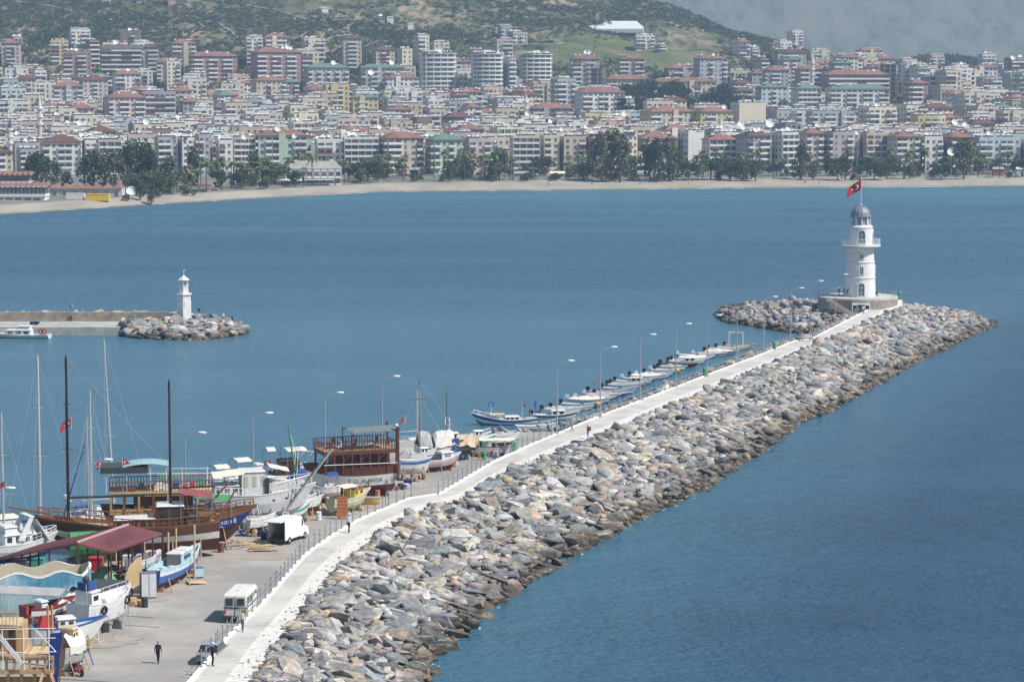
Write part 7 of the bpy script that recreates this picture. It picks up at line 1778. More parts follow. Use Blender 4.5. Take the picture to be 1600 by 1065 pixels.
mb = MB().use(mat('shed_panel', (.16, .17, .18), .8, .15, 1)); p, q = D_.lerp(C_, .35), D_.lerp(C_, .95); mb.box(((p.x+q.x)/2-.4, (p.y+q.y)/2, QZ+1.0), ((q-p).length, .08, 2.0), rz=math.atan2(q.y-p.y, q.x-p.x)); mb.build('wall_panel', t)
cx = P(140, 884, QZ); mb = MB().use(GRNP); M = Matrix.Translation((cx.x, cx.y+1.5, QZ+1.9)) @ Matrix.Rotation(R(15), 4, 'Z'); mb.tube(M @ Vector((-2.0, 0, 0)), M @ Vector((1.8, 0, 0)), 1.05, 1.05, 16)
for x in (-1.2, 0, 1.2): mb.tube(M @ Vector((x, 0, 0)), M @ Vector((x+.08, 0, 0)), 1.09, 1.09, 16)
for x in (-1.3, 1.2): mb.tube(M @ Vector((x, 0, -1.9)), M @ Vector((x, 0, -.9)), .2, .2, 6)
o = mb.build('storage_tank'); tag(o, 'large green cylindrical tank under the maroon roof', 'tank')
mb = MB().use(mat('green_tarp', (.22, .42, .25), .8, .1, 1)); q = P(163, 905, QZ); n = 6; mb.sheet([[(q.x-1.4+2.8*i/n, q.y-1+2*j/n, QZ+.05+1.2*math.sin(PI*i/n)*math.sin(PI*j/n)**.7) for j in range(n+1)] for i in range(n+1)], .04); o = mb.build('tarp_heap'); tag(o, 'pale green tarp heap under the front of the maroon roof', 'tarp')
r = random.Random(6)
for k, (px, py, m_, nm, lb) in enumerate([(150, 890, REDC, 'red_box', 'small red box inside the maroon shed'), (30, 892, DGREY, 'dark_box', 'dark box under the left end of the shed'), (60, 888, GREENH, 'green_box', 'dark green box under the shed left part'), (95, 890, DGREY, 'tool_chest', 'dark chest under the shed middle'), (200, 880, HWHITE, 'white_box', 'white box beside the shed panel'), (225, 885, LBLUE, 'machine', 'pale blue machine behind the small blue boat'), (232, 893, MARH, 'drum', 'maroon drum by the small blue boat'), (240, 880, HGREY, 'crate', 'grey crate behind the small blue boat')]):
    s_ = r.uniform(.7, 1.2); mb = MB().use(m_); mb.box((0, 0, s_/2), (s_*1.2, s_, s_), top=(.96, .96)); mb.box((0, 0, s_+.04), (s_*1.25, s_*1.05, .08)); o = mb.build(nm); o.location = P(px, py, QZ); tag(o, lb, nm.split('_')[-1])

# --- blue wavy building
t = thing('wavy_building', 'flaking blue and white boat shaped building with wavy white rim', 'building'); WB = mat('wall_blue_flaking', (.10, .30, .42), .85, .25, 1.0, col2=(.38, .55, .60), streak=.3)
a_, c_ = P(-40, 972, QZ), P(136, 962, QZ); ux = (c_-a_).normalized(); uy = Vector((-ux.y, ux.x, 0)); Lb = (c_-a_).length; dep = 3.0
def top(s_): return 3.7+.24*math.cos(s_*2*PI/3.6+.2)
out = []
n = 44
for k in range(n+1):       # rounded rectangle outline, anticlockwise from the left front
    u = k/n; per = 2*(Lb+dep); s_ = u*per
    if s_ < Lb: p = (s_, 0)
    elif s_ < Lb+dep: p = (Lb+.55*math.sin(PI*(s_-Lb)/dep), s_-Lb)
    elif s_ < 2*Lb+dep: p = (2*Lb+dep-s_, dep)
    else: p = (0, per-s_)
    out.append((p[0], p[1], top(s_)+(.25 if p[1] > 0 else 0)))
out = out[:-1]
def wbp(x, y, z): q = a_+ux*x+uy*y; return (q.x, q.y, QZ+z)
cxm, cym = Lb/2, dep/2
inn = [(x+(cxm-x)*.03, y+(cym-y)*.07, z) for x, y, z in out]; m_ = len(out)
mb = MB().use(WB); mb.add([wbp(x, y, 0) for x, y, z in out]+[wbp(x, y, z) for x, y, z in out], [(i, (i+1) % m_, m_+(i+1) % m_, m_+i) for i in range(m_)]); mb.build('wall', t)
mb = MB().use(HWHITE); mb.add([wbp(x, y, z) for x, y, z in out]+[wbp(x, y, z) for x, y, z in inn]+[wbp(x-(cxm-x)*.01, y-(cym-y)*.02, z-.16) for x, y, z in out]+[wbp(x, y, z-.9) for x, y, z in inn], [(i, (i+1) % m_, m_+(i+1) % m_, m_+i) for i in range(m_)]+[(2*m_+i, 2*m_+(i+1) % m_, (i+1) % m_, i) for i in range(m_)]); mb.use(mat('roof_sand', (.46, .41, .32), .9, .12, 1)); mb.add([wbp(x, y, z) for x, y, z in inn]+[wbp(x, y, 2.7) for x, y, z in inn], [(i, (i+1) % m_, m_+(i+1) % m_, m_+i) for i in range(m_)]); mb.build('rim', t)
mb = MB().use(MATS['roof_sand']); mb.add([wbp(x, y, 2.95) for x, y, z in inn], [tuple(range(m_))]); mb.build('roof', t)
for s_ in (3.6, 5.9, 8.0):
    pts = [(s_+.36*math.cos(PI*k/8), 2.15+.42*math.sin(PI*k/8)) for k in range(9)]; mb = MB().use(HWHITE); mb.add([wbp(x*1+(x-s_)*.35, -.05, z) for x, z in pts]+[wbp(x, -.05, z) for x, z in pts]+[wbp(x+(x-s_)*.35, .02, z) for x, z in pts], [(i, i+1, 10+i, 9+i) for i in range(8)]+[(i+1, i, 18+i, 19+i) for i in range(8)]); f_ = mb.build('window', t)
    mb = MB().use(GLASS); mb.add([wbp(x, -.03, z) for x, z in pts], [tuple(range(9))]); mb.build('pane', f_)
# awnings and odd things in front
def canopy(p0, p1, p2, p3, m_, name, label, th=.06, sag=.12, posts=True, nx_=7):
    q = [P(a, b, z) for a, b, z in (p0, p1, p2, p3)]; n = nx_
    g = [[q[0].lerp(q[1], i/n).lerp(q[3].lerp(q[2], i/n), j/4)-Vector((0, 0, sag*math.sin(PI*i/n)*math.sin(PI*j/4)+.05*abs(math.sin(i*1.6)))) for j in range(5)] for i in range(n+1)]
    t = thing(name, label, 'awning'); mb = MB().use(m_); mb.sheet(g, th); mb.build('cloth', t, fix=True)
    if posts:
        for p in q: mb = MB().use(GREYM); mb.tube((p.x, p.y, QZ), (p.x, p.y, p.z-.03), .04, .04, 5); mb.build('post', t)
canopy((-20, 925, 4.6), (92, 930, 4.5), (103, 918, 4.6), (-20, 912, 4.7), MGREY, 'awning', 'long grey awning in front of the blue wavy building')
canopy((90, 942, 4.0), (130, 938, 4.0), (132, 923, 4.2), (108, 926, 4.2), TARP, 'awning', 'small pale canopy left of the white fishing boat')
canopy((136, 920, 4.4), (190, 927, 4.2), (200, 905, 4.5), (148, 903, 4.7), DGREY, 'awning', 'black corrugated canopy behind the white fishing boat')
t = thing('curved_panel', 'tan curved panel wall right of the black canopy', 'panel'); mb = MB().use(mat('panel_tan', (.50, .36, .20), .8, .1)); pts = [P(193, 932, QZ), P(196, 925, QZ), P(203, 918, QZ), P(213, 914, QZ), P(222, 912, QZ)]; hs = (.5, 1.4, 2.0, 2.3, 2.5)
mb.add([p for p in pts]+[p+Vector((0, 0, h_)) for p, h_ in zip(pts, hs)]+[p+Vector((0, .08, 0)) for p in pts]+[p+Vector((0, .08, h_)) for p, h_ in zip(pts, hs)], [(i, i+1, 6+i, 5+i) for i in range(4)]+[(11+i, 10+i, 15+i, 16+i) for i in range(4)]+[(5+i, 6+i, 16+i, 15+i) for i in range(4)]); mb.build('sheet', t)
def cabinet(px, py, sx_, sy_, h_, m_, label, name='cabinet', cat='cabinet', rz=0, doors=2, dm=None):
    t = thing(name, label, cat, P(px, py, QZ), rz); mb = MB().use(m_); mb.b2(-sx_/2, sx_/2, 0, sy_, .08, h_); mb.build('body', t)
    for k in range(doors): mb = MB().use(dm or m_); a = -sx_/2+sx_*k/doors+.03; mb.b2(a, a+sx_/doors-.06, -.035, 0, .14, h_-.08); mb.build('door', t)
cabinet(233, 935, 1.3, .9, 2.2, MATS['shed_panel'], 'dark metal cabinet with a pale red lettered door behind the fishing boat', dm=HGREY, rz=.3)
cabinet(312, 903, .8, .6, .95, BLUEH, 'small blue cabinet under the bow of the blue boat', dm=LBLUE, rz=.4, doors=1)
mb = MB().use(ORNG); M = Matrix.Translation(P(535, 811, QZ)+Vector((0, 0, 0))) @ Matrix.Rotation(R(-6), 4, 'X'); mb.box((0, 0, 1.15), (1.05, .06, 2.3), M=M)
for k in range(7): mb.box((0, -.045, .15+k*.34), (1.05, .03, .04), M=M)
o = mb.build('orange_board'); tag(o, 'orange slatted board standing upright behind the walking man in white', 'board')
t = thing('tarp_shelter', 'shelter of a beige tarp with blue cloth hanging at its left side', 'tent'); q = [P(712, 722, QZ), P(748, 719, QZ), P(750, 706, QZ), P(716, 708, QZ)]; mb = MB().use(TARPB); z1, z2 = 2.9, 2.2
g = [[(q[0].lerp(q[1], i/6).lerp(q[3].lerp(q[2], i/6), j/4))+Vector((0, 0, 1.3+1.1*math.sin(PI*(j+.8)/5.6)-.25*math.sin(i*1.7)*(1 if j == 0 else .3)+(.3 if i < 2 else 0))) for j in range(5)] for i in range(7)]; mb.sheet(g, .04); mb.build('tarp', t, fix=True)
mb = MB().use(BLUEC); a = q[0]; mb.sheet([[(a.x-.3+.12*i+.1*math.sin(i+j), a.y-.2+.1*i, QZ+.5+2.3*j/4-.12*i*(4-j)/4) for j in range(5)] for i in range(7)], .03); mb.build('blue_cloth', t, fix=True)
for p in q: mb = MB().use(RAWW); mb.tube(p, p+Vector((0, 0, 2.2)), .04, .04, 5); mb.build('pole', t)
def ladder(px, py, h_, lean, label, m_=STEEL):
    mb = MB().use(m_)
    for s_ in (-.25, .25): mb.tube((s_, 0, 0), (s_-lean, .3, h_), .04, .04, 5)
    for k in range(int(h_/.32)): u = (k+1)*.32/h_; mb.tube((-.25-lean*u, .3*u, h_*u), (.25-lean*u, .3*u, h_*u), .03, .03, 4)
    o = mb.build('ladder'); o.location = P(px, py, QZ); tag(o, label, 'ladder')
ladder(652, 748, 3.4, .9, 'white ladder at the stern of the excursion boat'); ladder(405, 832, 3.0, .5, 'white ladder under the white gulet'); 
for i, (px, py, rz) in enumerate([(385, 846, .1), (392, 848, .25), (398, 851, -.1), (380, 850, .4), (405, 853, .15)]):
    mb = MB().use(PALEW); mb.b2(-1.8, 1.6, -.14, .14, 0, .1); o = mb.build('plank'); q = P(px, py, QZ+.05+.1*(i % 2)); o.location = q; o.rotation_euler = (0, 0, rz); tag(o, f"{['rearmost', 'second', 'middle', 'leftmost', 'nearest'][i]} loose timber plank between the blue bow and the van", 'plank', 'loose planks lying by the van')
mb = MB().use(PALEW); mb.b2(-.8, .8, -.6, .6, .1, .16); mb.b2(-.8, -.7, -.6, .6, 0, .1); mb.b2(.7, .8, -.6, .6, 0, .1); o = mb.build('pallet'); o.location = P(307, 911, QZ); o.rotation_euler = (0, .08, .4); tag(o, 'pale wooden pallet lying beside the small blue boat', 'pallet')
t = thing('trestle', 'small blue and white trestle beside the weathered hull', 'trestle', P(136, 1038, QZ)); 
for s_ in (-.3, .3): mb = MB().use(BLUEH); mb.tube((s_*1.6, 0, 0), (s_*.3, 0, 1.2), .05, .05, 4); mb.build('leg', t)
mb = MB().use(GRNP); mb.box((-.2, 0, 1.25), (.9, .3, .12)); mb.build('top', t)
mb = MB().use(NAVY); mb.b2(-.45, .45, -.25, .25, 0, .35); mb.b2(-.5, .5, -.3, .3, .35, .42); o = mb.build('crate'); o.location = P(637, 755, QZ); tag(o, 'blue crate on the quay right of the excursion boat', 'crate')
mb = MB().use(mat('orange_plastic', (.7, .22, .03), .5, .05)); mb.lathe([(.3, 0), (.3, .05), (.06, .9), (.05, .95)], 8); mb.box((0, 0, .02), (.7, .7, .04)); o = mb.build('traffic_cone'); o.location = P(586, 772, QZ); tag(o, 'orange cone under the stern of the excursion boat', 'cone')
def bin_(px, py, z, label, rz=0, s_=1.0):
    t = thing('bin', label, 'bin', P(px, py, z), rz); mb = MB().use(GRNP); mb.lathe([(.28*s_, .1), (.34*s_, 1.15*s_)], 12); mb.build('body', t); mb = MB().use(GREENH); mb.lathe([(.37*s_, 1.15*s_), (.30*s_, 1.3*s_), (.1, 1.36*s_)], 12); mb.build('lid', t)
bin_(803, 706, WZ, 'green bin by the fence at the end of the quay'); bin_(1101, 588, WZ, 'green bin by the fence beside the fifth lamp'); bin_(1210, 546, WZ, 'green bin by the fence beyond the yellow boat'); bin_(1276, 494, 2.0, 'green bin in the paved nook left of the stairs'); bin_(1405, 466, 4.2, 'green bin on the right end of the lighthouse platform'); bin_(209, 503, 1.5, 'green bin where the small mole meets its rocks')
t = thing('bench', 'low stone bench in the bay of the walkway fence', 'bench', P(1260, 531, WZ+.14), .3); mb = MB().use(CONC); mb.b2(-.9, .9, -.25, .25, .4, .52); mb.build('seat', t); [MB().use(CONC).box((x, 0, .2), (.2, .4, .4)).build('leg', t) for x in (-.7, .7)]
mb = MB().use(STEEL); mb.box((0, 0, .35), (.5, .4, .7)); mb.use(BLUEH); mb.box((0, -.02, .75), (.7, .5, .35), top=(.8, .8)); o = mb.build('water_tank'); o.location = P(772, 722, QZ); tag(o, 'small blue tank by the fence near the cream awning boat', 'tank')

def barrel(px, py, m_, h_, label, z=QZ):
    mb = MB().use(m_); mb.lathe([(.28, 0), (.30, .05), (.28, .3), (.30, .34), (.28, .6), (.30, h_-.05), (.27, h_)], 10); o = mb.build('barrel'); o.location = P(px, py, z); tag(o, label, 'barrel')
def heap(px, py, cols_, n_, w_, label, nm='scrap_heap', cat='heap', long=False):
    t = thing(nm, label, cat, P(px, py, QZ)); r = random.Random(px)
    for k in range(n_): mb = MB().use(r.choice(cols_)); a, b_, c = (r.uniform(1.2, 2.4), .15, .08) if long else (r.uniform(.25, .7), r.uniform(.2, .5), r.uniform(.15, .5)); mb.box((r.uniform(-w_, w_), r.uniform(-w_*.6, w_*.6), c/2+(k % 3)*.13+.01), (a, b_, c), rz=r.uniform(0, 3) if not long else r.gauss(0, .2), top=(.9, .85)); mb.build('board' if long else 'piece', t)
MIX = (HWHITE, NAVY, MARH, DGREY, HGREY, WOOD, GREENH, PALEW, RAWW, ORNG)
for px, py, m_, lb in ((418, 838, BLUEH, 'blue barrel left of the open van'), (412, 842, DARKM, 'dark barrel left of the blue one by the van'), (472, 826, NAVY, 'navy barrel behind the white van'), (498, 812, HWHITE, 'white barrel beside the cream fishing boat'), (590, 778, ORNG, 'rusty barrel beside the orange cone'), (600, 772, BLUEH, 'blue barrel under the excursion boat stern'), (226, 948, DARKM, 'dark barrel in front of the metal cabinet'), (345, 862, ANTIF, 'rust red barrel under the blue bow'), (250, 897, GRNP, 'green barrel behind the pale blue boat'), (180, 935, HWHITE, 'white barrel under the black canopy'), (690, 716, NAVY, 'navy barrel beside the beige tarp shelter'), (757, 718, GRNP, 'green barrel right of the beige tarp shelter')): barrel(px, py, m_, .85, lb)
for px, py, n_, w_, lb in ((395, 836, 14, 1.4, 'heap of mixed gear under the stern of the white gulet'), (425, 828, 12, 1.3, 'heap of mixed gear under the middle of the white gulet'), (458, 806, 12, 1.2, 'heap of boxes under the bowsprit plank'), (500, 795, 10, 1.0, 'gear heap between the pink striped and the cream boat'), (625, 764, 9, .8, 'gear heap behind the excursion boat rudder'), (646, 752, 8, .7, 'outboard parts and boxes by the white ladder'), (700, 728, 10, 1.0, 'gear heap left of the beige tarp shelter'), (775, 714, 12, 1.5, 'gear heap under the long cream awning'), (730, 716, 9, 1.0, 'things stored inside the tarp shelter'), (205, 945, 8, .8, 'small heap of boxes by the tan panel'), (70, 900, 14, 2.0, 'dark gear stored under the left roof slope'), (185, 893, 12, 1.2, 'gear stored under the right roof slope'), (160, 940, 9, 1.0, 'gear under the black canopy'), (265, 880, 10, 1.6, 'gear heap between the gulet and the pale blue boat')): heap(px, py, MIX, n_, w_, lb)
heap(410, 860, (PALEW, RAWW, WOOD), 9, .8, 'stack of sawn boards beside the open van', 'board_stack', 'boards', True); heap(100, 1030, (PALEW, RAWW), 7, .8, 'loose boards by the weathered hull', 'board_stack', 'boards', True)
for px, py, h_, ln, lb in ((440, 842, 2.6, -.4, 'ladder against the middle of the white gulet'), (150, 1004, 2.4, .3, 'ladder against the tyre fendered boat'), (500, 800, 2.4, .4, 'ladder between the cream and the pink striped boat'), (300, 872, 3.0, .6, 'ladder against the stern of the brown gulet')): ladder(px, py, h_, ln, lb)
# ------------------------------------------------------------------ vehicles
VW = mat('van_white', (.78, .78, .75), .3, .04, 1, streak=.05)
def wheel(t, x, y, r_=.34, w_=.2):
    mb = MB().use(BLACK); mb.tube((x, y-w_/2, r_), (x, y+w_/2, r_), r_, r_, 16); o = mb.build('wheel', t); mb = MB().use(GREYM); mb.tube((x, y-w_/2-.01, r_), (x, y+w_/2+.01, r_), r_*.55, r_*.55, 10); mb.build('rim', o)
def profile_body(t, prof, w_, m_, name='body', inset=.88, zi=1.0):
    """side outline (x, z) given width; upper points drawn in"""
    mb = MB().use(m_); n = len(prof); y = lambda z: w_/2*(1 if z < zi else inset)
    vs = [(x, -y(z), z) for x, z in prof]+[(x, y(z), z) for x, z in prof]; mb.add(vs, [tuple(range(n)), tuple(range(2*n-1, n-1, -1))]+[(i, n+i, n+(i+1) % n, (i+1) % n) for i in range(n)]); return mb.build(name, t, fix=True)
q0, q1 = P(434, 851, QZ), P(466, 838, QZ); t = thing('van', 'white panel van with its rear doors open on the quay', 'van', ((q0.x+q1.x)/2, (q0.y+q1.y)/2, QZ), R(68))
w_ = 1.85; L2 = 2.4      # hollow rear: floor, roof, sides
mb = MB().use(VW)
for y in (-w_/2, w_/2-.06): mb.b2(-L2, 1.0, y, y+.06, .45, 2.3)
mb.b2(-L2, 1.0, -w_/2+.06, w_/2-.06, 2.24, 2.34); mb.b2(-L2, 1.0, -w_/2+.06, w_/2-.06, .4, .5); mb.b2(.9, 1.0, -w_/2+.06, w_/2-.06, .5, 2.24)
mb.build('body', t); profile_body(t, [(1.0, .35), (2.5, .35), (2.55, .75), (2.4, 1.15), (1.75, 1.3), (1.15, 2.28), (1.0, 2.33)], w_, VW, 'cab', .96, 1.4)
mb = MB().use(GLASS); mb.add([(1.78, -.8, 1.36), (1.78, .8, 1.36), (1.24, .8, 2.2), (1.24, -.8, 2.2)], [(0, 1, 2, 3)]); mb.build('windscreen', t)
for sg in (-1, 1): mb = MB().use(GLASS); mb.add([(1.1, sg*.915, 1.35), (1.65, sg*.915, 1.35), (1.2, sg*.905, 2.05), (1.1, sg*.905, 2.1)], [(0, 1, 2, 3)]); mb.build('side_window', t)
mb = MB().use(mat('van_inside', (.04, .04, .04), .9, .3, 2)); mb.b2(-2.3, .85, -.85, .85, .51, .55); mb.b2(-1.2, .8, -.8, -.1, .56, 1.3); mb.b2(-2.1, -1.4, -.2, .6, .56, .9); mb.build('load', t)
mb = MB().use(VW); mb.b2(-3.3, -2.4, -.9, .9, 2.27, 2.33); mb.build('tailgate', t); mb = MB().use(DARKM); mb.b2(-2.5, -2.4, -.92, .92, .35, .6); mb.build('bumper', t)
for sg in (-1, 1): mb = MB().use(REDC); mb.b2(-2.43, -2.39, sg*.86-.05, sg*.86+.05, .8, 1.3); mb.build('tail_light', t); mb = MB().use(HWHITE); mb.b2(2.5, 2.56, sg*.7-.15, sg*.7+.15, .75, .95); mb.build('headlight', t)
for x in (-1.5, 1.75):
    for y in (-.85, .85): wheel(t, x, y)
# minibus
q = P(371, 972, QZ); t = thing('minibus', 'old white boxy minibus with a thin blue stripe parked by the fence', 'minibus', (q.x+.1, q.y+2.0, QZ), R(84)); CRW = mat('bus_cream', (.70, .69, .62), .5, .06, 1, streak=.08)
profile_body(t, [(-2.35, .42), (2.2, .42), (2.4, .9), (2.3, 1.3), (2.05, 2.25), (1.9, 2.35), (-2.25, 2.35), (-2.35, 2.2)], 1.9, CRW, inset=.93, zi=1.4)
mb = MB().use(HWHITE); mb.box((-.1, 0, 2.38), (4.0, 1.7, .08), top=(.95, .9)); mb.box((.4, 0, 2.46), (.35, .35, .1)); mb.box((-1.0, 0, 2.46), (.35, .35, .1)); mb.build('roof', t)
for y in (-.47, .47): mb = MB().use(GLASS); mb.b2(-2.40, -2.36, y-.30, y+.30, 1.45, 2.05); mb.build('rear_window', t)
for sg in (-1, 1):
    for k in range(4): mb = MB().use(GLASS); x = -1.9+k*.98; mb.b2(x, x+.8, sg*.90-.02, sg*.90+.02, 1.45, 2.05); mb.build('side_window', t)
mb = MB().use(NAVY); mb.b2(-2.38, -2.35, -.95, .95, 1.22, 1.32); [mb.b2(-2.3, 2.2, sg*.955-.005, sg*.955+.005, 1.22, 1.32) for sg in (-1, 1)]; mb.build('blue_stripe', t)
mb = MB().use(DARKM); mb.b2(-2.45, -2.34, -.95, .95, .4, .62); mb.build('bumper', t); [MB().use(REDC).b2(-2.39, -2.35, sg*.82-.07, sg*.82+.07, .8, 1.1).build('tail_light', t) for sg in (-1, 1)]; mb = MB().use(DARKM); mb.b2(-2.38, -2.355, -.02, .02, .65, 2.2); mb.build('door_seam', t)
for x in (-1.4, 1.5):
    for y in (-.85, .85): wheel(t, x, y, .36)
def car(px, py, z, col, label, rz, name='car'):
    t = thing(name, label, 'car', P(px, py, z), rz); profile_body(t, [(-2.0, .3), (2.0, .3), (2.05, .6), (1.95, .8), (1.0, .92), (-1.9, .95), (-2.05, .7)], 1.7, col, zi=5)
    profile_body(t, [(-1.75, .93), (-1.35, 1.42), (.2, 1.45), (1.0, .92)], 1.5, GLASS, 'glasshouse', .85, 1.2); mb = MB().use(col); mb.box((-.6, 0, 1.46), (1.6, 1.25, .05), top=(.95, .9)); mb.build('roof', t)
    for sg in (-1, 1): mb = MB().use(REDC); mb.b2(-2.07, -2.02, sg*.6-.15, sg*.6+.15, .65, .8); mb.build('tail_light', t)
    for x in (-1.25, 1.25):
        for y in (-.78, .78): wheel(t, x, y, .3)
    return t
car(334, 1030, QZ, mat('car_grey', (.28, .30, .32), .3, .03), 'grey hatchback parked behind the fence beside the standing man', R(82))
car(1300, 495, 2.0, mat('car_black', (.02, .02, .025), .3, 0), 'black car parked against the wall under the lighthouse stairs', R(20))
# scooter, bicycles
def scooter(px, py, z, rz, label, m_):
    t = thing('scooter', label, 'scooter', P(px, py, z), rz)
    for x in (-.62, .62): mb = MB().use(BLACK); mb.torus((x, 0, .28), .21, .075, 'y', 12, 6); o = mb.build('wheel', t); mb = MB().use(GREYM); mb.tube((x, -.04, .28), (x, .04, .28), .12, .12, 8); mb.build('rim', o)
    mb = MB().use(m_); mb.add([(-.75, -.14, .5), (-.1, -.17, .35), (-.1, .17, .35), (-.75, .14, .5), (-.8, -.1, .72), (-.15, -.14, .7), (-.15, .14, .7), (-.8, .1, .72)], [(0, 3, 2, 1), (4, 5, 6, 7), (0, 1, 5, 4), (1, 2, 6, 5), (2, 3, 7, 6), (3, 0, 4, 7)]); mb.box((.15, 0, .3), (.6, .3, .06)); M = Matrix.Translation((.48, 0, .62)) @ Matrix.Rotation(-.3, 4, 'Y'); mb.box((0, 0, 0), (.08, .36, .7), M=M); mb.build('body', t)
    mb = MB().use(BLACK); mb.box((-.4, 0, .77), (.7, .26, .1), top=(.9, .8)); mb.build('seat', t); mb = MB().use(DARKM); mb.tube((.62, 0, .28), (.4, 0, 1.02), .03, .03, 5); mb.tube((.4, -.32, 1.04), (.4, .32, 1.04), .022, .022, 5); mb.build('handlebar', t)
    mb = MB().use(HWHITE); mb.sphere((.5, 0, .93), .08, 6); mb.build('headlight', t)
scooter(121, 1054, QZ, R(-50), 'dark scooter parked in front of the weathered hull', MARH)
def bicycle(px, py, z, rz, label):
    t = thing('bicycle', label, 'bicycle', P(px, py, z), rz)
    for x in (-.52, .52):
        mb = MB().use(BLACK); mb.torus((x, 0, .34), .32, .022, 'y', 20, 5); w2 = mb.build('wheel', t); mb = MB().use(GREYM)
        for k in range(8): a = PI*k/8; mb.tube((x+.3*math.cos(a), 0, .34+.3*math.sin(a)), (x-.3*math.cos(a), 0, .34-.3*math.sin(a)), .004, .004, 3)
        mb.build('spoke', w2, kind='stuff')
    mb = MB().use(DARKM); P4 = [(-.52, 0, .34), (-.05, 0, .3), (-.2, 0, .8), (.38, 0, .82), (.52, 0, .34)]
    for a, b in ((0, 1), (0, 2), (1, 2), (2, 3), (1, 3), (3, 4)): mb.tube(P4[a], P4[b], .018, .018, 5)
    mb.tube((.38, 0, .82), (.36, 0, 1.0), .018, .018, 5); mb.build('frame', t); mb = MB().use(BLACK); mb.box((-.23, 0, .9), (.25, .13, .06)); mb.build('saddle', t); mb = MB().use(GREYM); mb.tube((.36, -.26, 1.0), (.36, .26, 1.0), .015, .015, 5); mb.build('handlebar', t)
bicycle(366, 858, QZ, R(12), 'bicycle standing at the foot of the blue bow'); bicycle(1338, 492, 2.5, R(30), 'bicycle leaning before the door below the lighthouse platform'); bicycle(1344, 490, 2.5, R(5), 'second bicycle right of the first one by the platform door')

# ------------------------------------------------------------------ people
def body_mesh(pose):
    V = {}; 
    if pose == 'sit': hip, sh = .45, .98
    else: hip, sh = .93, 1.43
    lx = {'stand': (.0, .0), 'walk': (.28, -.26), 'lean': (-.02, .04), 'sit': None}[pose]; fwd = .28 if pose == 'lean' else .03 if pose != 'sit' else -.05
    pts = [('pelvis', (0, 0, hip), .135), ('waist', (fwd*.3, 0, hip+.2), .14), ('chest', (fwd*.8, 0, sh-.14), .16), ('neckb', (fwd, 0, sh+.02), .075), ('neck', (fwd+.01, 0, sh+.09), .052), ('head', (fwd+.03, 0, sh+.19), .088), ('top', (fwd+.02, 0, sh+.29), .07), ('nose', (fwd+.125, 0, sh+.19), .016)]
    ed = [('pelvis', 'waist'), ('waist', 'chest'), ('chest', 'neckb'), ('neckb', 'neck'), ('neck', 'head'), ('head', 'top'), ('head', 'nose')]
    for i, sg in enumerate((1, -1)):
        n = str(i); pts += [('sh'+n, (fwd, .17*sg, sh-.03), .062)]; ed += [('chest', 'sh'+n)]
        if pose == 'lean': e, h = (fwd+.12, .22*sg, sh-.30), (fwd+.36, .16*sg, sh-.36)
        elif pose == 'walk': e, h = (-.10*sg-.0, .215*sg, sh-.30), (-.16*sg+.08, .205*sg, sh-.56)
        elif pose == 'sit': e, h = (.08, .22*sg, sh-.28), (.30, .12*sg, sh-.40)
        else: e, h = (-.03, .215*sg, sh-.31), (.04, .205*sg, sh-.58)
        hd = Vector(h)-Vector(e); hd.normalize(); f1 = Vector(h)+hd*.09
        pts += [('el'+n, e, .044), ('wr'+n, h, .031), ('hand'+n, tuple(f1), .036), ('fing'+n, tuple(f1+hd*.08+Vector((.015, -.01*sg, 0))), .018), ('thumb'+n, tuple(Vector(h)+hd*.09+Vector((.045, -.01*sg, 0))), .013)]
        ed += [('sh'+n, 'el'+n), ('el'+n, 'wr'+n), ('wr'+n, 'hand'+n), ('hand'+n, 'fing'+n), ('hand'+n, 'thumb'+n)]
        if pose == 'sit': k, a = (.42, .12*sg, .47), (.46, .13*sg, .08)
        else: k, a = (lx[i]*.55+.05, .10*sg, .50), (lx[i]*1.05-.02, .11*sg, .085)
        pts += [('hip'+n, (0, .09*sg, hip-.04), .095), ('kn'+n, k, .062), ('an'+n, a, .045), ('toe'+n, (a[0]+.15, a[1]+.015*sg, a[2]-.04), .036)]; ed += [('pelvis', 'hip'+n), ('hip'+n, 'kn'+n), ('kn'+n, 'an'+n), ('an'+n, 'toe'+n)]
    idx = {p[0]: i for i, p in enumerate(pts)}
    me = bpy.data.meshes.new('b'); me.from_pydata([p[1] for p in pts], [(idx[a], idx[b]) for a, b in ed], []); o = bpy.data.objects.new('b', me); COL.objects.link(o)
    m_ = o.modifiers.new('s', 'SKIN'); m_.use_smooth_shade = True
    for i, p in enumerate(pts): me.skin_vertices[0].data[i].radius = (p[2], p[2]*(1.25 if p[0] in ('pelvis', 'waist', 'chest') else 1)); me.skin_vertices[0].data[i].use_root = (i == 0)
    s_ = o.modifiers.new('d', 'SUBSURF'); s_.levels = 1; s_.render_levels = 1; bpy.context.view_layer.update()
    r_ = bpy.data.meshes.new_from_object(o.evaluated_get(bpy.context.evaluated_depsgraph_get())); bpy.data.objects.remove(o)
    mi = []
    for p in r_.polygons:
        c = p.center; hx = max(.06, .13); 
        if c.z > sh+.05: k = 4 if (c.z > sh+.245 or (c.x < fwd-.02 and c.z > sh+.12)) else 3
        elif c.z < (.10 if pose != 'sit' else .10): k = 0
        elif pose != 'sit' and abs(c.y) > .17 and c.z < sh-.58 or (pose in ('lean', 'sit') and c.x > (fwd+.30 if pose == 'lean' else .26) and c.z > .5): k = 3
        elif c.z < hip+.04 and not (abs(c.y) > .19 and c.z > sh-.56): k = 1
        else: k = 2
        mi.append(k)
    return r_, mi
BODY = {k: body_mesh(k) for k in ('stand', 'walk', 'lean', 'sit')}
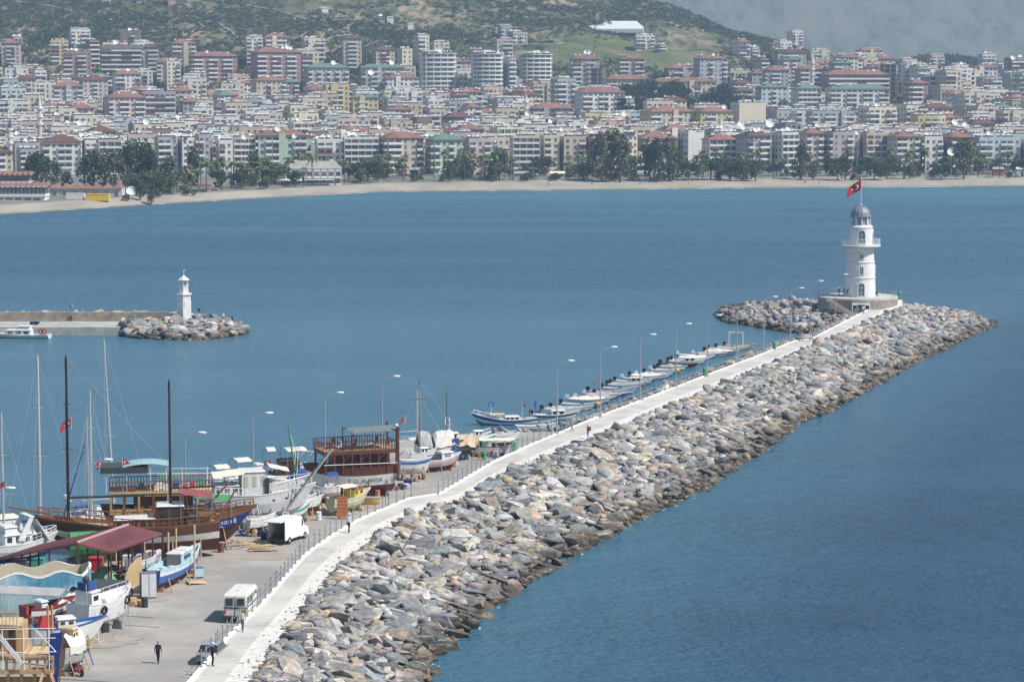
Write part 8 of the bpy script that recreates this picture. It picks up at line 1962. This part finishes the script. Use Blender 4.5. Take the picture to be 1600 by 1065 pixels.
HAIR = mat('hair_dark', (.02, .015, .012), .8, .1); HGR = mat('hair_grey', (.35, .34, .33), .8, .1); JEAN = mat('cloth_jeans', (.10, .15, .24), .9, .1); CBLK = mat('cloth_black', (.015, .016, .02), .9, .1); CNAV = mat('cloth_navy', (.02, .03, .07), .9, .1); CWHT = mat('cloth_white', (.62, .66, .72), .9, .05); CRED = mat('cloth_red', (.38, .035, .045), .9, .1); CBEI = mat('cloth_beige', (.50, .46, .34), .9, .1); CGRY = mat('cloth_grey', (.20, .20, .21), .9, .1); CLBL = mat('cloth_pale_blue', (.40, .52, .62), .9, .1); KHAK = mat('cloth_khaki', (.28, .24, .16), .9, .1)
def person(px, py, z, pose, rz, shirt, pants, label, hair=HAIR, shoes=BLACK, s_=1.0, extra=None, group=None):
    src, mi = BODY[pose]; me = src.copy(); me.materials.clear()
    for m_ in (shoes, pants, shirt, SKINM, hair): me.materials.append(m_)
    me.polygons.foreach_set('material_index', mi); me.polygons.foreach_set('use_smooth', [True]*len(mi))
    o = bpy.data.objects.new('person', me); COL.objects.link(o); q = P(px, py, z); o.location = q; o.rotation_euler = (0, 0, rz); o.scale = (s_, s_, s_); tag(o, label, 'person', group)
    if extra == 'pack': mb = MB().use(DGREY); mb.box((-.2, 0, 1.22), (.2, .32, .46), top=(.8, .85)); mb.build('backpack', o)
    if extra == 'cap': mb = MB().use(CWHT); mb.lathe([(.105, 1.68), (.1, 1.74), (.04, 1.79)], 10, (.05, 0, 0)); mb.box((.15, 0, 1.69), (.12, .14, .02)); mb.build('cap', o)
    return o
person(247, 1036, QZ, 'walk', R(80), CBLK, CBLK, 'man in a black hooded jacket walking alone on the open quay')
person(332, 1040, WZ, 'stand', R(20), CBLK, CNAV, 'man in a dark suit and pale cap standing by the fence', HGR, extra='cap')
person(379, 986, WZ, 'walk', R(80), CBEI, JEAN, 'man in a beige vest walking past the minibus')
person(545, 832, WZ, 'walk', R(65), CWHT, CBLK, 'man in a white shirt and black trousers near the orange board', extra='cap', s_=1.08)
person(894, 674, WZ, 'walk', R(215), CLBL, KHAK, 'man in a pale shirt and shorts by the first walkway lamp')
person(919, 686, WZ, 'stand', R(-150), CRED, CLBL, 'person in a red jacket with a backpack on the walkway', extra='pack', s_=1.05)
person(1297, 512, WZ, 'walk', R(230), CRED, CGRY, 'left one of two walkers in red near the lighthouse'); person(1303, 511, WZ, 'walk', R(230), CRED, JEAN, 'right one of two walkers in red near the lighthouse', s_=.95)
person(1349, 491, WZ+.1, 'walk', R(70), CWHT, CGRY, 'person in white walking up to the lighthouse platform')
LG = 'people leaning on the platform railing'
for i, px in enumerate((1311, 1319, 1324, 1329)): q = P(px, 462, PZ); person(px, 463.5-(i % 2), PZ, 'lean', R(-100+20*i), (CNAV, CBLK, CBLK, CNAV)[i], (JEAN, CBLK, CNAV, CBLK)[i], f"{['leftmost figure with a white cap', 'second dark figure', 'third dark figure', 'rightmost figure'][i]} at the railing left of the lighthouse", extra='cap' if i == 0 else None, group=LG)
person(1363, 463, PZ, 'sit', R(-80), CBEI, CBLK, 'person in beige sitting right of the lighthouse door'); person(1369, 463, PZ, 'sit', R(-60), CBLK, CBLK, 'person in black sitting at the right foot of the lighthouse')
for i, (px, py) in enumerate(((1133, 492), (1139, 490), (1145, 489), (1152, 489))): person(px, py+3, 2.0, 'sit', R(200), (CBLK, MATS['cloth_red'], CWHT, CNAV)[i], CNAV, f"{['leftmost', 'second from left', 'third from left', 'rightmost'][i]} of the four anglers on the tip of the headland", group='anglers sitting on the headland rocks')
person(112, 487, 3.15, 'walk', R(0), CLBL, JEAN, 'person with a blue backpack walking on the mole wall', extra='pack'); person(111, 502, 1.5, 'stand', R(-90), CGRY, CBLK, 'person in grey standing below the mole wall')
person(311, 494, 2.5, 'stand', R(-90), CBLK, CGRY, 'person in black standing right of the small lighthouse'); person(349, 499, 2.2, 'sit', R(-60), CBEI, CGRY, 'person in pale clothes sitting on the mole rocks'); person(363, 503, 1.9, 'sit', R(-40), CBLK, CBLK, 'person in dark clothes sitting near the mole tip'); person(303, 502, 2.0, 'sit', R(-90), CNAV, JEAN, 'person in blue crouching on the rocks below the small lighthouse')
person(44, 972, QZ+1.3, 'sit', R(-20), REDC, CGRY, 'man in a red top sitting on the deck of the timber boat')
for i, (px, py) in enumerate(((1258, 288), (838, 296), (856, 290), (1076, 290), (1280, 289), (925, 291), (452, 307), (458, 306), (1000, 289))):
    z = 1.0
    for _ in range(3): q = P(px, py, z); z = terrain(q.x, q.y)
    person(px, py, z, 'stand', R(-90+i*30), (CBLK, CRED, CNAV, CGRY)[i % 4], CNAV, f"{['lone dark figure on the sand right of the tents', 'dark figure on the sand below the grey kiosk', 'red dressed figure near the yellow roofed hut', 'figure on the sand below the tents', 'figure on the sand behind the lighthouse flag', 'figure on the sand below the tall bare tree', 'left figure of a pair on the sand by the hotel', 'right figure of a pair on the sand by the hotel', 'figure on the sand left of the tents'][i]}", group='people on the beach')
# cars along the promenade
r = random.Random(12)
cc = [mat('car_paint_'+n, c, .3, .02) for n, c in (('white', (.7, .7, .7)), ('silver', (.4, .42, .44)), ('red', (.4, .03, .03)), ('dark', (.04, .04, .05)))]
for i, px in enumerate((655, 700, 750, 790, 900, 1170, 1330, 1345, 1370, 1395, 1420, 1540, 500, 515, 610)):
    d = shore((px-800)/FPX*1150)+r.uniform(92, 98); X = (px-800)/FPX*d; k = r.randrange(4); t = car(0, 1000, 0, cc[k], 'x', R(r.choice((0, 180))), 'parked_car'); t.location = (X, d, terrain(X, d)); t['group'] = 'cars parked along the promenade'; t['label'] = f"{['white', 'silver', 'red', 'dark'][k]} car on the promenade {['left of the green hotel', 'before the green hotel', 'before the pink block', 'left of the grey kiosk', 'before the brown framed block', 'before the round trees', 'before the long mauve block', 'just left of the arcaded block', 'before the arcaded block', 'before the cream corner block', 'right of the cream corner block', 'before the glassy right block', 'left of the mansard hotel end', 'behind the mansard hotel', 'behind the white awning'][i]}"
# flags and buoys in the harbour
def pole_flag(px, py, z, h_, label, ang=R(190), s_=.9, d=None):
    q = P(px, py, z) if d is None else ATD(px, py, d); t = thing('flag', label, 'flag', (q.x, q.y, q.z)); mb = MB().use(STEEL); mb.tube((0, 0, -h_), (0, 0, .05), .025, .02, 5); mb.build('staff', t)
    t2 = make_flag('x', '', (0, 0, 0), s_*.95, s_*.66, ang, .6, parent=t, amp=.3)
g = GUL.t.location
pole_flag(157, 716, 0, 7.6, 'red flag drooping on a slanted staff left of the teal awning', R(-110), 1.0, 241); pole_flag(191, 715, 0, 7, 'small red flag at the foot of the leaning mast', R(20), .9, 241); pole_flag(111, 652, 0, 1.0, 'red flag high on the rigging of the dark gulet mast', R(200), 1.1, 234); pole_flag(9, 750, 0, .8, 'small red flag at the left edge of the basin', R(185), .7, 230)
pole_flag(829, 637, 0, 1.5, 'small red flag on the stern of the navy striped boat', R(-80), .6, 337); pole_flag(816, 629, 0, 2.1, 'tiny red pennant left of the first walkway lamp', R(0), .5, 337); pole_flag(633, 650, 0, .8, 'thin red pennant on the rigging behind the excursion boat', R(205), .7, 292)
for o in bpy.data.objects:
    if o.get('label') and len(o['label'].split()) > 16: o['label'] = ' '.join(o['label'].split()[:16])
# ------------------------------------------------------------------ sea air
def haze():
    m = bpy.data.materials.new('sea_air'); m.use_nodes = True; nt = m.node_tree; N = nt.nodes
    for n in list(N):
        if n.type != 'OUTPUT_MATERIAL': N.remove(n)
    out = [n for n in N if n.type == 'OUTPUT_MATERIAL'][0]
    v = N.new('ShaderNodeVolumePrincipled'); v.inputs['Color'].default_value = (.58, .76, 1.0, 1)
    v.inputs['Density'].default_value = 1.4e-4; v.inputs['Anisotropy'].default_value = .25
    nt.links.new(v.outputs[0], out.inputs['Volume'])
    mb = MB().use(m); mb.b2(-1400, 2900, -60, 6800, -6.0, 760.0); mb.build('haze', kind='stuff')
haze()
